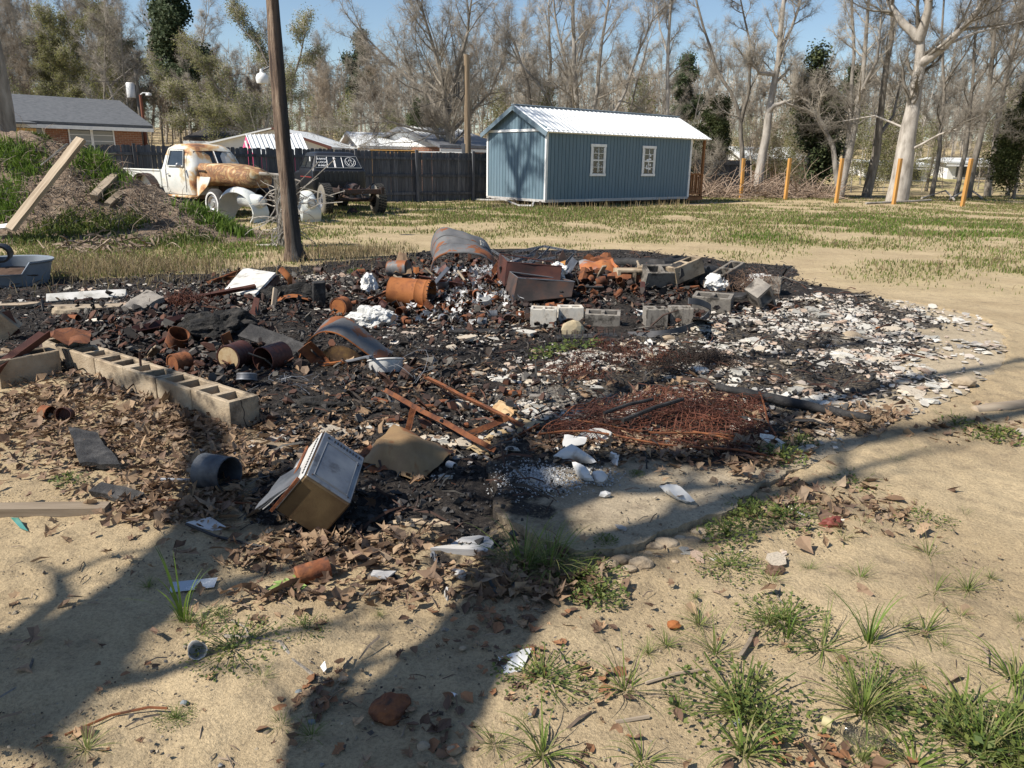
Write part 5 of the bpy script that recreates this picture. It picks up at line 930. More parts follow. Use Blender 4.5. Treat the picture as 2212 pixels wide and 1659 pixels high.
mb.tube([P2(.16*cos(t), .16*sin(t)) for t in np.linspace(0, 2*pi, 25)[:-1]], .006, 5, closed=True)
for L_ in ([(-.06, .02), (0, .13), (.06, .02)], [(-.04, .055), (.04, .055)], [(-.13, .05), (-.06, -.11), (0, .03), (.06, -.11), (.13, .05)], [(-.09, -.06), (0, -.14), (.09, -.06)]): mb.tube([P2(*q) for q in L_], .006, 5)
mb.build('round_emblem', m_let, rwin)
for k in range(9):
    MB().box((1.108, .58-.145*k, 1.03), (.02, .085, .28), bev=.008).build('stamped_rib', m_blk, t2_)
MB().box((1.105, 0, .83), (.02, 1.3, .03), bev=.008).build('stamped_rib', m_blk, t2_)
for z, c in ((1.0, (.35, .06, .05)),): MB().box((1.9, .825, z), (1.3, .01, .02)).build('red_stripe', mat('red_stripe', [c], 1, .5, bump=0), t2_)
pane4(t2_, [(1.35, .80, 1.27), (2.0, .80, 1.27), (2.0, .675, 1.60), (1.48, .675, 1.60)][::-1], m_glass, 'side_window', frm=m_blk, fw=.03); pane4(t2_, [(2.08, .80, 1.27), (2.62, .79, 1.27), (2.5, .675, 1.60), (2.08, .675, 1.60)][::-1], m_glass, 'side_window', frm=m_blk, fw=.03)
o = MB().box((1.5, .775, 1.52), (.10, .01, .13)).build('sticker', m_white, t2_)
fr = MB()
for sy in (-1, 1): fr.box((.3, sy*.40, .66), (2.9, .07, .13), bev=.008)
fr.box((-1.1, 0, .68), (.09, 1.15, .13), bev=.01); fr.box((-.3, 0, .66), (.07, .8, .08)); fr.box((.6, 0, .66), (.07, .8, .08)); fr.build('frame_rails', m_dark_iron, t2_)
ax = MB(); ax.tube([(0, -.75, .40), (0, .75, .40)], .05, 10); ax.lathe([(0, -.17), (.10, -.14), (.17, -.04), (.17, .04), (.10, .14), (0, .17)], 14, 'x'); ax.tube([(0, 0, .40), (1.2, 0, .5)], .04, 8); ax.build('rear_axle', m_dark_iron, t2_, smooth=True)
ls = MB()
for sy in (-1, 1):
    for k in range(3): ls.tube([(-.75+.06*k, sy*.48, .60-.02*k), (-.3, sy*.48, .46-.02*k), (0, sy*.48, .43-.02*k), (.3, sy*.48, .46-.02*k), (.75-.06*k, sy*.48, .60-.02*k)], .022, 5)
    ls.tube([(.05, sy*.36, .42), (.25, sy*.3, .75)], .03, 8)
ls.build('leaf_spring', m_dark_iron, t2_); mb = MB(); mb.lathe([(0, -.35), (.14, -.33), (.17, 0), (.14, .33), (0, .35)], 14, 'x'); mb.build('fuel_tank', m_dark_iron, t2_, (-.55, .12, .72), smooth=True)
hz = MB(); rg = random.Random(8)
for k in range(9): a = Vector((rg.uniform(-1.1, .9), rg.uniform(-.4, .4), rg.uniform(.7, .8))); hz.tube([a, a+Vector((rg.uniform(-.3, .3), rg.uniform(-.2, .2), rg.uniform(.02, .12))), a+Vector((rg.uniform(-.4, .4), rg.uniform(-.3, .3), -.1))], .016, 5)
hz.build('loose_hose', m_dark_iron, t2_); MB().box((-1.13, .40, .70), (.03, .08, .10), bev=.005).build('tail_light', mat('lamp_red', [(.45, .10, .05)], 1, .4, bump=0), t2_); MB().box((-1.1, -.52, .70), (.18, .10, .2), bev=.01).build('bracket', m_dark_iron, t2_)
w_ = wheel(t2_, 0, .78, .43, .28, m_dusty, m_galv, 1, tread=True); wheel(t2_, 0, -.78, .43, .28, m_dusty, m_galv, -1, tread=True); wheel(t2_, 3.6, .78, .43, .28, m_tyre, m_galv, 1); wheel(t2_, 3.6, -.78, .43, .28, m_tyre, m_galv, -1)
# ================================================================== charred trunk, vine stump
m_btrunk = None
m_, nt, b_ = nodes('half_charred_bark'); vec = coords(nt, (3.2, 3.2, .32), rnd=False); n1 = noisen(nt, vec, 5, 9, .72, .4); tc = nt.nodes.new('ShaderNodeTexCoord'); sp = nt.nodes.new('ShaderNodeSeparateXYZ'); nt.links.new(tc.outputs['Object'], sp.inputs[0])
side = mth(nt, 'ADD', mth(nt, 'MULTIPLY', sp.outputs[0], 3.0), mth(nt, 'MULTIPLY', n1, .9)); cf = ramp(nt, side, [(.30, 0.), (.46, 1.)]); bc = ramp(nt, n1, [(.38, (.05, .032, .024)), (.5, (.17, .115, .08)), (.62, (.29, .22, .16))])
nt.links.new(mixc(nt, cf, bc, ramp(nt, n1, [(.4, (.010, .010, .010)), (.62, (.05, .047, .045))])), b_.inputs['Base Color']); b_.inputs['Roughness'].default_value = .85; bumpn(nt, b_, n1, 1., .05); m_btrunk = m_
b = G(637, 563); ct = thing('charred_tree_trunk', 'tall bare trunk, brown on its left side and burnt black on its right', 'tree trunk', b)
pts = []; rr = []
for (u, v, r) in ((637, 566, .16), (634, 540, .128), (628, 480, .118), (620, 400, .112), (611, 300, .108), (603, 200, .100), (596, 100, .092), (589, 0, .086), (582, -120, .08), (570, -280, .07)):
    q = at(u, v, b.y); pts.append(q-b); rr.append(r*.98)
fine, fr_ = [], []
for i in range(len(pts)-1):
    for k in range(4): fine.append(pts[i].lerp(pts[i+1], k/4)); fr_.append(lerp(rr[i], rr[i+1], k/4))
fine.append(pts[-1]); fr_.append(rr[-1]); mb = MB(); mb.tube(fine, fr_, 22); me = mb.mesh('trunk', m_btrunk, True, 60)
for v in me.vertices:
    a = math.atan2(v.co.y, v.co.x-fine[min(len(fine)-1, v.index//22)].x); v.co += Vector((cos(a), sin(a), 0))*(.016*sin(a*5+v.co.z*.8)+.012*mnoise.noise(v.co*3)+(.03*max(0, .25-v.co.z)*(1+sin(a*4))/.25))
link(me, 'trunk', ct)
b = G(606, 540); vs_ = thing('vine_stump', 'broken stump wrapped in dead vines left of the charred trunk', 'stump', b+Vector((0, .45, 0)))
mb = MB(); mb.tube([(0, 0, -.1), (.01, 0, .4), (.03, 0, .8), (.0, .02, 1.15), (-.03, .02, 1.28)], [.17, .13, .12, .14, .06], 14); me = mb.mesh('trunk', m_bark, True, 60); bent(me, .02, 6); link(me, 'trunk', vs_); mb = MB(); rg = random.Random(12)
for k in range(90):
    a = rg.uniform(0, 6.28); z = rg.uniform(.0, 1.2); o = [Vector((.15*cos(a), .15*sin(a), z))]; d = Vector((cos(a)*rg.uniform(.1, 1), sin(a)*rg.uniform(.1, 1), rg.gauss(0, .9))).normalized(); l = rg.uniform(.25, .75)
    for q in range(5): d = (d+Vector((rg.gauss(-.03, .28), rg.gauss(0, .28), rg.gauss(-.12, .3)))).normalized(); o.append(o[-1]+d*l/5)
    mb.tube(o, [.010, .010, .009, .008, .006, .003], 3, cap=False)
for k in range(26):
    a = rg.uniform(0, 6.28); o = [Vector((.16*cos(a+.5*q), .16*sin(a+.5*q), .02+.24*q+rg.uniform(-.05, .05))) for q in range(6)]; mb.tube(o, .014, 4)
mb.build('vines', m_barkp, vs_)
for i, (pp, r, lab) in enumerate([([(600, 540, .1), (585, 555, .18), (555, 556, .1)], .035, 'curved dead limb lying at the foot of the vine stump'), ([(560, 375, 1.0), (600, 378, 1.15), (650, 392, .95)], .03, 'broken limb lying across the hood line by the vine stump')]):
    q = []
    for u, v, z in pp: w = at(u, v, b.y+.4); q.append(Vector((w.x, w.y, max(w.z, .03))))
    tag(MB().tube(q, [r, r*.9, r*.5], 7).build('dead_limb', m_barkp, smooth=True), lab, 'branch')
for i, pp in enumerate(([(640, 420), (700, 365), (725, 342)], [(655, 405), (720, 425)], [(640, 400), (690, 348)], [(650, 440), (745, 412)], [(630, 470), (690, 440), (740, 436)])):
    tag(MB().tube([at(u, v, b.y+.3-.1*k) for k, (u, v) in enumerate(pp)], .010, 4).build('dead_twig', m_barkp), 'thin dead twig sticking out right of the charred trunk toward the black truck', 'twig', 'dead twigs behind the charred trunk')
# brush heap beyond the posts, fallen sticks
tbx = MB(); rg = random.Random(31)
for k in range(900):
    u = rg.uniform(1480, 1800); Yb = rg.uniform(38, 42.5); p = at(u, 400, Yb); p.z = H(p.x, Yb)+abs(rg.gauss(0, .32))*(1-.4*abs(u-1640)/170); d = Vector((rg.gauss(0, 1), rg.gauss(0, .6), rg.gauss(.15, .35))).normalized(); l = rg.uniform(.5, 2.0); m1 = p+d*l*.5+Vector((0, 0, rg.gauss(.08, .1))); tbx.tube([p, m1, p+d*l], [.02, .016, .006], 3, cap=False)
tag(tbx.build('brush_pile', island_mat('brush_stick', [(.17, .12, .09), (.27, .20, .15), (.36, .28, .22)], .95)), 'long low heap of brown brush behind the first yellow posts', 'brush', kind='stuff')
for i, (pp, lab) in enumerate((([(1990, 433, .1), (2040, 425, .35), (2060, 437, .1)], 'pale fallen limb arched in the grass right of the massive trunk'), ([(2050, 436, .1), (2090, 422, .4), (2120, 432, .1)], 'second pale fallen limb beside the arched one'), ([(2130, 408, .2), (2225, 414, .15)], 'pale pole lying under the trees at the right edge'), ([(1870, 441, .05), (1960, 439, .08), (2010, 437, .1)], 'long thin stick lying behind the fourth yellow post'))):
    q = []
    for u, v, z in pp: w = gp(u, v); q.append(Vector((w.x, w.y, H(w.x, w.y)+z)))
    tag(MB().tube(q, .05, 6).build('fallen_limb', m_barkp), lab, 'branch')
# ================================================================== the burnt heap and what lies around it
dyb = 0.0
def Q(u, v, z=0.):
    """photo point at a height z above the ground there"""
    p = G(u, v) if z < .001 else None
    if p is None:
        p = gp(u, v, z)
        for _ in range(4): p = gp(u, v, HS(p.x, p.y)+z)
    return Vector(p)
def plate(name, label, pts, th, m, cat, bulge=0., nu=6, nv=5, dent=.004, grp=None, seed=0, rag=0., parent=None, smooth=True):
    """bent sheet between four corners (world points)"""
    P = [Vector(p) for p in pts]; c = sum(P, Vector())/4; P = [p-c for p in P]; n_ = (P[1]-P[0]).cross(P[3]-P[0]).normalized(); n_ = n_ if n_.z > 0 else -n_; rg = random.Random(seed)
    def fn(a, b):
        p = P[0].lerp(P[1], a).lerp(P[3].lerp(P[2], a), b); q = n_*(bulge*sin(pi*a)*sin(pi*b)+dent*3*mnoise.noise(Vector((a*3+seed, b*3, seed))))
        if rag and (a in (0, 1) or b in (0, 1)): q += (c*0-p)*rag*rg.random()
        return p+q
    o = MB().sheet(fn, nu, nv, th).build(name, m, parent, c, smooth=smooth, angle=35); return tag(o, label, cat, grp) if label else o
def boxed(name, label, c, e, d, m, cat, dent=.004, bev=.006):
    return tag(link(bent(MB().box((0, 0, 0), d, bev=bev).mesh(name, m), dent, 6, c[0]), name, None, c, tuple(e)), label, cat)
def angle_iron(label, a, b, w, m, name='angle_iron', roll=.3, cat='metal bar', th=.004, wob=.01, seed=0, h=None):
    a, b = Vector(a), Vector(b); d = b-a; L = d.length; q = d.to_track_quat('X', 'Z').to_matrix() @ Rx(roll); mb = MB(); h = h or w; n = max(4, int(L/.12))
    for k in range(2):
        mb.sheet(lambda s_, t: Vector((L*(s_-.5), (w*(t-.5) if k == 0 else -w/2), (0 if k == 0 else h*t)))+Vector((0, mnoise.noise(Vector((s_*4, seed, 0)))*wob, mnoise.noise(Vector((s_*4, 7, seed)))*wob)), n, 1, th)
    return tag(link(mb.mesh(name, m), name, None, (a+b)/2, q), label, cat)
def rod(name, label, pts, r, m, cat, n=7, grp=None):
    P = [Vector(p) for p in pts]; c = P[0].copy(); return tag(MB().tube([p-c for p in P], r, n).build(name, m, None, c, smooth=True, angle=50), label, cat, grp)
def block_at(label, loc, rz, m=m_blockg, e=None, s=1, seed=1, name='concrete_block', rx=0, ry=0):
    o = link(cblock(name, m, seed=seed).copy() if False else cblock(name, m, seed=seed), name, None, loc, e if e is not None else (rx, ry, rz)); o.scale = (s, s, s); return tag(o, label, 'block')
m_dirtyw = mat('dirty_white_enamel', [(.30, .29, .26), (.50, .49, .46), (.58, .57, .55)], 5, .6, bump=.2, bscale=40, grime=((.12, .10, .08), 6, .58))
# --- wall of hollow blocks
A, B = gp(501, 940), gp(97, 792); A.z = B.z = 0; wd = (B-A).normalized(); wr = math.atan2(wd.y, wd.x)
m_block.node_tree.nodes  # warm sandy concrete
bw_ = thing('block_wall', 'low line of hollow concrete blocks running from left back to a cracked end block', 'wall', (A.x, A.y, 0), (0, 0, wr)); nb = 6; bl_ = (B-A).length/nb
# local x runs away along the wall; the blocks' body lies on the far side (local -y)
foot = MB(); foot.sheet(lambda a, b: (-.10+a*(nb*bl_+.3), .05-.32*b+.02*sin(a*23)-.0, .012+.02*sin(a*31+b*3)+.02*b), 40, 4, .05); foot.build('footing', m_block, bw_, (0, 0, -.055))
for i in range(nb):
    me = cblock('concrete_block', m_block, L=bl_-.007, Hh=.197, seed=i*3+2)
    o = link(me, 'concrete_block', bw_, (bl_*(i+.5), -.10+random.Random(i).uniform(-.004, .004), .0 if i < 5 else .005), (random.Random(i).uniform(-.012, .012), random.Random(i+9).uniform(-.008, .008) if i < 5 else -.05, random.Random(i).uniform(-.01, .01)))
    if i == 0:
        rgc = random.Random(4); pts = [Vector((-bl_/2+.0022, .028-.004*k+rgc.uniform(-.009, .009), .195-.0195*k)) for k in range(11)]; MB().tube(pts, .0022, 4).build('crack', m_char, o); o['label'] = 'end block with a dark crack down its end face'
lump_later = [('concrete_lump', 'pale low footing lump with holes just beyond the cracked end block', (572, 962), (.20, .09, .02)), ('concrete_lump', 'tan half-buried footing lump right of the pale one', (610, 985), (.10, .05, .018)), ('concrete_lump', 'pale sandy hump with leaves right of the oven box foot', (905, 1130), (.13, .035, .02))]
rod('anchor_bolt', 'short threaded anchor bolt standing up from the third block of the wall', [bw_.matrix_world @ Vector((0, 0, 0))+Vector((0, 0, 0))]*0+[Q(304, 790, .19), Q(304, 790, .19)+Vector((.004, 0, .095))], .008, m_dark_iron, 'bolt')
# loose blocks left
block_at('sunlit loose block lying against the left end of the block wall', (-3.40, 5.17, .02), .95, m_block, seed=21, name='loose_block'); block_at('tilted block end leaning at the left edge behind the loose one', Q(20, 735, 0)+Vector((-.05, 0, -.02)), .4, m_block, ry=-.75, seed=22, name='loose_block')
block_at('low half-buried block under the loose sunlit block at the left edge', Q(15, 800, 0)+Vector((-.10, 0, -.09)), .3, m_block, seed=23, name='loose_block')
angle_iron('thick rusty steel beam slanting from the left edge onto the block wall', Q(-20, 806, .12), Q(96, 722, .26), .085, m_maroon, 'steel_beam', .4, 'beam', .008, h=.06); angle_iron('upright bent dark steel strip behind the left loose block', Q(12, 672, .25), Q(36, 722, .05), .07, m_maroon, 'steel_strip', 1.2)
plate('bent_sheet', 'crumpled rusty sheet lying over the far end of the block wall', [Q(100, 735, .2), Q(190, 742, .22), Q(200, 715, .2), Q(120, 712, .24)], .004, m_rust, 'sheet', .02, dent=.02)
# --- metal cabinet box (oven)
ov = thing('metal_oven_box', 'tipped metal box with a grey vented panel and a rust brown side', 'metal box', (-.823, 3.108, .182), (.186, .673, .143)); dx, dyy, dz = .225, .38, .219
m_brs = mat('rust_brown_sheet', [(.15, .105, .055), (.11, .075, .04), (.075, .045, .026), (.045, .03, .02)], 4, .5, metal=.3, bump=.3, bscale=120, var=0); m_greyp = mat('scorched_grey_panel', [(.10, .115, .14), (.16, .175, .20), (.22, .235, .25)], 5, .4, metal=.4, bump=.15, bscale=60, var=0, grime=((.06, .055, .055), 6, .6))
MB().box((0, 0, 0), (dx, dyy, dz), bev=.008).build('body', m_brs, ov)
MB().box((0, 0, dz/2+.003), (dx-.008, dyy-.008, .010), bev=.004).build('top_panel', m_greyp, ov)
mb = MB(); mb.tube([Vector(p) for p in ((-dx*.36, -dyy*.42, dz/2+.008), (dx*.36, -dyy*.42, dz/2+.008), (dx*.36, dyy*.30, dz/2+.008), (-dx*.36, dyy*.30, dz/2+.008))], .004, 6, closed=True); mb.box((0, -dyy*.06, dz/2+.0085), (dx*.70, dyy*.68, .004), bev=.003); mb.build('embossed_rim', m_greyp, ov)
sl = MB().box((0, 0, 0), (.006, .018, .003)).mesh('vent_slot', m_black)
for k in range(9): link(sl, 'vent_slot', ov, (-dx*.22+.0165*k, dyy*.405, dz/2+.009))
MB().lathe([(0, .002), (.007, .002), (.007, 0)], 10).build('round_hole', m_black, ov, (-dx*.36, dyy*.40, dz/2+.009))
MB().box((-dx/2-.003, .0, .0), (.008, dyy-.01, dz-.01), bev=.004).build('white_side', m_porc, ov)
mb = MB()
for k in range(14): mb.box((-dx/2-.009, -dyy*.4+.022*k, dz*.42), (.004, .008, .008))
mb.build('edge_notches', m_black, ov); mb = MB(); mb.box((-dx/2-.012, 0, -.01), (.01, dyy*1.05, .02), bev=.004); mb.box((-dx/2-.014, -dyy*.5, -.02), (.012, .02, dz*.9)); mb.build('hinge_strip', m_rust, ov)
for k in range(3): plate('door_glass', None, [Vector((-.16-.012*k, -.20, -.13-.01*k)), Vector((-.13-.012*k, .05, -.12)), Vector((-.10, .04, .06)), Vector((-.13, -.19, .05))], .004, m_galv if k else m_porc, None, parent=ov, dent=.002)
for sx_, sy_ in ((-.3, -.35), (.3, -.35), (.3, .2)): MB().lathe([(0, .003), (.004, .002), (.004, 0)], 8).build('screw', m_dark_iron, ov, (dx*sx_*1.3, dyy*sy_*1.25, dz/2+.0085))
plate('rusty_sheet', 'large curled sheet of rust and tan metal leaning right of the oven box', [Q(779, 1000, .03), Q(905, 1040, .004), Q(982, 976, .06), Q(850, 917, .16)], .003, mat('tan_rust_sheet', [(.36, (.22, .14, .07)), (.47, (.27, .18, .09)), (.52, (.22, .10, .04)), (.60, (.15, .05, .02))], 3.2, .55, metal=.2, bump=.25, bscale=60, var=0, dist=.8), 'sheet', .07, 10, 8, .012)
plate('rusty_sheet', 'narrow lower flap of the tan rusty sheet beside the oven box', [Q(772, 985, .05), Q(800, 1022, .01), Q(838, 1015, .03), Q(800, 960, .07)], .003, m_rust, 'sheet', .0, 5, 4, .008)
# --- rust frame rails before the springs
for (a, b, w, lab, r_) in ((Q(922, 815, .15), Q(1130, 922, .03), .026, 'long straight rusty rail slanting down right to the tan sheet corner', .5), (Q(832, 842, .10), Q(1070, 974, .01), .028, 'long rusty rail crossing below the first one', .9), (Q(1062, 972, .02), Q(1160, 922, .03), .03, 'dark rusty rail closing the frame corner on the right', .2), (Q(1008, 938, .02), Q(1098, 903, .06), .03, 'rusty rail with a tan face behind the frame corner', 1.2), (Q(878, 932, .01), Q(893, 883, .14), .03, 'short rusty rail standing up beside the curled tan sheet', 1.), (Q(905, 918, .01), Q(938, 908, .03), .01, 'small rusty rod between the two long rails', 0)):
    angle_iron(lab, a, b, w, m_rust, 'rusty_rail', r_, seed=a.x)
plate('tan_sheet', 'tan and cream rusted sheet corner under the rails', [Q(1008, 970, .005), Q(1060, 984, .01), Q(1176, 912, .02), Q(1120, 905, .01)], .004, mat('cream_rust', [(.33, .24, .13), (.40, .31, .18), (.24, .13, .06)], 5, .7, var=0), 'sheet', .01, 6, 4, .008)
plate('cream_lump', 'small cream and orange crumpled piece on the frame corner', [Q(1062, 895, .01), Q(1098, 905, .02), Q(1118, 890, .04), Q(1080, 866, .07)], .01, mat('cream_rust2', [(.45, .36, .22), (.35, .20, .09)], 8, .8, var=0), 'scrap', .035, 6, 5, .01)
for i, (u, v, w, h, a, lab) in enumerate(((918, 882, .17, .055, .1, 'flat rusty bracket with bolt holes between the rails'), (960, 872, .075, .05, .6, 'small rusty box bracket behind the flat bracket'), (1107, 852, .13, .045, -.1, 'rusty strap plate on the pale ash near the springs'), (1018, 856, .05, .045, .5, 'small tan cube of rusty metal right of the long rail top'), (1160, 860, .11, .05, 0, 'grey brick-shaped scrap beside the rusty strap'), (1078, 905, .11, .05, .6, 'rusty plate lying inside the rail corner'), (892, 800, .10, .06, .2, 'rusty box scrap left of the long rail top'), (822, 870, .12, .05, -.3, 'dark rusty scrap plate in the shade'), (852, 912, .09, .035, .4, 'spoon-shaped rusty scrap left of the curled sheet'), (590, 905, .08, .05, .4, 'dark bent plate just right of the wall end'), (1008, 922, .03, .03, .2, 'tiny rusty collar on the lower rail'))):
    p = Q(u, v, .02); boxed('rusty_bracket', lab, p+Vector((0, 0, .01)), (.25*(i % 3-1), .15*(i % 2), a), (w, h, .028), m_rust if i not in (4,) else m_blockg, 'bracket', .004)
angle_iron('dark slotted bracket leaning by the rusty tin right of the wall', Q(345, 805, .0), Q(425, 758, .14), .04, m_dark_iron, 'slotted_bracket', 1.0); angle_iron('second leg of the dark slotted bracket', Q(366, 806, .01), Q(384, 775, .1), .035, m_dark_iron, 'slotted_bracket', .4)
# --- bed springs
sp_ = [Q(1163, 934, .05), Q(1287, 852, .09), Q(1640, 846, .10), Q(1704, 1000, .05)]; bs = thing('bed_springs', 'collapsed rusty mattress spring grid lying on the slab', 'bed springs', sp_[0]); L0 = [p-sp_[0] for p in sp_]
wm = mat('rusty_wire', [(.045, .018, .013), (.085, .03, .019), (.135, .046, .025)], 3, .8, bump=0, var=.25)
coil = MB(); tt = np.linspace(0, 1, 40); coil.tube([((.030+.012*abs(1-2*t)**2)*cos(t*2*pi*4.5), (.030+.012*abs(1-2*t)**2)*sin(t*2*pi*4.5), .085*(t-.5)) for t in tt], .0021, 3, cap=False); coilm = coil.mesh('coil', wm)
bil = lambda a, b: L0[0].lerp(L0[3], a).lerp(L0[1].lerp(L0[2], a), b)
hgt = lambda a, b: .022*sin(a*9+b*4)+.014*sin(b*13+a*3)-.035*(abs(a-.5)*2)**2-.02
rg = random.Random(15); nxc, nyc = 17, 12
for i in range(nxc):
    for j in range(nyc):
        a, b = (i+.5+rg.uniform(-.3, .3))/nxc, (j+.5+rg.uniform(-.3, .3))/nyc
        if rg.random() < .10 or (a < .35 and b > .55 and rg.random() < .6): continue
        p = bil(a, b)+Vector((0, 0, hgt(a, b))); link(coilm, 'coil', bs, p, (rg.gauss(0, .4), rg.gauss(0, .4), rg.uniform(0, 6)), (rg.uniform(.85, 1.2), rg.uniform(.85, 1.2), rg.uniform(.6, 1.1)))
lw = MB()
for i in range(0, 2*nxc+1):
    a = i/(2*nxc); lw.tube([bil(a+rg.gauss(0, .004), k/16)+Vector((rg.gauss(0, .006), rg.gauss(0, .006), hgt(a, k/16)+.035+rg.gauss(0, .008))) for k in range(17)], .0022, 3, cap=False)
for j in range(0, 2*nyc+1):
    b = j/(2*nyc); lw.tube([bil(k/24, b+rg.gauss(0, .004))+Vector((rg.gauss(0, .006), rg.gauss(0, .006), hgt(k/24, b)+.035+rg.gauss(0, .008))) for k in range(25)], .0022, 3, cap=False)
for k in range(420):
    a, b = rg.random(), rg.random(); p = bil(a, b)+Vector((0, 0, hgt(a, b)+rg.uniform(-.02, .05))); d = Vector((rg.gauss(0, 1), rg.gauss(0, 1), rg.gauss(0, .35))).normalized()*rg.uniform(.05, .16); lw.tube([p, p+d*.5+Vector((0, 0, .01)), p+d], .0021, 3, cap=False)
tag(lw.build('lacing_wire', wm, bs), kind='stuff')
for (s0, s1, r) in (((0, 0), (1, 0), .006), ((1, 0), (1, 1), .006), ((0, 0), (0, 1), .004), ((.1, .28), (.8, .22), .006), ((.62, .25), (1, .08), .006)):
    MB().tube([bil(lerp(s0[0], s1[0], k/10), lerp(s0[1], s1[1], k/10))+Vector((0, 0, hgt(lerp(s0[0], s1[0], k/10), lerp(s0[1], s1[1], k/10))+.045)) for k in range(11)], r, 6).build('border_rod', m_rust, bs)
def tangle(name, label, spots, n, rad, m, seed, r=.0022, flat=.3):
    rg = random.Random(seed); c0 = Q(*spots[0][:2], 0); mb = MB()
    for k in range(n):
        u, v, s_ = rg.choice(spots); p = Q(u, v, 0)+Vector((rg.gauss(0, s_), rg.gauss(0, s_*.8), abs(rg.gauss(.03, .03))+.01))-c0; R_ = rad*rg.uniform(.5, 1.2); q = Matrix.Rotation(rg.gauss(0, flat*1.6), 3, 'X') @ Matrix.Rotation(rg.gauss(0, flat*1.6), 3, 'Y'); t0 = rg.uniform(0, 6.3); al = rg.uniform(2.5, 6.5)
        mb.tube([p+q @ Vector((R_*cos(t0+al*i/9), R_*sin(t0+al*i/9), .012*i*rg.random())) for i in range(10)], r, 3, cap=False)
    return tag(mb.build(name, m, None, c0), label, 'wire')
tangle('wire_tangle', 'loose ring-shaped rusty springs spilling out behind the bed spring grid', [(1290, 800, .16), (1340, 770, .12), (1400, 790, .16), (1250, 830, .10)], 300, .065, wm, 3); tangle('wire_tangle', 'blackened wire mesh hump at the back of the bed spring grid', [(1480, 800, .14), (1520, 790, .12), (1560, 805, .10), (1440, 820, .1)], 360, .06, mat('black_wire', [(.03, .022, .018), (.06, .04, .03)], 3, .8, bump=0), 4)
tangle('wire_tangle', 'reddish coil springs behind the black charcoal hump', [(370, 668, .12), (400, 655, .12), (420, 665, .10)], 170, .05, wm, 5, .003); tangle('wire_tangle', 'net of fine wire draped over the tilted block', [(1610, 660, .12), (1640, 650, .10), (1600, 640, .12)], 130, .10, mat('brown_wire', [(.08, .05, .035), (.14, .09, .06)], 3, .8, bump=0), 6, .002, .9).location.z += .16
tangle('wire_tangle', 'grey twisted wires in the leaf litter before the white tub piece', [(700, 845, .2), (640, 850, .15), (850, 830, .1)], 12, .16, m_galv, 7, .0022)
for (a, b, r, lab) in ((Q(1305, 892, .14), Q(1410, 862, .17), .011, 'thin blackened pole lying across the left of the bed springs'), (Q(1345, 908, .13), Q(1475, 862, .16), .013, 'second blackened pole just in front of the thin one')): rod('charred_pole', lab, [a, a.lerp(b, .5)+Vector((0, 0, .01)), b], r, m_char, 'pole')
def log(label, pts, r, m=m_char, name='charred_log', seed=1, n=12, amp=None):
    P = [Vector(p) for p in pts]; c = P[0].copy(); F_ = []; R_ = []
    rr = r if isinstance(r, (list, tuple)) else [r]*len(P)
    for i in range(len(P)-1):
        for k in range(6): F_.append(P[i].lerp(P[i+1], k/6)-c); R_.append(lerp(rr[i], rr[i+1], k/6))
    F_.append(P[-1]-c); R_.append(rr[-1]); me = MB().tube(F_, R_, n).mesh(name, m, True, 40); bent(me, amp or max(rr)*.35, 1.2/max(rr)*.35, seed); return tag(link(me, name, None, c), label, 'log')
log('long charred beam lying from the bed springs toward the right edge of the slab', [Q(1548, 836, .06), Q(1720, 872, .05), Q(1880, 906, .04)], [.028, .032, .024], seed=3); log('big charred log lying behind the rusty sheets at the back of the heap', [Q(1330, 568, .10), Q(1430, 572, .14), Q(1515, 566, .12)], [.07, .10, .06], seed=4); log('second charred log in front of the back one', [Q(1375, 585, .1), Q(1460, 592, .14), Q(1540, 592, .1)], [.08, .12, .09], seed=5)
log('thin charred branch standing clear of the back logs', [Q(1415, 570, .15), Q(1460, 556, .2), Q(1512, 560, .16)], [.03, .035, .02], seed=6, n=8); log('grey split timber lying in the grass at the right edge', [Q(2105, 888, .03), Q(2240, 872, .03)], [.035, .05], m_wood, 'split_timber', 7); log('short charred stub behind the right hand blocks', [Q(1500, 590, .1), Q(1530, 582, .18)], [.05, .04], seed=8)
log('hooked black root sticking up right of the tilted block', [Q(1660, 612, .05), Q(1690, 596, .1), Q(1700, 580, .22), Q(1712, 575, .24)], [.02, .018, .015, .01], seed=9, n=7); log('thin branch lying right of the tilted block', [Q(1690, 598, .14), Q(1720, 608, .1), Q(1760, 625, .02)], [.012, .01, .006], m_bark, 'branch', 10, 6)
# black hump and burnt bank
def lump(name, label, c, d, m, cat, seed=1, amp=.25, fr=3., rz=0, kind=None, sub=4, parent=None):
    bm = bmesh.new(); bmesh.ops.create_icosphere(bm, subdivisions=sub, radius=1); sx, sy, sz = d; off = Vector((seed*5.3, seed*2.1, seed))
    for v in bm.verts:
        n = mnoise.fractal(v.co*fr*.6+off, .9, 2., 4)*amp; v.co *= 1+n; v.co = Vector((v.co.x*sx, v.co.y*sy, v.co.z*sz))
    me = bpy.data.meshes.new(name); bm.to_mesh(me); bm.free(); me.materials.append(m); o = link(me, name, parent, c, (0, 0, rz)); return tag(o, label, cat, None, kind)
m_blackash = mat('black_ash', [(.008, .008, .008), (.02, .019, .018), (.05, .045, .04)], 9, .9, bump=1., bscale=60, bdist=.02, var=.05)
lump('charcoal_hump', 'big black burnt hump right behind the rusty tins', Q(478, 722, .05), (.36, .28, .20), m_blackash, 'charcoal heap', 3, .35, 3.5, sub=5); lump('charcoal_hump', 'black burnt bank under the charred post', Q(640, 650, .0), (.45, .22, .16), m_blackash, 'charcoal heap', 4, .4, 3.5, sub=5); lump('charcoal_hump', 'low black crust mound in the middle shade', Q(690, 880, -.02), (.22, .14, .06), m_blackash, 'charcoal heap', 5, .4, 4)
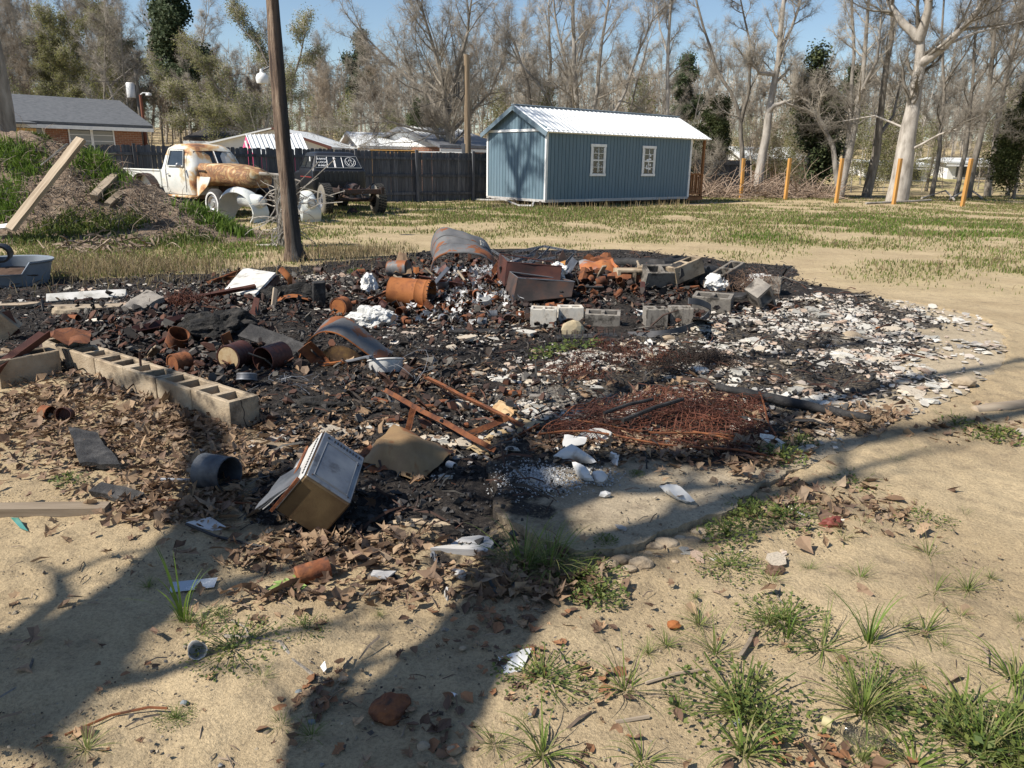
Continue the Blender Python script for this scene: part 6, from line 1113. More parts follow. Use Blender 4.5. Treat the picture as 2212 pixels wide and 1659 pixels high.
lump('charcoal_hump', 'small black burnt crust on the slab below the broken porcelain', Q(1230, 1118, -.01), (.13, .05, .03), m_blackash, 'charcoal heap', 6, .4, 4); lump('charcoal_hump', 'dark lump of tar by the oven box foot', Q(760, 1120, -.01), (.12, .10, .035), m_blackash, 'charcoal heap', 7, .4, 4)
o = boxed('charred_post', 'split charred post stub standing in the black bank', Q(690, 664, .0)+Vector((0, 0, .13)), (.05, .04, .3), (.13, .10, .30), m_char, 'post', .02, .01)
timber('black charred board leaning behind the two rusty buckets', Q(530, 715, .13), Q(650, 760, .05), .16, .03, m_char, 'charred_board', .5, 'board', .2); plate('steel_strip', 'short rusty strip standing up right of the charcoal hump', [Q(541, 678, .05), Q(556, 682, .05), Q(562, 645, .22), Q(550, 642, .22)], .006, m_maroon, 'metal strip', 0, 3, 3)
angle_iron('long dull maroon beam lying left of the charcoal hump', Q(262, 722, .05), Q(402, 688, .08), .09, m_maroon, 'steel_beam', .9, 'beam', .008)
# --- left boards and slab bits
timber('long white-faced board lying at the left behind the burnt area', Q(100, 645, .04), Q(272, 634, .05), .13, .025, m_dirtyw, 'white_board', .5, 'board', .1); timber('weathered board lying at the far left edge', Q(-30, 664, .03), Q(84, 657, .03), .12, .03, m_wood, 'board', 0, 'board', .2); timber('grey board lying below the white-faced one', Q(106, 665, .03), Q(262, 662, .03), .14, .03, m_wood, 'board', .1, 'board', .1, 4)
timber('pale board half hidden left of the charcoal hump', Q(190, 694, .02), Q(258, 692, .02), .1, .03, m_plaster, 'board', .1, 'board', .1, 5); plate('concrete_slab_piece', 'tilted broken piece of grey concrete slab left of the coil springs', [Q(262, 674, .03), Q(300, 678, .02), Q(360, 652, .10), Q(322, 634, .14)], .05, m_blockg, 'slab piece', .01, 6, 5, .008, rag=.12)
lump('stone', 'tan stone between the boards left of the coil springs', Q(142, 675, .03), (.14, .08, .07), m_block, 'stone', 8, .3, 1.5, sub=2)
plate('white_door', 'white enamel panel lying tilted left of the charred trunk foot', [Q(484, 634, .05), Q(552, 641, .08), Q(597, 594, .20), Q(528, 583, .17)], .03, m_dirtyw, 'panel', .01, 6, 5, .003); plate('door_edge', 'dark scorched edge strip of the white enamel panel', [Q(552, 645, .02), Q(560, 645, .03), Q(603, 606, .12), Q(598, 594, .2)], .02, m_maroon, 'metal strip', 0, 3, 3)
angle_iron('long maroon strip lying across the white enamel panel', Q(392, 648, .05), Q(552, 618, .16), .06, m_maroon, 'steel_strip', .8, seed=2); angle_iron('thin rusty strips lying behind the white panel', Q(450, 612, .05), Q(512, 588, .12), .06, m_rust, 'steel_strip', .5); angle_iron('short rusty angle behind the white panel', Q(486, 604, .05), Q(520, 600, .09), .05, m_rust_o, 'steel_strip', .5)
tag(MB().sheet(lambda a, b: (.05+.13*sin(a*3.2)+.03*b, .10*b-.02*sin(a*5), .26-.27*a+.04*sin(b*3)), 12, 5, .004).build('curled_metal', m_rust_o, None, Q(600, 632, 0)+Vector((-.02, 0, 0)), (0, 0, -.3), smooth=True), 'orange curled metal flap at the right end of the white panel', 'sheet')
tag(MB().sheet(lambda a, b: (.32*a, .10*b+.03*sin(a*4), .035*sin(a*3)+.02*b), 8, 3, .004).build('curled_metal', m_rust_o, None, Q(600, 652, .05), (0, 0, .3), smooth=True), 'flat orange metal strip lying below the curled flap', 'sheet')
plate('tin_sheet', 'blue-grey tin sheet behind the orange metal strip', [Q(606, 638, .04), Q(650, 640, .04), Q(668, 622, .08), Q(628, 610, .1)], .003, m_galv, 'sheet', .01)
# --- tank, drum, curled hood
tank = thing('crushed_tank', 'crushed grey and orange steel tank arching open at the top of the heap', 'tank', Q(1000, 592, .06))
def tfn(a, b):
    A = pi*(.04+.94*a); r = .385+.03*sin(3*A)+.02*sin(b*9)*(1 if a > .3 else .4); x = -r*cos(A)*1.02-.05*b+.02*sin(b*5); z = r*sin(A)*(.86+.30*b)+.16*b*(1-a*.55)-.02; y = .72*b-.10*sin(A)+.05*sin(A*2)
    z += .05*b*sin(A*2.2+.5)-.06*max(0, a-.55)*b+.018*mnoise.noise(Vector((a*6, b*5, 1))); return (x, y, max(z, -.03))
tk = MB().sheet(tfn, 40, 20, .006); tk.build('shell', m_rust_g, tank, smooth=True)
for b_ in (0., .34, .68): MB().tube([Vector(tfn(k/40, b_))+Vector((0, -.004, .003)) for k in range(41)], .010 if b_ else .014, 6).build('rolled_rim', m_rust_g, tank, smooth=True)
plate('torn_hole', None, [Vector((.21, .30, .34)), Vector((.25, .34, .32)), Vector((.25, .36, .37)), Vector((.20, .33, .40))], .004, m_plaster, None, parent=tank)
rod('bent_strap', 'thin bent strap rising at the tank top right', [Q(1030, 560, .35), Q(1042, 560, .47), Q(1052, 560, .49), Q(1066, 570, .38)], .006, m_dark_iron, 'strap')
dr = thing('orange_drum', 'bright orange rusted drum lying on its side with its open end to the right', 'drum', Q(888, 668, .0)+Vector((0, .05, .155)), (0, .03, -.22)); mb = MB(); R_ = .158
mb.lathe([(0, -.225), (R_*.96, -.225), (R_*1.03, -.22), (R_*1.0, -.205), (R_*.995, -.08), (R_*1.0, .07), (R_*1.035, .08), (R_*1.0, .09), (R_*1.0, .17), (R_*1.04, .18), (R_*1.01, .19), (R_*1.03, .225), (R_*.98, .228), (R_*.96, .20), (R_*.96, -.21), (0, -.21)], 36, 'x', .008, 3)
me = mb.mesh('shell', m_rust_o, True, 40); link(me, 'shell', dr)
rm = MB(); rg = random.Random(6)
for k in range(26): a = 2*pi*k/26; rm.box((.222, cos(a)*R_*1.0, sin(a)*R_*1.0), (.012+rg.uniform(-.006, .012), .030, .004), Rx(a)@Rz(rg.uniform(-.3, .3)))
rm.build('torn_rim', m_dark_iron, dr)
hd = thing('curled_hood', 'large curled grey sheet with orange edge standing as a low arch in the middle', 'sheet', Q(748, 782, 0), (0, 0, 0), None, .80)
hf = lambda a, b: (-.46+.84*a+.04*b, -.02+.34*b-.06*sin(a*pi), (.31*sin(pi*min(a*1.02, 1)**.72)**1.1*(1+.12*b)+.05*b-.03*a)*(1 if a < .55 else .72+.28*(1-a)/.45+.25*(a-.55))+.02)
MB().sheet(hf, 34, 12, .005).build('sheet', m_rust_g, hd, smooth=True); MB().tube([Vector(hf(k/34, 0))+Vector((0, -.004, .004)) for k in range(30)], .008, 6).build('orange_edge', m_rust_o, hd, smooth=True)
MB().sheet(lambda a, b: (-.25+.45*a, .02-.05*sin(a*3), .005+.17*b*sin(pi*(.15+.8*a))), 10, 5, .005).build('inner_panel', mat('yellow_rust', [(.30, .18, .06), (.12, .07, .035), (.05, .035, .025)], 6, .7, var=0), hd, smooth=True)
rod('bent_tube', 'bent tubular handle in front of the curled grey sheet', [Q(742, 782, .02), Q(765, 778, .05), Q(790, 772, .10), Q(802, 770, .15), Q(800, 772, .2), Q(794, 772, .21)], .013, m_galv, 'tube')
rod('tube', 'orange tube end lying in front of the curled grey sheet', [Q(700, 788, .02), Q(745, 782, .03)], .016, m_rust_o, 'tube')
# --- perforated rack
rk = thing('perforated_rack', 'toppled rack of grey perforated steel straps right of the tank', 'rack', Q(1170, 588, .0)); R0_ = rk.location
def strap(a, b, w=.035, holes=True):
    a, b = Vector(a)-R0_, Vector(b)-R0_; d = b-a; L = d.length; q = d.to_track_quat('X', 'Y').to_matrix(); o = link(MB().box((0, 0, 0), (L, w, .004)).mesh('strap', m_galv), 'strap', rk, (a+b)/2, q); n = max(2, int(L/.045))
    if holes: 
        h = MB()
        for k in range(n): h.box((L*((k+.5)/n-.5), 0, 0), (.012, .010, .006))
        tag(h.build('holes', m_black, o), kind='stuff')
ZP = lambda u, v, dy=0: at(u, v, R0_.y+dy)
for a, b in (((1108, 545, .5), (1175, 532, .55)), ((1175, 532, .55), (1245, 545, .5)), ((1103, 556, .3), (1180, 548, .4)), ((1180, 548, .4), (1240, 541, .5)), ((1110, 567, .2), (1160, 546, .4)), ((1118, 570, .15), (1200, 556, .2)), ((1120, 572, .1), (1160, 560, .3)), ((1160, 560, .3), (1236, 578, .0)), ((1106, 556, .3), (1112, 578, .1)), ((1145, 549, .4), (1165, 535, .5)), ((1172, 551, .35), (1188, 533, .5)), ((1200, 548, .3), (1222, 540, .5)), ((1130, 566, .2), (1200, 582, .0)), ((1062, 540, .2), (1115, 572, .1)), ((1205, 585, -.05), (1240, 548, .3)), ((1140, 577, .05), (1170, 553, .3))): strap(ZP(*a), ZP(*b))
for i, (u, v, dy) in enumerate(((1130, 560, .35), (1160, 558, .35), (1190, 560, .3), (1216, 556, .3))):
    c = ZP(u, v, dy)-R0_; mb = MB(); mb.add([c+Vector((-.09, 0, -.09)), c+Vector((.09, 0, -.09)), c+Vector((.0, .02, .11)), c+Vector((-.09, .12, -.09)), c+Vector((.09, .12, -.09)), c+Vector((0, .12, .11))], [(0, 1, 2), (5, 4, 3), (0, 3, 4, 1), (1, 4, 5, 2), (2, 5, 3, 0)]); mb.build('gusset', m_dark_iron, rk)
# --- three burnt hoppers
def hopper(label, face, depth, m=m_maroon, th=.006):
    """open tray: face = its four front corners (world); side plates run back by depth"""
    F_ = [Vector(p) for p in face]; c = sum(F_, Vector())/4; d = Vector(depth); t = thing('steel_tray', label, 'tray', c+Vector((0, -.05, .09))); F_ = [p-c for p in F_]; B_ = [F_[0]+d*.9+Vector((0, 0, .02)), F_[1]+d*.9+Vector((0, 0, -.02)), F_[2]+d, F_[3]+d]
    plate('front_plate', None, [F_[0], F_[1], F_[2], F_[3]], th, m, None, -.015, parent=t); plate('side_plate', None, [F_[0], B_[0], B_[3], F_[3]], th, m, None, 0, 3, 3, parent=t); plate('side_plate', None, [F_[1], B_[1], B_[2], F_[2]], th, m, None, 0, 3, 3, parent=t); plate('bottom_plate', None, [F_[3], F_[2], B_[2], B_[3]], th, m, None, 0, 3, 3, parent=t)
    MB().tube([F_[0], F_[1], B_[1], B_[0]], .007, 5, closed=True).build('rolled_edge', m_galv if m is not m_maroon else m, t); return t
y1 = 8.15; y2 = 8.5; dyb = 0.0
hopper('front blackened steel tray standing just behind the pale blocks', [at(1119, 617, y1), at(1240, 625, y1+.1), at(1233, 658, y1-.05), at(1108, 671, y1-.15)], (-.10, .34, .0), m_dark_iron); hopper('middle maroon steel tray behind the blackened one', [at(1096, 582, y2), at(1213, 592, y2+.1), at(1208, 628, y2), at(1090, 634, y2-.1)], (-.10, .36, .03)); plate('steel_plate', 'dark side plate left of the maroon tray', [at(1074, 561, 9.0+dyb), at(1098, 583, 8.5+dyb), at(1092, 630, 8.4+dyb), at(1066, 604, 8.9+dyb)], .006, m_maroon, 'plate')
plate('steel_plate', 'maroon lid plate tilted behind the middle tray', [at(1075, 561, 9.0+dyb), at(1140, 578, 9.1+dyb), at(1150, 590, 8.8+dyb), at(1098, 584, 8.55+dyb)], .006, m_maroon, 'plate')
plate('orange_sheet', 'orange rusty panel between the rack and the trays', [at(1133, 576, 9.2+dyb), at(1185, 573, 9.25+dyb), at(1186, 588, 9.0+dyb), at(1133, 590, 9.0+dyb)], .006, m_rust_o, 'sheet'); plate('orange_sheet', 'yellow-orange panel piece beside the grey perforated strap', [at(1184, 575, 9.2+dyb), at(1222, 562, 9.3+dyb), at(1216, 590, 9.0+dyb), at(1185, 590, 9.0+dyb)], .006, mat('yellow_orange_rust', [(.42, .22, .06), (.35, .15, .04), (.5, .36, .2)], 8, .8, var=0), 'sheet')
plate('grey_strap_plate', 'grey perforated plate tilted right of the yellow-orange panel', [at(1214, 590, 8.9+dyb), at(1228, 596, 8.9+dyb), at(1248, 565, 9.0+dyb), at(1236, 555, 9.0+dyb)], .006, m_galv, 'plate')
SHT = mat('big_orange_sheet', [(.36, (.16, .16, .17)), (.47, (.22, .20, .19)), (.52, (.30, .10, .04)), (.62, (.36, .14, .045)), (.7, (.10, .04, .025))], 2.6, .65, bump=.3, var=0, dist=.7)
plate('large_orange_sheet', 'large grey and orange rusted sheet bent over the heap right of the rack', [at(1250, 564, 9.3+dyb), at(1318, 560, 9.35+dyb), at(1345, 612, 8.9+dyb), at(1262, 622, 8.8+dyb)], .006, SHT, 'sheet', .08, 10, 8, .015); plate('orange_flap', 'torn orange flap at the right end of the large rusted sheet', [at(1318, 560, 9.3+dyb), at(1332, 575, 9.2+dyb), at(1352, 610, 9.0+dyb), at(1340, 612, 8.9+dyb)], .006, SHT, 'sheet', .05, 6, 5, .02); plate('orange_flap', 'curled rusty scrap standing at the top of the large sheet', [at(1262, 556, 9.6+dyb), at(1318, 545, 9.7+dyb), at(1325, 565, 9.4+dyb), at(1258, 568, 9.5+dyb)], .006, m_rust, 'sheet', .04, 8, 6, .03)
rod('curled_strap', 'black strap curling up behind the large rusted sheet', [at(1284, 560, 9.6+dyb), at(1282, 548, 9.6+dyb), at(1292, 545, 9.6+dyb), at(1308, 553, 9.6+dyb), at(1320, 550, 9.6+dyb)], .01, m_dark_iron, 'strap'); angle_iron('slotted rusty grid strip leaning beside the tank mouth', Q(1050, 608, .06), at(1078, 568, 8.9+dyb), .06, m_rust, 'slotted_strip', .8)
angle_iron('dark beam end lying above the orange drum', Q(905, 600, .22), Q(1002, 618, .18), .07, m_maroon, 'steel_beam', .6, 'beam', .008); angle_iron('pale perforated strap crossing the dark beam', Q(930, 622, .2), Q(968, 578, .32), .04, m_galv, 'perforated_strap', .6); angle_iron('dark L-shaped frame left of the orange drum', Q(776, 656, .06), Q(850, 625, .15), .03, m_dark_iron, 'dark_angle_iron', .4); angle_iron('second leg of the dark L-shaped frame', Q(848, 626, .15), Q(872, 668, .06), .04, m_dark_iron, 'dark_angle_iron', .4)
plate('brown_sheet', 'brown bent panel standing behind the small tins left of the tank', [at(850, 590, 9.2+dyb), at(890, 592, 9.1+dyb), at(878, 548, 9.4+dyb), at(862, 545, 9.4+dyb)], .006, mat('brown_panel', [(.22, .14, .08), (.12, .08, .05)], 6, .8, var=0), 'sheet', .02, 5, 5, .02)
# --- blocks on the right
block_at('pale cracked block lying on its side in front of the blackened tray', (.30, 7.42, .0), -.08, m_plaster, rx=0, seed=31, name='pale_block').scale = (.64, 1, .95); block_at('second pale block, broken, right of the first in front of the tray', Q(1232, 700, 0)+Vector((0, .08, -.0)), .05, m_plaster, seed=32, name='pale_block', s=.8).scale = (.62, .9, .85)
lump('block_piece', 'yellowish broken block piece leaning in front of the pale blocks', Q(1238, 712, .08), (.11, .06, .09), mat('yellow_stone', [(.42, .33, .2), (.5, .42, .28)], 5, .95, var=0), 'block piece', 11, .18, 1.2, sub=2); block_at('grey broken block at the right end of the pale row', Q(1303, 712, 0)+Vector((0, .08, 0)), -.15, m_blockg, seed=33, name='grey_block', rx=.15, s=.85)
block_at('upright half block with open core, left of the split pair', Q(1415, 712, 0)+Vector((0, .05, -.01)), .03, m_blockg, seed=34, name='half_block').scale = (.53, 1, 1.12); block_at('upright half block with open core, right of the split pair', Q(1469, 710, 0)+Vector((0, .05, -.01)), -.02, m_blockg, seed=35, name='half_block').scale = (.55, 1, 1.12)
block_at('long block standing behind the curved band', (2.10, 8.02, .05), -.42, m_blockg, seed=36, name='grey_block', rx=.15); block_at('tilted block standing on its corner with its core showing', (2.574, 8.17, .231), 0, m_blockg, e=(-1.072, 2.4, -2.199), seed=37, name='tilted_block')
o = None
block_at('block half behind the tilted one at the right end of the heap', Q(1672, 642, 0)+Vector((0, .1, 0)), 1.2, m_blockg, seed=38, name='grey_block', ry=.3); block_at('hollow block on its side showing two dark cores at the back of the heap', Q(1360, 596, .08), .15, m_block, rx=pi/2, seed=39, name='hollow_block'); block_at('hollow block on its side right of the other at the back', Q(1412, 590, .12), -.1, m_block, rx=pi/2, seed=40, name='hollow_block')
block_at('grey block lying flat in the right middle of the heap', Q(1422, 612, .06), .2, m_blockg, seed=41, name='grey_block', rx=.4); block_at('slanted tan block right of the grey one', Q(1482, 600, .1), .45, m_block, seed=42, name='tan_block', ry=-.3); block_at('block lying under the white wrapping at the right', Q(1575, 612, .08), .6, m_blockg, seed=43, name='grey_block', ry=-.35)
lump('white_wrapping', 'crumpled white and silver wrapping on the right blocks', Q(1548, 612, .16), (.14, .12, .10), m_insul, 'wrapping', 12, .35, 2.5, sub=4); lump('white_wrapping', 'grey-white wrapping behind the tilted block', Q(1640, 610, .12), (.2, .1, .1), m_insul, 'wrapping', 13, .35, 2.5, sub=4)
timber('dark tray edge lying among the right blocks', Q(1460, 628, .12), Q(1510, 622, .14), .05, .05, m_rust, 'steel_tray_edge', 0, 'metal strip'); timber('flat charred board with pale edge before the blocks on the right', Q(1545, 640, .1), Q(1612, 640, .12), .16, .03, m_char, 'charred_board', .2, 'board')
# curved band
mb = MB(); bp_ = [Q(1358, 724, .03), Q(1420, 722, .03), Q(1466, 714, .035), Q(1504, 700, .04), Q(1528, 682, .07), Q(1537, 668, .14), Q(1530, 660, .21), Q(1508, 652, .27), Q(1484, 650, .29)]
from mathutils import geometry
cp_ = []
for i in range(len(bp_)-1):
    for k in range(4):
        p0, p1, p2, p3 = bp_[max(i-1, 0)], bp_[i], bp_[i+1], bp_[min(i+2, len(bp_)-1)]; t = k/4; cp_.append(.5*((2*p1)+(p2-p0)*t+(2*p0-5*p1+4*p2-p3)*t*t+(3*p1-p0-3*p2+p3)*t**3))
c0 = cp_[0].copy(); cp_ = [p-c0 for p in cp_]; mb.sheet(lambda a, b: cp_[min(int(round(a*(len(cp_)-1))), len(cp_)-1)]+Vector((0, .02*b, .055*(b-.5))), len(cp_)-1, 2, .012); tag(mb.build('curved_band', mat('dark_rubber_band', [(.05, .052, .058), (.09, .09, .095)], 5, .6, var=0), None, c0, smooth=True, angle=40), 'dark curved rubber band looping round the right hand blocks', 'band')
plate('steel_plate', 'dark triangular plate standing between the curved band and the long block', [Q(1496, 692, .0), Q(1545, 696, .0), Q(1505, 690, .26)+Vector((0, .1, 0)), Q(1494, 690, .22)], .006, m_dark_iron, 'plate', .01)
# nail plank
npk_ = thing('nail_plank', 'charred plank with bent nails standing up in front of the pale blocks', 'plank', Q(1268, 728, .05), (.1, -.03, .12)); MB().box((0, 0, 0), (.56, .10, .035), bev=.006).build('board', m_char, npk_)
for k in range(11):
    x = -.24+.048*k; MB().tube([(x, -.02, .01), (x, -.02, .07), (x+.02*((k % 3)-1), -.035, .085), (x+.02*((k % 3)-1), -.05, .05)], .0035, 4).build('nail', m_dark_iron, npk_)
np2 = thing('nail_plank', 'second dark plank with upright nails, left of the first', 'plank', Q(1050, 716, .02), (.05, 0, .02)); MB().box((0, 0, 0), (.7, .10, .03), bev=.006).build('board', m_char, np2)
for k in range(10): x = -.3+.066*k; MB().tube([(x, 0, .01), (x+.005, 0, .07+.01*(k % 2))], .0032, 4).build('nail', m_dark_iron, np2)
# --- white lumps
for c, d, s_, lab in ((Q(806, 694, .04), (.22, .13, .14), 1, 'large white fluffy insulation lump in front of the orange drum'), (Q(796, 616, .10), (.09, .09, .14), 2, 'upright white insulation lump left of the drum'), (Q(1205, 585, .15), (.10, .1, .09), 3, 'white wrapped bundle under the rack'), (Q(735, 720, .0), (.06, .05, .03), 4, 'small white ash lump'), (Q(1382, 680, .02), (.08, .07, .05), 5, 'white ash lump left of the split blocks')): lump('insulation_lump', lab, c, d, m_insul, 'insulation', s_+20, .38, 3., sub=5)
mb = MB(); mb.lathe([(.0, .0), (.10, .0), (.125, .05), (.13, .09), (.14, .095), (.135, .105), (.12, .10), (.09, .03), (0, .02)], 26, wob=.03, arc=2*pi*.62); t = thing('white_tub_piece', 'broken piece of a white curved tub in the shade', 'tub piece', Q(835, 806, .0), (.35, 0, 3.4)); mb.build('shell', m_porc, t, smooth=True, angle=40); MB().tube([(.1, .0, .1), (.13, -.05, .04), (.12, -.1, .0)], .006, 5).build('wire', m_wgrey, t)
# porcelain shards of a broken bowl
pb = thing('porcelain_bowl', 'broken white toilet bowl piece lying on the slab below the bed springs', 'bowl', Q(1290, 985, .0), (.3, -.5, .3)); MB().lathe([(.02, .0), (.06, .01), (.10, .04), (.125, .09), (.12, .095), (.095, .05), (.055, .02), (.02, .012)], 22, wob=.03, arc=2*pi*.55).build('shell', m_porc, pb, smooth=True, angle=40)
for i, (pp, b, lab) in enumerate((([Q(1196, 988, .03), Q(1262, 996, .02), Q(1290, 1000, .04), Q(1235, 962, .07)], .03, 'curved white porcelain shard left of the broken bowl'), ([Q(1238, 998, .06), Q(1252, 1030, .01), Q(1284, 1038, .03), Q(1268, 1012, .06)], .02, 'white porcelain shard in front of the bowl'), ([Q(1280, 1024, .03), Q(1294, 1044, .01), Q(1314, 1032, .04), Q(1298, 1018, .05)], .015, 'squarish porcelain shard at the front end of the broken bowl'), ([Q(1426, 1052, .015), Q(1480, 1086, .005), Q(1500, 1084, .01), Q(1462, 1046, .06)], .03, 'lone white curved shard on the bare slab'), ([Q(1312, 1002, .0), Q(1334, 1006, .02), Q(1338, 985, .05), Q(1322, 975, .06)], .01, 'stained shard standing at the right of the bowl'), ([Q(1215, 968, .02), Q(1262, 962, .03), Q(1268, 948, .05), Q(1220, 942, .05)], .01, 'white shard half under the springs'))): plate('porcelain_shard', lab, pp, .010, m_porc, 'shard', b, 7, 5, .004, seed=i)
for i, (u, v, s_, lab) in enumerate(((1308, 1068, .05, 'thin blue-white shard on the pale spill patch'), (1190, 1060, .03, 'small white shard at the left of the pale spill patch'), (1205, 970, .035, 'tiny white shard by the leaves'))): lump('white_shard', lab, Q(u, v, .01), (s_*.6, s_*.4, s_*.35), m_porc, 'shard', 40+i, .3, 1, sub=1)


# --- buckets and tins
def can_mesh(name, r, h, m, lid=True, openend=True, ribs=3, dent=.0, seed=0, n=20):
    p = [(0, 0), (r*.93, 0), (r, .004), (r*1.02, .008), (r, .013)]
    for k in range(ribs): z = h*(.3+.4*k/max(1, ribs-1)); p += [(r, z-.006), (r*.975, z), (r, z+.006)]
    p += [(r, h-.012), (r*1.03, h-.006), (r*1.02, h)]
    p += [(r*.96, h), (r*.95, h-.004), (r*.95, .01), (0, .008)] if openend else [(r*.92, h-.001), (r*.90, h-.006), (0, h-.006)]
    me = MB().lathe(p, n).mesh(name, m, True, 45); bent(me, dent or r*.03, 1/r*.5, seed); return me
def lying(u, v, r, h, az, m, label, openend=True, tilt=0., name='rusty_can', z=0., cat='can', ribs=3, dent=0, grp=None, seed=0):
    """a can on its side, its open or lidded end pointing to azimuth az"""
    c = Q(u, v, 0); q = Vector((sin(az)*cos(tilt), cos(az)*cos(tilt), sin(tilt))).to_track_quat('Z', 'Y').to_matrix(); t = Vector(c)+Vector((0, 0, r+z)); me = can_mesh(name, r, h, m, openend=openend, ribs=ribs, dent=dent, seed=seed); o = link(me, name, None, t-q @ Vector((0, 0, h/2)), q); return tag(o, label, cat, grp)
m_lidm = mat('cream_lid', [(.36, .24, .12), (.45, .34, .20), (.25, .12, .05)], 9, .7, var=0)
b1 = lying(512, 795, .098, .20, radians(195), m_maroon, 'rusty bucket on its side with its pale rusty lid facing the viewer', False, name='rusty_bucket', cat='bucket'); MB().lathe([(0, .003), (.084, .003), (.086, 0)], 24).build('lid', m_lidm, b1, (0, 0, .196), smooth=True)
b2 = lying(592, 798, .098, .22, radians(205), m_maroon, 'open rusty bucket on its side right of the lidded one', True, name='rusty_bucket', cat='bucket')
b3 = lying(738, 682, .095, .12, radians(200), m_rust, 'round rusty tin facing the viewer with its lid on, left of the white lump', False, name='rusty_tin', cat='tin')
MB().lathe([(0, .0025), (.078, .0025), (.08, 0)], 22).build('lid', m_rust_o, b3, (0, 0, .116), smooth=True)
lying(392, 805, .075, .13, radians(215), m_rust, 'dented rusty tin behind the wall, its ringed base toward the viewer', False, name='rusty_tin', cat='tin', ribs=2, dent=.006); lying(385, 755, .085, .14, radians(120), m_rust, 'torn half of a ribbed rusty bucket left of the charcoal hump', True, .9, name='torn_bucket', cat='bucket', ribs=5, dent=.014); lying(535, 835, .07, .05, radians(180), m_galv, 'dark dome of a half buried pot below the lidded bucket', False, -1.2, name='pot', cat='pot')
b4 = lying(470, 1055, .085, .17, radians(112), mat('scorched_pail', [(.035, .04, .05), (.075, .085, .10), (.13, .14, .155)], 7, .6, metal=.2, bump=.5, bscale=60, grime=((.11, .06, .04), 5, .58)), 'scorched blue-grey metal pail on its side in the leaves', True, .05, name='metal_pail', cat='pail', ribs=2, dent=.004)
lying(677, 1255, .040, .125, radians(62), m_rust, 'pitted rusty food can lying beside the green rosette', True, .12, name='food_can', cat='can', ribs=2, dent=.002); lying(103, 905, .042, .07, radians(110), m_rust, 'small rusty can in the leaves at the left', True, name='food_can', cat='can', dent=.002); lying(143, 912, .045, .06, radians(170), m_maroon, 'crushed rusty can right of the small one in the leaves', True, .3, name='food_can', cat='can', dent=.012)
lying(862, 618, .095, .26, radians(110), m_rust_g, 'pale and rusty cylinder lying above the orange drum', False, .1, z=.12, name='rusty_cylinder', cat='cylinder', ribs=1); lying(1020, 860, .0, .0, 0, m_rust, '', True) if False else None
for i, (u, v, r, h, az, z, m, lab) in enumerate(((877, 702, .042, .10, 150, .0, m_rust, 'rusty can tipped up right of the white lump'), (868, 688, .045, .10, 200, .03, m_rust, 'rusty can lying against the drum foot'), (912, 690, .04, .09, 190, .02, m_rust, 'rusty can under the right part of the drum'), (1062, 690, .045, .11, 80, 0, m_galv, 'grey can lying below the foil heap'), (1098, 700, .05, .06, 180, 0, m_dark_iron, 'shallow round pan lying open in front of the tray'), (1030, 668, .045, .10, 170, .08, m_rust, 'rusty can perched on the foil heap'), (1003, 700, .045, .07, 200, 0, m_rust, 'open rusty can facing the viewer below the foil heap'), (1042, 706, .045, .09, 95, 0, m_galv, 'grey can on its side near the nail plank'), (958, 698, .045, .08, 150, .0, m_galv, 'crumpled grey can right of the drum foot'), (1128, 700, .0, 0, 0, 0, None, ''), (1148, 690, .04, .13, 0, 0, m_rust, ''), (1292, 605, .04, .16, 40, .05, m_rust, 'tall rusty cylinder standing right of the trays'), (1558, 708, .04, .16, 75, 0, m_rust, 'rusty pipe section lying below the tilted block'), (1255, 662, .05, .07, 190, .02, m_rust, 'rusty open tin right of the blackened tray'), (640, 560, .05, .1, 180, .0, m_rust, 'rusty can at the foot of the charred trunk'), (688, 592, .05, .12, 100, 0, m_dark_iron, 'dark can lying right of the charred trunk'), (160, 700, .045, .1, 100, .0, m_rust, 'rusty can among the boards at the left'), (780, 600, .045, .1, 60, .03, m_rust, 'rusty can behind the upright white lump'), (975, 1013, .02, .05, 130, 0, m_porc, 'small pale broken jar neck on the slab'))):
    if r == 0 or not lab: continue
    lying(u, v, r, h, radians(az), m, lab, True, 0, z=z, seed=i, dent=.004)
tag(link(can_mesh('rusty_can', .042, .115, m_rust, openend=False, dent=.003), 'rusty_can', None, Q(1123, 698, 0)), 'upright rusty can standing left of the first pale block', 'can'); tag(link(can_mesh('rusty_can', .036, .15, m_rust, openend=False, dent=.004), 'rusty_can', None, Q(1293, 640, 0), (.15, -.1, 0)), 'narrow upright rusty cylinder right of the trays', 'can')
# many alike cans through the heap
CM = [can_mesh('rusty_can', .036, .10, m_rust, dent=.008, seed=1, n=14), can_mesh('rusty_can', .042, .08, m_maroon, dent=.012, seed=2, n=14), can_mesh('rusty_can', .03, .09, m_rust, openend=False, dent=.006, seed=3, n=14), can_mesh('rusty_can', .05, .05, m_dark_iron, dent=.006, seed=4, n=14), can_mesh('rusty_can', .04, .11, m_rust, dent=.012, seed=5, n=14)]
rg = random.Random(44)
for i in range(150):
    if i < 95: u, v = rg.gauss(945, 85), rg.gauss(632, 38)
    else: u, v = rg.gauss(1290, 150), rg.gauss(640, 30)
    if v > 712 or v < 560 or u < 740: v = rg.uniform(590, 700); u = rg.uniform(800, 1350)
    p = Q(u, v, 0)+Vector((0, 0, rg.uniform(.0, .07)+.02)); tag(link(rg.choice(CM), 'rusty_can', None, p, (rg.gauss(1.3, .6), rg.gauss(0, .6), rg.uniform(0, 6.3)), rg.uniform(.6, 1.05)), 'small rusty can lying loose in the burnt heap around the drum and trays', 'can', 'rusty cans strewn through the heap')
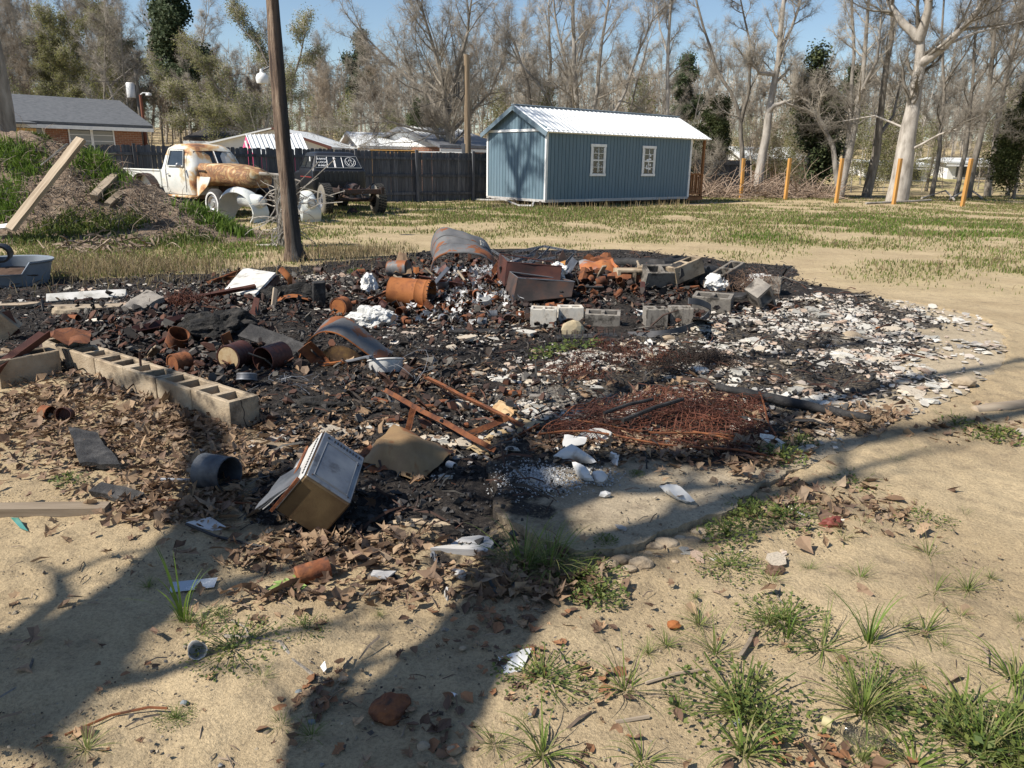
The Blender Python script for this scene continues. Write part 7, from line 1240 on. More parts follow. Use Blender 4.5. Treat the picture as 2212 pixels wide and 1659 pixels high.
# scrap plates and sticks jumbled in the heap
rg = random.Random(45); SP = [MB().sheet(lambda a, b, k=k: (.22*(a-.5), .10*(b-.5), .03*sin(a*3+k)+.02*sin(b*4+k)), 6, 3, .004).mesh('scrap_plate', [m_rust, m_maroon, m_galv, m_rust_o, m_dark_iron][k]) for k in range(5)]+[MB().box((0, 0, 0), (.34, .045, .02), bev=.004).mesh('scrap_strip', m) for m in (m_char, m_maroon, m_wood)]
for i in range(120):
    z0 = rg.random(); u, v = (rg.gauss(960, 90), rg.gauss(625, 30)) if z0 < .5 else ((rg.gauss(1330, 110), rg.gauss(625, 26)) if z0 < .85 else (rg.uniform(180, 700), rg.uniform(640, 800)))
    if v < 565: v = 600
    o = link(rg.choice(SP), 'metal_scrap', None, Q(u, v, 0)+Vector((0, 0, rg.uniform(.02, .10))), (rg.gauss(0, .6), rg.gauss(0, .6), rg.uniform(0, 6.3)), rg.uniform(.6, 1.3)); tag(o, 'small bent strip or plate of scrap metal jumbled in the burnt rubble', 'scrap', 'scrap pieces jumbled in the rubble')
# ================================================================== loose litter
def dens_box(n, box, fn, seed): return scatter(n, box, lambda x, y: np.clip(fn(x, y), 0, 1), seed)
def pieces(name, P, size, shape, m, seed, tilt=.35, lift=.02, thick=None, mi=None, jit=.10):
    """shape: (verts, faces) unit template; a copy of it, turned and scaled at random, at every point of P"""
    r = np.random.default_rng(seed); T, F = np.array(shape[0], float), np.array(shape[1]); n = len(P); k = len(T); s = size*r.lognormal(0, .35, n) if np.isscalar(size) else size
    a = r.uniform(0, 2*pi, n); tx, ty = r.normal(0, tilt, n), r.normal(0, tilt, n); sq = r.uniform(.6, 1.3, n)
    V = T[None]*s[:, None, None]; V = V*np.stack([np.ones(n), sq, np.ones(n) if thick is None else thick/s], -1)[:, None, :]
    V = V+np.concatenate([r.normal(0, jit, (n, k, 2))*s[:, None, None], np.zeros((n, k, 1))], -1)
    y = V[..., 1]*np.cos(tx)[:, None]-V[..., 2]*np.sin(tx)[:, None]; z = V[..., 1]*np.sin(tx)[:, None]+V[..., 2]*np.cos(tx)[:, None]; x = V[..., 0]
    x2 = x*np.cos(ty)[:, None]+z*np.sin(ty)[:, None]; z2 = -x*np.sin(ty)[:, None]+z*np.cos(ty)[:, None]
    X = x2*np.cos(a)[:, None]-y*np.sin(a)[:, None]; Y = x2*np.sin(a)[:, None]+y*np.cos(a)[:, None]
    Z = z2-z2.min(1)[:, None]*.75+r.uniform(0, 1, n)[:, None]*lift
    W_ = np.stack([X+P[:, 0:1], Y+P[:, 1:2], Z+P[:, 2:3]], -1).reshape(-1, 3); FF = (F[None]+(np.arange(n)*k)[:, None, None]).reshape(-1, F.shape[1]); return fast_mesh(name, W_, FF, m)
LEAF = ([(-.5, 0, .03), (-.2, .26, .14), (.12, .20, .10), (.5, 0, .04), (.12, -.20, .12), (-.2, -.26, .10), (-.2, 0, 0), (.12, 0, 0)], [(0, 6, 1), (1, 6, 7), (1, 7, 2), (2, 7, 3), (0, 5, 6), (5, 7, 6), (5, 4, 7), (4, 3, 7)])
LOBE = ([(-.55, 0, .02), (-.30, .12, .05), (-.28, .42, .14), (-.08, .16, .06), (.10, .46, .16), (.16, .15, .05), (.55, .05, .10), (.16, -.13, .05), (.08, -.44, .13), (-.08, -.15, .06), (-.3, -.40, .15), (-.32, -.1, .04), (0, 0, 0)], [(12, i, (i+1) % 12) for i in range(12)])
CHIP = ([(-.5, -.15, 1), (-.25, .35, 1), (.2, .38, 1), (.5, .05, 1), (.28, -.36, 1), (-.2, -.4, 1), (-.52, -.17, 0), (-.26, .38, 0), (.22, .4, 0), (.53, .05, 0), (.3, -.39, 0), (-.22, -.43, 0)], [(0, 5, 4), (0, 4, 3), (0, 3, 1), (1, 3, 2)]+[t for i in range(6) for t in ((i, (i+1) % 6, 6+(i+1) % 6), (i, 6+(i+1) % 6, 6+i))])
ROCK = ([(-.5, 0, .25), (0, -.42, .2), (.5, .05, .25), (0, .45, .22), (-.1, 0, .6), (.15, .05, .55), (0, 0, -.05)], [(0, 1, 4), (1, 5, 4), (1, 2, 5), (2, 3, 5), (3, 4, 5), (3, 0, 4), (1, 0, 6), (2, 1, 6), (3, 2, 6), (0, 3, 6)])
STICK = ([(-.5, -.03, 0), (-.5, .03, 0), (-.5, 0, .05), (.5, -.02, 0), (.5, .02, 0), (.5, 0, .04), (0, -.03, .10), (0, .03, .10), (0, 0, .15)], [(0, 2, 8), (0, 8, 6), (2, 1, 7), (2, 7, 8), (1, 0, 6), (1, 6, 7), (6, 8, 5), (6, 5, 3), (8, 7, 4), (8, 4, 5), (7, 6, 3), (7, 3, 4)])
def singles(P, idx, name, protos, lab, cat, grp, srange, seed, tilt=.3, z=.004):
    r = random.Random(seed)
    for i in idx: tag(link(r.choice(protos), name, None, (P[i, 0], P[i, 1], P[i, 2]+r.uniform(0, .012)+z), (r.gauss(0, tilt), r.gauss(0, tilt), r.uniform(0, 6.3)), r.uniform(*srange)), lab, cat, grp)
def proto(nm, shape, m, s, n=4, thick=None, seed=0): return [pieces(nm, np.zeros((1, 3)), np.array([s]), shape, m, seed+k, 0, 0, thick) for k in range(n)]
S_ = dict()
leaf_cols = [mat('dead_leaf_%s' % k, [tuple(x*.7 for x in c), c], 12, .75, bump=.3, bscale=90, var=.3) for k, c in (('tan', (.36, .235, .135)), ('brown', (.20, .115, .065)), ('dark', (.11, .065, .042)), ('rust', (.28, .135, .065)))]
LP = [proto('dead_leaf', s_, leaf_cols[i % 4], .075, 1, seed=i)[0] for i, s_ in enumerate([LOBE, LEAF, LOBE, LEAF, LOBE, LOBE, LEAF, LOBE])]
P = np.concatenate([dens_box(9000, (-60, 640, 2260, 1300), lambda x, y: leafm(x, y)*.9, 21), dens_box(700, (-20, 1180, 2260, 1690), lambda x, y: leafm(x, y)*.9+.012, 22)])
o_ = np.argsort(np.hypot(P[:, 0], P[:, 1])); P = P[o_]
vis = [i for i in range(len(P)) if projn(P[i, 0], P[i, 1])[1] < 1665][:290]
singles(P, vis, 'dead_leaf', LP, 'dead curled brown leaf lying loose on the sand near the viewer', 'leaf', 'dead leaves nearest the viewer', (.35, .72), 23, .25)
rest = np.ones(len(P), bool); rest[vis] = False; P2 = P[rest]; k = np.random.default_rng(4).random(len(P2)) < .38
tag(link(pieces('leaf_litter', P2[k], .044, LOBE, i_leaf, 24, .4, .03), 'leaf_litter'), 'drifts of dead lobed leaves over sand and ash', 'leaves', kind='stuff'); tag(link(pieces('leaf_litter', P2[~k], .046, LEAF, i_leaf, 25, .4, .03), 'leaf_litter'), 'narrow dead leaves mixed through the litter', 'leaves', kind='stuff')
# plaster flakes
P = dens_box(8500, (-60, 590, 2260, 1230), lambda x, y: chipm(x, y)*(.25+.75*burn(x, y)), 31); r = np.random.default_rng(32); sz = np.clip(r.lognormal(-3.45, .65, len(P)), .008, .20); app = sz/np.hypot(P[:, 0], P[:, 1]); o_ = np.argsort(-app); P, sz = P[o_], sz[o_]
chm = [mat('plaster_%s' % k, [tuple(x*.7 for x in c), c, tuple(min(.8, x*1.15) for x in c)], 14, .95, bump=.6, bscale=90, var=.15, grime=((.10, .09, .08), 18, .58)) for k, c in (('white', (.50, .48, .43)), ('cream', (.44, .38, .30)), ('grey', (.30, .29, .26)), ('pink', (.38, .28, .21)))]
CP = [proto('plaster_flake', CHIP, chm[i % 4], 1., 1, .011/.10, seed=60+i)[0] for i in range(10)]
rr_ = random.Random(5)
for i in range(285): s_ = float(sz[i]); tag(link(rr_.choice(CP), 'plaster_flake', None, (P[i, 0], P[i, 1], P[i, 2]+rr_.uniform(0, .012)), (rr_.gauss(0, .12), rr_.gauss(0, .12), rr_.uniform(0, 6.3)), (s_, s_*rr_.uniform(.5, 1), s_*rr_.uniform(.7, 1.6))), 'flat pale plaster flake lying on the charred slab', 'flake', 'pale plaster flakes on the charred ground')
tag(link(pieces('plaster_chips', P[285:], sz[285:], CHIP, i_chip, 33, .15, .008, .006), 'plaster_chips'), 'small pale plaster and ash chips on the burnt ground', 'chips', kind='stuff')
# burnt rubble: char bits, rusty bits, sticks
bz = lambda x, y: burn(x, y)*(.35+.65*fbm(x, y, 2, 4))
P = dens_box(16000, (-60, 545, 2260, 1190), bz, 41); tag(link(pieces('char_rubble', P, .026, ROCK, i_char, 42, .6, .02), 'char_rubble'), 'black charcoal bits covering the burnt ground', 'charcoal', kind='stuff')
P = dens_box(4200, (-60, 545, 2260, 1180), bz, 43); tag(link(pieces('char_sticks', P, .10, STICK, i_mix, 44, .3, .03, jit=.012), 'char_sticks'), 'burnt splinters and strips through the rubble', 'splinters', kind='stuff')
heap = lambda x, y: np.clip(ell(x, y, [(970, 630, 180, 50, 1.), (1300, 640, 200, 36, .9), (1080, 690, 160, 28, .6), (560, 650, 200, 40, .5), (300, 720, 180, 50, .5), (450, 790, 140, 40, .5), (900, 860, 200, 60, .15)]), 0, 1)
P = dens_box(5200, (100, 560, 1720, 950), heap, 45); tag(link(pieces('mixed_rubble', P, .05, CHIP, i_mix, 46, .6, .07, .012), 'mixed_rubble'), 'jumble of rusty and blackened fragments', 'rubble', kind='stuff')
P = dens_box(2400, (100, 560, 1720, 950), heap, 47); tag(link(pieces('heap_stones', P, .05, ROCK, i_mix, 48, .5, .06), 'heap_stones'), 'lumpy burnt fragments between the cans', 'rubble', kind='stuff')
P = dens_box(1000, (880, 600, 1160, 720), lambda x, y: ell(x, y, [(1010, 600, 60, 20, .7), (1060, 635, 60, 28, 1.), (1000, 660, 80, 30, .7), (1090, 655, 40, 20, .8)]), 49); tag(link(pieces('ash_foil', P, .055, LOBE, i_foil, 50, .9, .12), 'ash_foil'), 'crinkled grey foil and burnt paper in the heap', 'foil', kind='stuff')
P = dens_box(380, (430, 690, 780, 800), lambda x, y: ell(x, y, [(250, 735, 60, 15, 1.), (330, 760, 60, 20, .8), (460, 790, 80, 20, .4), (700, 700, 40, 20, .5), (560, 960, 60, 10, .4)]), 51)
# stones and twigs on the sand
P = dens_box(200, (-20, 1000, 2230, 1665), lambda x, y: (1-burn(x, y))*.6, 52); P = P[np.argsort(np.hypot(P[:, 0], P[:, 1]))]; SPm = [proto('pebble', ROCK, mat('pebble_%s' % k, [tuple(x*.7 for x in c), c], 20, .9), .03, 1, seed=80+j)[0] for j, (k, c) in enumerate((('tan', (.34, .27, .19)), ('grey', (.20, .20, .20)), ('dark', (.09, .08, .075)), ('buff', (.42, .35, .26))))]
singles(P, range(40), 'pebble', SPm, 'small rough pebble lying on the bare sand near the viewer', 'pebble', 'pebbles on the foreground sand', (.25, .7), 53); tag(link(pieces('pebbles', P[40:], .012, ROCK, i_stone, 54, .3, .004), 'pebbles'), 'scattered grit and small stones on the sand', 'stones', kind='stuff')
P = dens_box(5200, (-20, 940, 2230, 1665), lambda x, y: (1-burn(x, y))*(.2+.8*fbm(x, y, 3, 3)), 55); tag(link(pieces('dark_grit', P, .007, ROCK, island_mat('grit', [(.05, .04, .035), (.14, .11, .08), (.30, .25, .18), (.09, .075, .06)], .9), 56, .4, .001), 'dark_grit'), 'dark and pale grit strewn over the sand', 'grit', kind='stuff')
P = dens_box(450, (-20, 900, 2230, 1665), lambda x, y: .5*(1-burn(x, y))*(.2+leafm(x, y)), 57); tag(link(pieces('twig_litter', P, .05, STICK, i_bark, 58, .15, .004, jit=.012), 'twig_litter'), 'thin broken twigs and stems on the sand', 'twigs', kind='stuff')
for nm_, lab_, (u_, v_), d_ in lump_later: lump(nm_, lab_, GS(u_, v_, -.005), d_, m_block, 'concrete', len(lab_), .35, 2.)
# broken concrete crumbs along the slab front edge
for i, (u, v, s_, lab) in enumerate(((1318, 1222, .035, 'flat grey concrete crumb under the middle of the slab lip'), (1345, 1214, .045, 'angular grey concrete piece leaning on the slab lip'), (1412, 1186, .04, 'thin concrete slice wedged at the slab lip'), (1470, 1168, .03, 'small grey concrete wedge at the slab lip'), (1510, 1152, .04, 'grey concrete piece at the right part of the slab lip'), (1425, 1205, .025, 'buff concrete crumb fallen in front of the slab lip'), (1385, 1222, .05, 'pale angular concrete lump fallen from the slab edge'), (1440, 1180, .055, 'flat grey concrete piece at the broken slab edge'), (1530, 1165, .028, 'white concrete crumb, larger of the two right of the slab break'), (1548, 1158, .022, 'white concrete crumb, smaller of the two right of the slab break'), (1458, 1215, .018, 'tiny pale crumb below the broken slab edge'), (1400, 1198, .02, 'pale crumb in the crack of the slab edge'), (1360, 1232, .03, 'tan concrete piece half buried below the slab edge'), (1495, 1172, .035, 'low concrete piece under the slab lip'), (1405, 772, .05, 'rounded tan stone below the curved band'), (1445, 735, .07, 'tan concrete lump below the split blocks'), (1840, 730, .09, 'pinkish tan stone lying right on the slab'), (2082, 832, .09, 'wide tan stone at the right end of the slab'), (1900, 712, .04, 'dark orange scrap standing upright on the slab'), (1990, 690, .03, 'small black ball on the pale slab end'), (1190, 780, .0, ''), (1160, 762, .05, 'pale stone beside the geranium weeds'))):
    if s_ == 0: continue
    lump('orange_scrap' if 'orange' in lab else ('concrete_lump' if 'concrete' in lab or 'crumb' in lab else 'stone'), lab, GS(u, v, s_*.2), (s_, s_*.7, s_*.5), m_rust_o if 'orange' in lab else (m_char if 'black' in lab else m_block), 'stone' if 'scrap' not in lab else 'scrap', 70+i, .3, 1.3, sub=2)
# ================================================================== boards, sticks and odd things on the sand
timber('grey board with a slanted end lying at the left edge of the sand', Q(-60, 1102, .02), Q(236, 1098, .02), .075, .035, m_wood, 'board', .0, 'board', .0, 7)
plate('charred_plank', 'black charred board with a notch lying on the leaves at the left', [Q(178, 1010, .01), Q(262, 1014, .02), Q(212, 945, .03), Q(150, 932, .04)], .03, m_char, 'board', 0, 6, 5, .004); timber('short charred timber with a pale broken end at the left', Q(206, 1056, .03), Q(300, 1082, .02), .07, .04, m_char, 'charred_timber', .3, 'timber', .2, 8)
o = MB().prism([(-.19, -.035), (.085, -.035), (.105, .02), (.09, .065), (.03, .075), (-.05, .055), (-.10, .0)], 0, .028, None).build('sawn_board', m_wgrey, None, Q(1018, 1190, .004), (0, .02, -.02)); tag(o, 'short whitish-grey sawn board piece with a curved back left of the big tuft', 'board')
o.scale = (.86, 1.15, 1)
rod('pipe', 'thin straight grey pipe lying left of the metal pail', [Q(345, 1036, .02), Q(428, 1038, .02)], .010, m_galv, 'pipe'); rod('rusty_rod', 'long thin rusty rod lying in the leaves below the metal pail', [Q(306, 1078, .02), Q(420, 1082, .02), Q(592, 1090, .02)], .006, m_rust, 'rod'); rod('black_rod', 'black rod running from the pale plate toward the lower right', [Q(402, 1132, .025), Q(470, 1160, .02), Q(612, 1192, .015)], .007, m_black, 'rod')
plate('pale_plate', 'bluish white plate piece lying behind the black rod', [Q(402, 1130, .01), Q(470, 1152, .004), Q(492, 1142, .006), Q(455, 1118, .02)], .004, m_porc, 'plate', .004, 4, 3, .002)
plate('glass_shard', 'blue-green glass shard at the left edge on the sand', [Q(24, 1118, .01), Q(44, 1142, .004), Q(62, 1148, .004), Q(40, 1118, .03)], .003, mat('green_glass', [(.03, .13, .11), (.06, .2, .17)], 3, .15, bump=0, spec=.7), 'shard', 0, 3, 3, .002)
me_ = MB()
ms_ = thing('mesh_strip', 'short strip of white woven mesh tape lying behind the tall grass blades', 'mesh tape', Q(420, 1264, .006)); A_, B_, C_, D_ = [p-Q(420, 1264, .006) for p in (Q(366, 1280, .004), Q(462, 1268, .004), Q(470, 1248, .008), Q(372, 1258, .01))]
for k in range(15): me_.tube([A_.lerp(B_, k/14), D_.lerp(C_, k/14)], .0012, 3)
for k in range(7): me_.tube([A_.lerp(D_, k/6), B_.lerp(C_, k/6)], .0012, 3)
me_.build('weave', m_white, ms_); plate('tape', None, [A_, B_, C_, D_], .001, mat('pale_tape', [(.38, .42, .46)], 1, .7, bump=0, var=0), None, parent=ms_, dent=.0005)
t = thing('plastic_cup', 'dirty white crushed cup lying on its side in the left foreground', 'cup', Q(424, 1402, .024), (1.25, .2, .5)); MB().lathe([(0, -.03), (.022, -.03), (.027, .02), (.029, .025), (.026, .024), (.021, -.026), (0, -.026)], 18, wob=.05).build('shell', m_porc, t, smooth=True)
plate('paper_scrap', 'crumpled white paper scrap with a dirty patch on the shaded sand', [Q(1076, 1420, .01), Q(1090, 1468, .003), Q(1128, 1448, .006), Q(1148, 1400, .02)], .002, mat('dirty_paper', [(.34, (.68, .69, .70)), (.54, (.60, .59, .56)), (.62, (.26, .22, .17))], 9, .8, bump=.2, bscale=50, var=0), 'paper', .008, 8, 7, .005, seed=3); plate('paper_scrap', 'tiny white paper scrap right of the long curved twig', [Q(692, 1440, .01), Q(700, 1452, .003), Q(706, 1445, .01), Q(702, 1428, .02)], .002, m_white, 'paper', 0, 3, 3, .004); plate('foil_scrap', 'crumpled foil scrap left of the sawn board', [Q(930, 1205, .01), Q(946, 1215, .005), Q(944, 1198, .02), Q(932, 1192, .02)], .002, m_galv, 'foil', .01, 5, 5, .01)
plate('foil_scrap', 'small crumpled foil bit on the leaves below the sawn board', [Q(960, 1290, .01), Q(968, 1302, .005), Q(972, 1275, .02), Q(962, 1268, .02)], .002, m_porc, 'foil', .01, 5, 5, .01)
t = thing('bottle_cap', 'small white cylindrical cap in the shade below the sawn board', 'cap', Q(990, 1240, .02), (1.2, .3, .5)); MB().lathe([(0, -.03), (.018, -.03), (.018, .03), (0, .03)], 14).build('shell', m_porc, t, smooth=True, angle=40)
t = thing('bottle_cap', 'tiny white plug on the shaded sand below the paper scrap', 'cap', Q(980, 1501, .006), (1.4, .2, .9)); MB().lathe([(0, -.01), (.006, -.01), (.006, .01), (0, .01)], 10).build('shell', m_white, t)
lump('charred_chunk', 'grey and black charred wood chunk among the leaves in front of the oven box', Q(828, 1243, .012), (.055, .028, .022), m_char, 'wood chunk', 91, .3, 1.5, sub=3); plate('ash_face', 'pale ash-grey face on top of the charred chunk', [Q(800, 1246, .03), Q(835, 1252, .03), Q(856, 1236, .03), Q(806, 1234, .035)], .006, m_wgrey, 'wood chunk', .0, 4, 3, .004)
lump('rusty_lump', 'dark red rusty lump half buried in the shaded sand at the bottom', Q(842, 1530, .008), (.055, .065, .028), m_rust, 'lump', 92, .3, 1.5, sub=3); lump('red_leaf_clump', 'dark red curled leaf clump by the white cord', Q(1797, 1132, .02), (.05, .03, .035), mat('dark_red_leaf', [(.10, .025, .02), (.20, .055, .04)], 8, .6), 'leaf', 93, .5, 2, sub=3)
lump('brown_leaf_clump', 'crumpled dark brown leaf clump on the right sand', Q(1673, 1232, .02), (.035, .025, .02), leaf_cols[2], 'leaf', 94, .5, 2.4, sub=3); lump('terracotta_bit', 'orange-brown curled bit on the sand left of the big arching tuft', Q(1456, 1350, .01), (.024, .018, .014), m_rust_o, 'scrap', 95, .3, 1.5, sub=2); lump('bluegrey_stone', 'blue-grey cloth-like stone by the feet of the big green tuft', Q(1075, 1260, .004), (.07, .10, .012), mat('bluegrey_film', [(.08, .10, .11), (.16, .19, .20)], 9, .4, var=0), 'plastic film', 96, .3, 1.5, sub=3)
for i, (u, v, s_, m, lab) in enumerate(((645, 1496, .016, 'b', 'blue-grey stone in the middle of the sunlit sand'), (672, 1560, .014, 'b', 'round blue-grey stone near the bottom edge'), (398, 1518, .013, 'b', 'blue-grey stone beside the long rust-coloured stem'), (742, 1468, .018, 'g', 'pale grey stone just left of the dark leaf clump'), (1000, 1400, .013, 'g', 'pale round pebble in the shade left of the paper scrap'), (980, 1620, .022, 'g', 'flat grey-tan stone pair at the bottom edge'), (915, 1612, .02, 'g', 'flat grey stone near the bottom edge in the shade'), (1690, 1190, .012, 'g', 'tiny stone under the weeds'), (1592, 1560, .016, 'b', 'dark stone among the low weeds at bottom right'))): lump('stone', lab, Q(u, v, s_*.3), (s_, s_*.8, s_*.6), mat('bluegrey_stone', [(.11, .13, .14), (.2, .22, .23)], 20, .7) if m == 'b' else m_block, 'stone', 100+i, .25, 1.2, sub=2)
# long twigs and stems
for pts, r, m, lab in (([(0, 1508), (52, 1478), (78, 1408), (130, 1376), (160, 1310)], .006, m_bark, 'long dark curved twig lying in the shade at the left edge'), ([(484, 1374), (560, 1380), (606, 1388), (634, 1428), (690, 1468)], .007, m_bark, 'long curved twig lying across the sunlit sand left of the paper scrap'), ([(140, 1588), (240, 1545), (320, 1528), (362, 1530)], .004, m_rust, 'thin reddish stem arching over the sand at lower left'), ([(750, 1282), (800, 1284), (860, 1268), (900, 1222)], .005, m_bark, 'dark thin root curling below the charred chunk'), ([(1598, 1418), (1618, 1388), (1630, 1360)], .008, m_wood, 'short grey stick standing out on the right sand'), ([(1670, 1240), (1688, 1262), (1680, 1290), (1692, 1304)], .004, m_bark, 'small S-shaped dark twig on the right sand'), ([(1395, 1475), (1460, 1455), (1526, 1446)], .005, m_wood, 'straight dry stem lying right of the arching tuft'), ([(1330, 1560), (1402, 1548)], .006, m_wood, 'short dry stick beside the low green weeds'), ([(500, 1340), (530, 1355), (545, 1395)], .003, m_bark, 'fine forked twig above the moss patch')):
    rod('twig', lab, [Q(u, v, .008) for u, v in pts], r, m, 'twig', 5)
m_cord = mat('white_cord', [(.50, .48, .43), (.62, .60, .56)], 8, .7, bump=0)
for pts, r, lab in (([(1652, 1064), (1690, 1088), (1735, 1114), (1820, 1124), (1880, 1106), (1900, 1090)], .006, 'white cord curving through the leaves right of the slab'), ([(1800, 1006), (1830, 1006), (1850, 1020), (1858, 1042)], .006, 'short white cord loop right of the bed springs'), ([(1872, 1066), (1950, 1094), (2050, 1118), (2130, 1140), (2240, 1180)], .004, 'long thin pale wire running to the right edge'), ([(1880, 1100), (1960, 1106), (2020, 1104), (2090, 1092)], .006, 'thicker pale cord lying right of the leaf patch')): rod('cord', lab, [Q(u, v, .012) for u, v in pts], r, m_cord, 'cord', 6)
timber('thin grey lath lying behind the charred beam toward the right', Q(1850, 875, .02), Q(2010, 920, .02), .04, .015, m_wood, 'lath', .1, 'board', .1, 9); timber('pale lath lying in front of the charred beam', Q(1740, 905, .03), Q(1900, 935, .02), .03, .015, m_wood, 'lath', .1, 'board', .1, 10)
# clear bottle
m_clear, nt_, b_ = nodes('clear_plastic'); b_.inputs['Transmission Weight'].default_value = 1; b_.inputs['Roughness'].default_value = .12; b_.inputs['IOR'].default_value = 1.25; b_.inputs['Base Color'].default_value = (.92, .93, .92, 1)
bt = thing('plastic_bottle', 'clear ribbed plastic bottle with a dirty cream cap in the weeds', 'bottle', Q(1862, 1592, .024), (0, .02, -.62)); pr = [(.010, -.085), (.010, -.072), (.014, -.066), (.024, -.045)]+[(.026 if k % 2 else .0235, -.04+.009*k) for k in range(13)]+[(.024, .082), (.016, .088), (0, .086)]
me = MB().lathe(pr, 20, 'x').mesh('body', m_clear, True); bent(me, .003, 18, 2); link(me, 'body', bt); MB().lathe([(0, -.106), (.0155, -.106), (.0155, -.080), (.011, -.079)], 18, 'x').build('cap', mat('cream_cap', [(.42, .36, .18), (.52, .46, .27)], 9, .7), bt, smooth=True, angle=40)
# trough and tyre at the left edge
tr = thing('grey_tub', 'broken blue-grey plastic tub full of leaves at the left edge', 'tub', G(38, 612)+Vector((0, 0, 0)), (0, 0, .1)); m_tub = mat('tub_plastic', [(.13, .16, .19), (.20, .23, .27)], 3, .5, bump=.1, var=0)
mb = MB(); mb.lathe([(0, .0), (.34, .0), (.40, .26), (.43, .28), (.43, .30), (.39, .29), (.33, .03), (0, .03)], 26, wob=.03); me = mb.mesh('shell', m_tub, True, 40)
for v in me.vertices:
    a = math.atan2(v.co.y, v.co.x)
    if v.co.z > .1 and -2.3 < a < -.9: v.co.z *= .55
link(me, 'shell', tr); lump('leaf_fill', None, (0, 0, .12), (.34, .34, .08), leaf_cols[2], None, 5, .2, 3, parent=tr)
mb = MB(); mb.box((-.50, -.12, .2), (.16, .1, .44), bev=.02); mb.build('leg', m_tub, tr)
ty = thing('black_pipe_ring', 'short black corrugated pipe end lying on the grey tub at the left edge', 'pipe', G(38, 612)+Vector((-.38, 0, .40)), (0, .1, .2)); MB().lathe([(.09, -.14), (.12, -.14), (.125, -.1), (.115, -.06), (.125, 0), (.115, .06), (.12, .14), (.09, .14), (.09, -.14)], 20, 'x').build('shell', m_black, ty, smooth=True)
ty = thing('black_pipe_ring', 'second black pipe ring, open end toward the viewer, right of the first', 'pipe', G(38, 612)+Vector((-.12, -.02, .37)), (.1, 0, .3)); MB().lathe([(.08, -.08), (.105, -.08), (.105, .08), (.08, .08), (.08, -.08)], 20, 'y').build('shell', m_black, ty, smooth=True)
# ================================================================== grass tufts and weeds that can be told apart
def tuft_mesh(name, n, h, w, spread, arch, m, seed, rad=.02):
    rg = random.Random(seed); V, F = [], []
    for _ in range(n):
        a = rg.uniform(0, 2*pi); d = Vector((cos(a), sin(a), 0)); sp_ = rg.random()**.7*spread; L = h*rg.uniform(.45, 1.1); p = d*rg.uniform(0, rad); ang = pi/2-sp_; side = Vector((-d.y, d.x, 0)); k0 = len(V); ns = 6; ww = w*rg.uniform(.6, 1.2)
        for k in range(ns+1):
            t = k/ns; wd_ = ww*(1-t**1.7)*.5+.0002; V += [p-side*wd_, p+side*wd_]; dirv = d*cos(ang)+Vector((0, 0, 1))*sin(ang); p = p+dirv*L/ns; p.z = max(p.z, .004); ang -= arch*rg.uniform(.5, 1.5)/ns*(1+2*t)
        for k in range(ns): b = k0+2*k; F.append((b, b+1, b+3, b+2))
    return fast_mesh(name, [tuple(v) for v in V], F, m)
TM_ = dict(fine=[tuft_mesh('grass_tuft', 46, .085, .0018, 1.3, .5, i_tuft, k, .012) for k in (1, 2, 3)], arch=[tuft_mesh('grass_tuft', 30, .20, .0060, 1.15, 1.0, i_tuft, k, .02) for k in (4, 5)], tall=[tuft_mesh('grass_tuft', 10, .25, .008, .55, .55, i_lush, k, .015) for k in (6, 7)], big=[tuft_mesh('grass_tuft', 80, .21, .0045, .95, .8, i_tuft, k, .05) for k in (8, 9)], wide=[tuft_mesh('grass_tuft', 30, .22, .0045, 1.4, .6, i_tuft, k, .03) for k in (10, 11)])
def weed_mesh(name, n, rad, h, ls, m, seed, stems=True):
    rg = random.Random(seed); V, F = [], []
    for _ in range(n):
        r_ = rad*rg.random()**.6; a = rg.uniform(0, 6.3); c = Vector((r_*cos(a), r_*sin(a), h*rg.uniform(.2, 1)*(1-.5*r_/rad))); q = Vector((rg.gauss(0, .5), rg.gauss(0, .5), 1)).normalized(); u_ = q.orthogonal().normalized(); u_.rotate(Matrix.Rotation(rg.uniform(0, 6.3), 3, q)); w_ = q.cross(u_); s_ = ls*rg.uniform(.5, 1.2); k = len(V)
        V += [c-u_*s_, c-w_*s_*.6-u_*.1*s_, c+u_*s_, c+w_*s_*.6-u_*.1*s_]; F.append((k, k+1, k+2, k+3))
    if stems:
        for _ in range(n//6):
            r_ = rad*rg.random(); a = rg.uniform(0, 6.3); e = Vector((r_*cos(a), r_*sin(a), h*rg.uniform(.3, 1))); sd = Vector((-sin(a), cos(a), 0))*.0012; k = len(V); V += [-sd, sd, e+sd, e-sd]; F.append((k, k+1, k+2, k+3))
    return fast_mesh(name, [tuple(v) for v in V], F, m)
WM_ = [weed_mesh('weed_clump', 420, .13, .035, .006, i_weed, 1), weed_mesh('weed_clump', 300, .11, .06, .009, i_weed, 2), weed_mesh('weed_clump', 160, .20, .12, .022, i_weed, 3)]
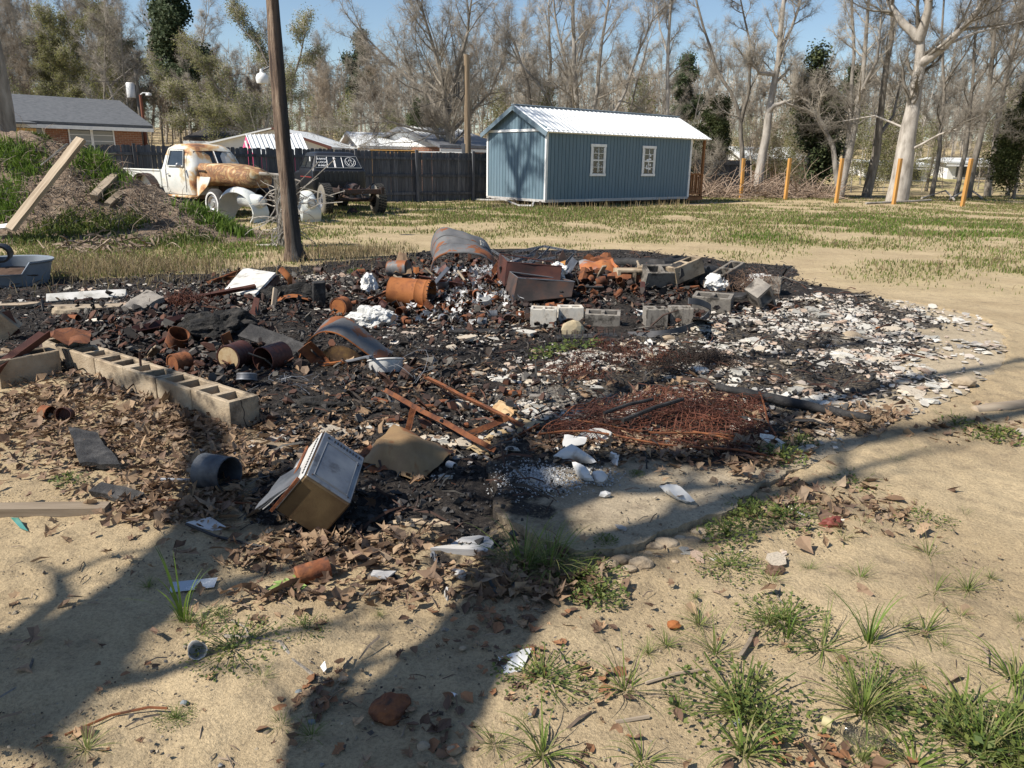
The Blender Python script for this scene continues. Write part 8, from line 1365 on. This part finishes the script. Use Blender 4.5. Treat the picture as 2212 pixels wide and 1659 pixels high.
TL_ = [('tall', 395, 1342, 1.15, 'few tall bright grass blades fanning up beside the white mesh tape'), ('big', 1131, 1226, 1.25, 'dense tall green tuft right beside the grey sawn board'), ('big', 1188, 1228, 1.1, 'dense green tuft just right of the one by the sawn board'), ('wide', 1350, 1492, 1.0, 'spidery light green tuft alone in the middle foreground sand'), ('arch', 1172, 1632, .95, 'broad-bladed tuft at the bottom edge left of centre right'), ('arch', 1388, 1650, .7, 'small broad-bladed tuft at the bottom edge beside the dry sticks'),
       ('wide', 1777, 1402, 1.0, 'wide drooping tuft left of the tallest bright blades on the right'), ('tall', 1876, 1390, .95, 'tallest bright upright blades in the middle of the right sand'), ('wide', 1876, 1396, .8, 'drooping blades round the foot of the tallest bright ones'), ('tall', 1702, 1380, .7, 'slim upright blades beside the mossy patch on the right'), ('wide', 1933, 1358, .7, 'thin tuft just right of the tallest bright blades'), ('big', 1866, 1535, .95, 'large tuft directly behind the clear bottle'), ('wide', 1862, 1540, 1.2, 'long arching blades round the large tuft behind the bottle'),
       ('arch', 2079, 1545, 1.15, 'thick yellow-green tuft right of the bottle'), ('big', 2118, 1630, 1.1, 'thick tuft at the bottom right corner'), ('arch', 2190, 1470, 1.2, 'broad tuft touching the right edge'), ('wide', 2195, 1560, 1.2, 'sprawling tuft at the right edge above the corner'), ('arch', 1606, 1632, 1.1, 'tall tuft at the bottom edge left of the bottle'), ('wide', 1546, 1410, .8, 'fine grey-green tuft near the short grey stick'), ('wide', 1997, 1366, .8, 'slim tuft in the right sand, third from the tallest blades'),
       ('wide', 2015, 1284, .7, 'slim tuft with a dead leaf at its left on the upper right sand'), ('fine', 2090, 1276, 1.3, 'open star-shaped fine tuft on the upper right sand'), ('arch', 1896, 1636, .5, 'small tuft just below the bottle'), ('arch', 1975, 1660, .9, 'tuft at the bottom edge right of the bottle'), ('wide', 2004, 1202, .7, 'brownish thin tuft below the long pale wire'), ('tall', 1400, 1480, .0, ''), ('big', 2205, 1655, 1.0, 'tuft filling the very bottom right corner')]
for kd, u, v, s_, lab in TL_:
    if s_ == 0: continue
    tag(link(TM_[kd][u % len(TM_[kd])], 'grass_tuft', None, GS(u, v), (0, 0, u*.7), s_), lab, 'grass tuft')
for u, v, s_ in ((320, 1270, .8), (187, 1620, 1.1), (610, 1570, .8), (673, 1592, .9), (1070, 1612, 1.), (1440, 1395, 1.), (1467, 1530, .9), (1823, 1168, 1.1), (1862, 1142, 1.1), (1748, 1234, .8), (1667, 1262, 1.), (1510, 1348, 1.2), (1635, 1474, 1.), (1862, 1642, 1.1), (2075, 1334, .9), (1858, 1252, 1.2), (2203, 1346, .8), (567, 1470, .8), (1130, 1560, .5), (1660, 1345, 1.3), (1685, 1338, 1.2), (1400, 1412, .8), (1930, 1010, 1.2), (1985, 985, 1.3), (2100, 960, 1.2), (1720, 1060, 1.), (1590, 1120, 1.2), (2140, 1250, .7), (1500, 1290, .6), (1980, 1450, .8), (2040, 1400, .7), (820, 1330, .5), (2080, 1120, 1.), (1800, 1290, .6), (1560, 1500, .8), (440, 1360, .9), (410, 1345, 1.)):
    tag(link(TM_['fine'][u % 3], 'grass_tuft', None, GS(u, v), (0, 0, u*.7), s_), 'small fine-bladed grass tuft growing on the bare sand', 'grass tuft', 'small fine tufts on the sand')
for k, u, v, s_, lab in ((0, 510, 1405, 1.3, 'flat mossy weed mat under the long curved twig'), (1, 470, 1330, .45, 'small leafy weed right of the mesh tape'), (0, 380, 1552, .5, 'bright tiny-leaved weed on the lower left sand'), (1, 1296, 1292, 1., 'bright green low weed right of the shaded leaf patch'), (0, 1250, 1250, 1.5, 'dark low weed mat below the big green tuft'), (0, 1175, 1468, 1.3, 'low yellow-green weed below the paper scrap'), (1, 1570, 1160, 1.2, 'low leafy weed at the right end of the slab break'), (1, 1625, 1118, 1.4, 'weed mat right of the slab'), (0, 1700, 1120, 1.6, 'bright weed mat below the white cord start'), (1, 1690, 990, 1.3, 'dark weed clump at the right foot of the bed springs'), (1, 1725, 960, 1.0, 'small dark weed clump beside the bed spring corner'), (0, 1575, 1228, 1.2, 'bright moss-like weed patch below the slab crumbs'), (2, 1180, 772, .9, 'leafy geranium weed left in the burnt ground'), (2, 1238, 762, 1.1, 'large leafy geranium weed below the nail plank'), (2, 1290, 755, .9, 'leafy geranium weed right end, below the pale blocks'), (1, 1375, 1025, .4, 'tiny weed beside the broken porcelain bowl'),
                      (0, 1690, 1345, 1.4, 'mossy green patch with slim blades on the right sand'), (0, 1600, 1530, 1.8, 'wide dark weed mat at lower right'), (1, 1640, 1560, 1., 'leafy weed in the wide dark mat at lower right'), (0, 1900, 1490, 1.2, 'low weed strip above the large tuft behind the bottle'), (1, 2060, 925, 1.4, 'weed clump by the grey split timber at the right edge'), (1, 2150, 950, 1.6, 'weed mat below the grey split timber'), (0, 1840, 1050, 1.5, 'olive weed mat above the leaf patch right of the slab'), (2, 150, 1042, .45, 'feathery dark weed beside the charred board at the left'), (1, 770, 592, 1.6, 'low green weed at the back edge of the burnt ground'), (0, 1990, 1120, 1.2, 'low weed on the long pale wire'), (1, 1310, 1170, .5, 'tiny weed on the slab front edge'), (1, 2040, 1590, 1.4, 'dark weed mat under the yellow-green tuft'), (1, 2160, 1600, 1.6, 'weed mat under the right corner tufts'), (0, 660, 1360, .7, 'small flat weed right of the mossy mat')):
    tag(link(WM_[k], 'weed_clump', None, GS(u, v), (0, 0, u*.3), s_), lab, 'weed')
rs = thing('leaf_rosette', 'pale green broad-leaved rosette beside the pitted food can', 'plant', GS(628, 1275))
ml_ = mat('rosette_leaf', [(.16, .24, .06), (.24, .33, .10)], 5, .6, var=.1)
for k in range(9): a = k*.72; MB().sheet(lambda s_, t, k=k: ((.062+.01*(k % 3))*s_, .018*sin(pi*min(s_*.9+.1, 1))*(2*t-1), .006+.03*sin(s_*2.2)*(.4+.1*(k % 3))+.004*abs(2*t-1)), 6, 4, .001).build('leaf', ml_, rs, (0, 0, 0), (0, 0, a), smooth=True)
# ================================================================== the tree behind the viewer whose limbs shade the ground
kx, ky = SD.x/SD.z, SD.y/SD.z
def SHP(u, v, z): p = gp(u, v); return Vector((p.x+kx*z, p.y+ky*z, z))
ST = Vector((-5.1, -1.3, 0)); tb_, cb_ = TB(), TB(); rg = random.Random(8); PP = tparams(3.6, spray=0, segs=[], kids=(5, 3, 3, 1), t0=(.2, .15, .1, .1), rmin=(0, .028, .013, .007, .005), pk=1)
top = Vector((-4.9, -1.1, 2.1)); limbs = [
 ([SHP(-500, 1700, 2.8), SHP(-120, 1560, 3.4), SHP(60, 1560, 3.9), SHP(200, 1450, 4.5), SHP(300, 1330, 5.2)], .15),
 ([SHP(-260, 1560, 2.6), SHP(20, 1470, 3.0), SHP(220, 1360, 3.5), SHP(400, 1220, 4.1), SHP(560, 1130, 4.8), SHP(700, 1060, 5.4)], .21), ([SHP(640, 1900, 2.6), SHP(800, 1680, 3.0), SHP(920, 1500, 3.5), SHP(1080, 1330, 4.2), SHP(1200, 1220, 4.8), SHP(1180, 1120, 5.4), SHP(1330, 1060, 6.0)], .23),
 ([SHP(560, 1060, 5.2), SHP(800, 1010, 5.8), SHP(1000, 1030, 6.2), SHP(1300, 1010, 6.8), SHP(1600, 1010, 7.4), SHP(1900, 960, 8.0), SHP(2260, 890, 8.6)], .15), ([SHP(1200, 1225, 4.8), SHP(1420, 1165, 5.4), SHP(1620, 1090, 6.0), SHP(1830, 1040, 6.6)], .10), ([SHP(400, 1220, 4.1), SHP(470, 950, 5.2), SHP(420, 860, 6.2), SHP(700, 780, 7.2), SHP(1000, 760, 8)], .09), ([SHP(1180, 1120, 5.4), SHP(1130, 960, 6.4), SHP(1350, 860, 7.4), SHP(1600, 790, 8.4), SHP(1850, 760, 9)], .10), ([SHP(1600, 1010, 7.4), SHP(1750, 900, 8), SHP(2000, 830, 8.6), SHP(2200, 800, 9)], .09)]
tb_.tube([ST+Vector((0, 0, -.3)), ST.lerp(top, .5), top], [.34, .28, .26], 12)
for i, (pts, r) in enumerate(limbs):
    if i < 3: pts = [top]+pts
    if i == 3: pts = [limbs[1][0][2]]+pts
    limb(rg, None, None, 0, r, 0, dict(PP, end=(.45, .3, .35, .4, .4)), cb_, tb_, path=pts)
stt = thing('shade_tree', 'tall bare tree beside the viewer whose limbs throw the broad shadows', 'tree', (0, 0, 0)); link(fast_mesh('trunk', [tuple(v) for v in tb_.V], tb_.F, m_bark, True), 'trunk', stt); link(fast_mesh('crown', [tuple(v) for v in cb_.V], cb_.F, m_twig), 'crown', stt)
# overhanging crown of the vine-hung tree, its shadow falls on the cabin's end
cabc = SO+swid*1.9; vb = bpy.data.objects.get('vine_hung_tree')
if vb:
    b = vb.location.copy(); PB = tparams(7, segs=[], kids=(8, 7, 5, 3), t0=(.3, .15, .1, .1), rmin=(0, .05, .03, .014, .008)); tb_, cb_ = TB(), TB()
    W_ = lambda f, z, zz: Vector((SO.x+swid.x*f+kx*(zz-z), SO.y+swid.y*f+ky*(zz-z), zz))-b
    for pts, r in (([Vector((-.6, .5, 8)), Vector((-1, 3, 11)), W_(1.5, .3, 13.5), W_(1.7, 1.2, 15), W_(1.5, 2.4, 17)], .26), ([W_(1.6, .9, 14.4), W_(2.2, 1.9, 16), W_(2.6, 2.8, 17.5)], .14), ([W_(1.55, .6, 14), W_(1.0, 1.6, 15.5), W_(.8, 2.5, 17)], .12)): limb(random.Random(len(pts)), None, None, 0, r, 0, PB, cb_, tb_, path=pts)
    link(fast_mesh('bough', [tuple(v) for v in tb_.V], tb_.F, m_bark, True), 'bough', vb); link(fast_mesh('upper_crown', [tuple(v) for v in cb_.V], cb_.F, m_twig), 'upper_crown', vb)
P = dens_box(2600, (1040, 1010, 1350, 1120), lambda x, y: ell(x, y, [(1170, 1055, 70, 24, 1.), (1270, 1050, 50, 18, .6), (1130, 1040, 40, 14, .6)]), 61); tag(link(pieces('pale_powder', P, .008, ROCK, island_mat('powder', [(.26, .27, .28), (.38, .39, .40), (.48, .48, .47)], .95), 62, .3, .001), 'pale_powder'), 'pale bluish powder spilled on the slab below the broken bowl', 'powder', kind='stuff')
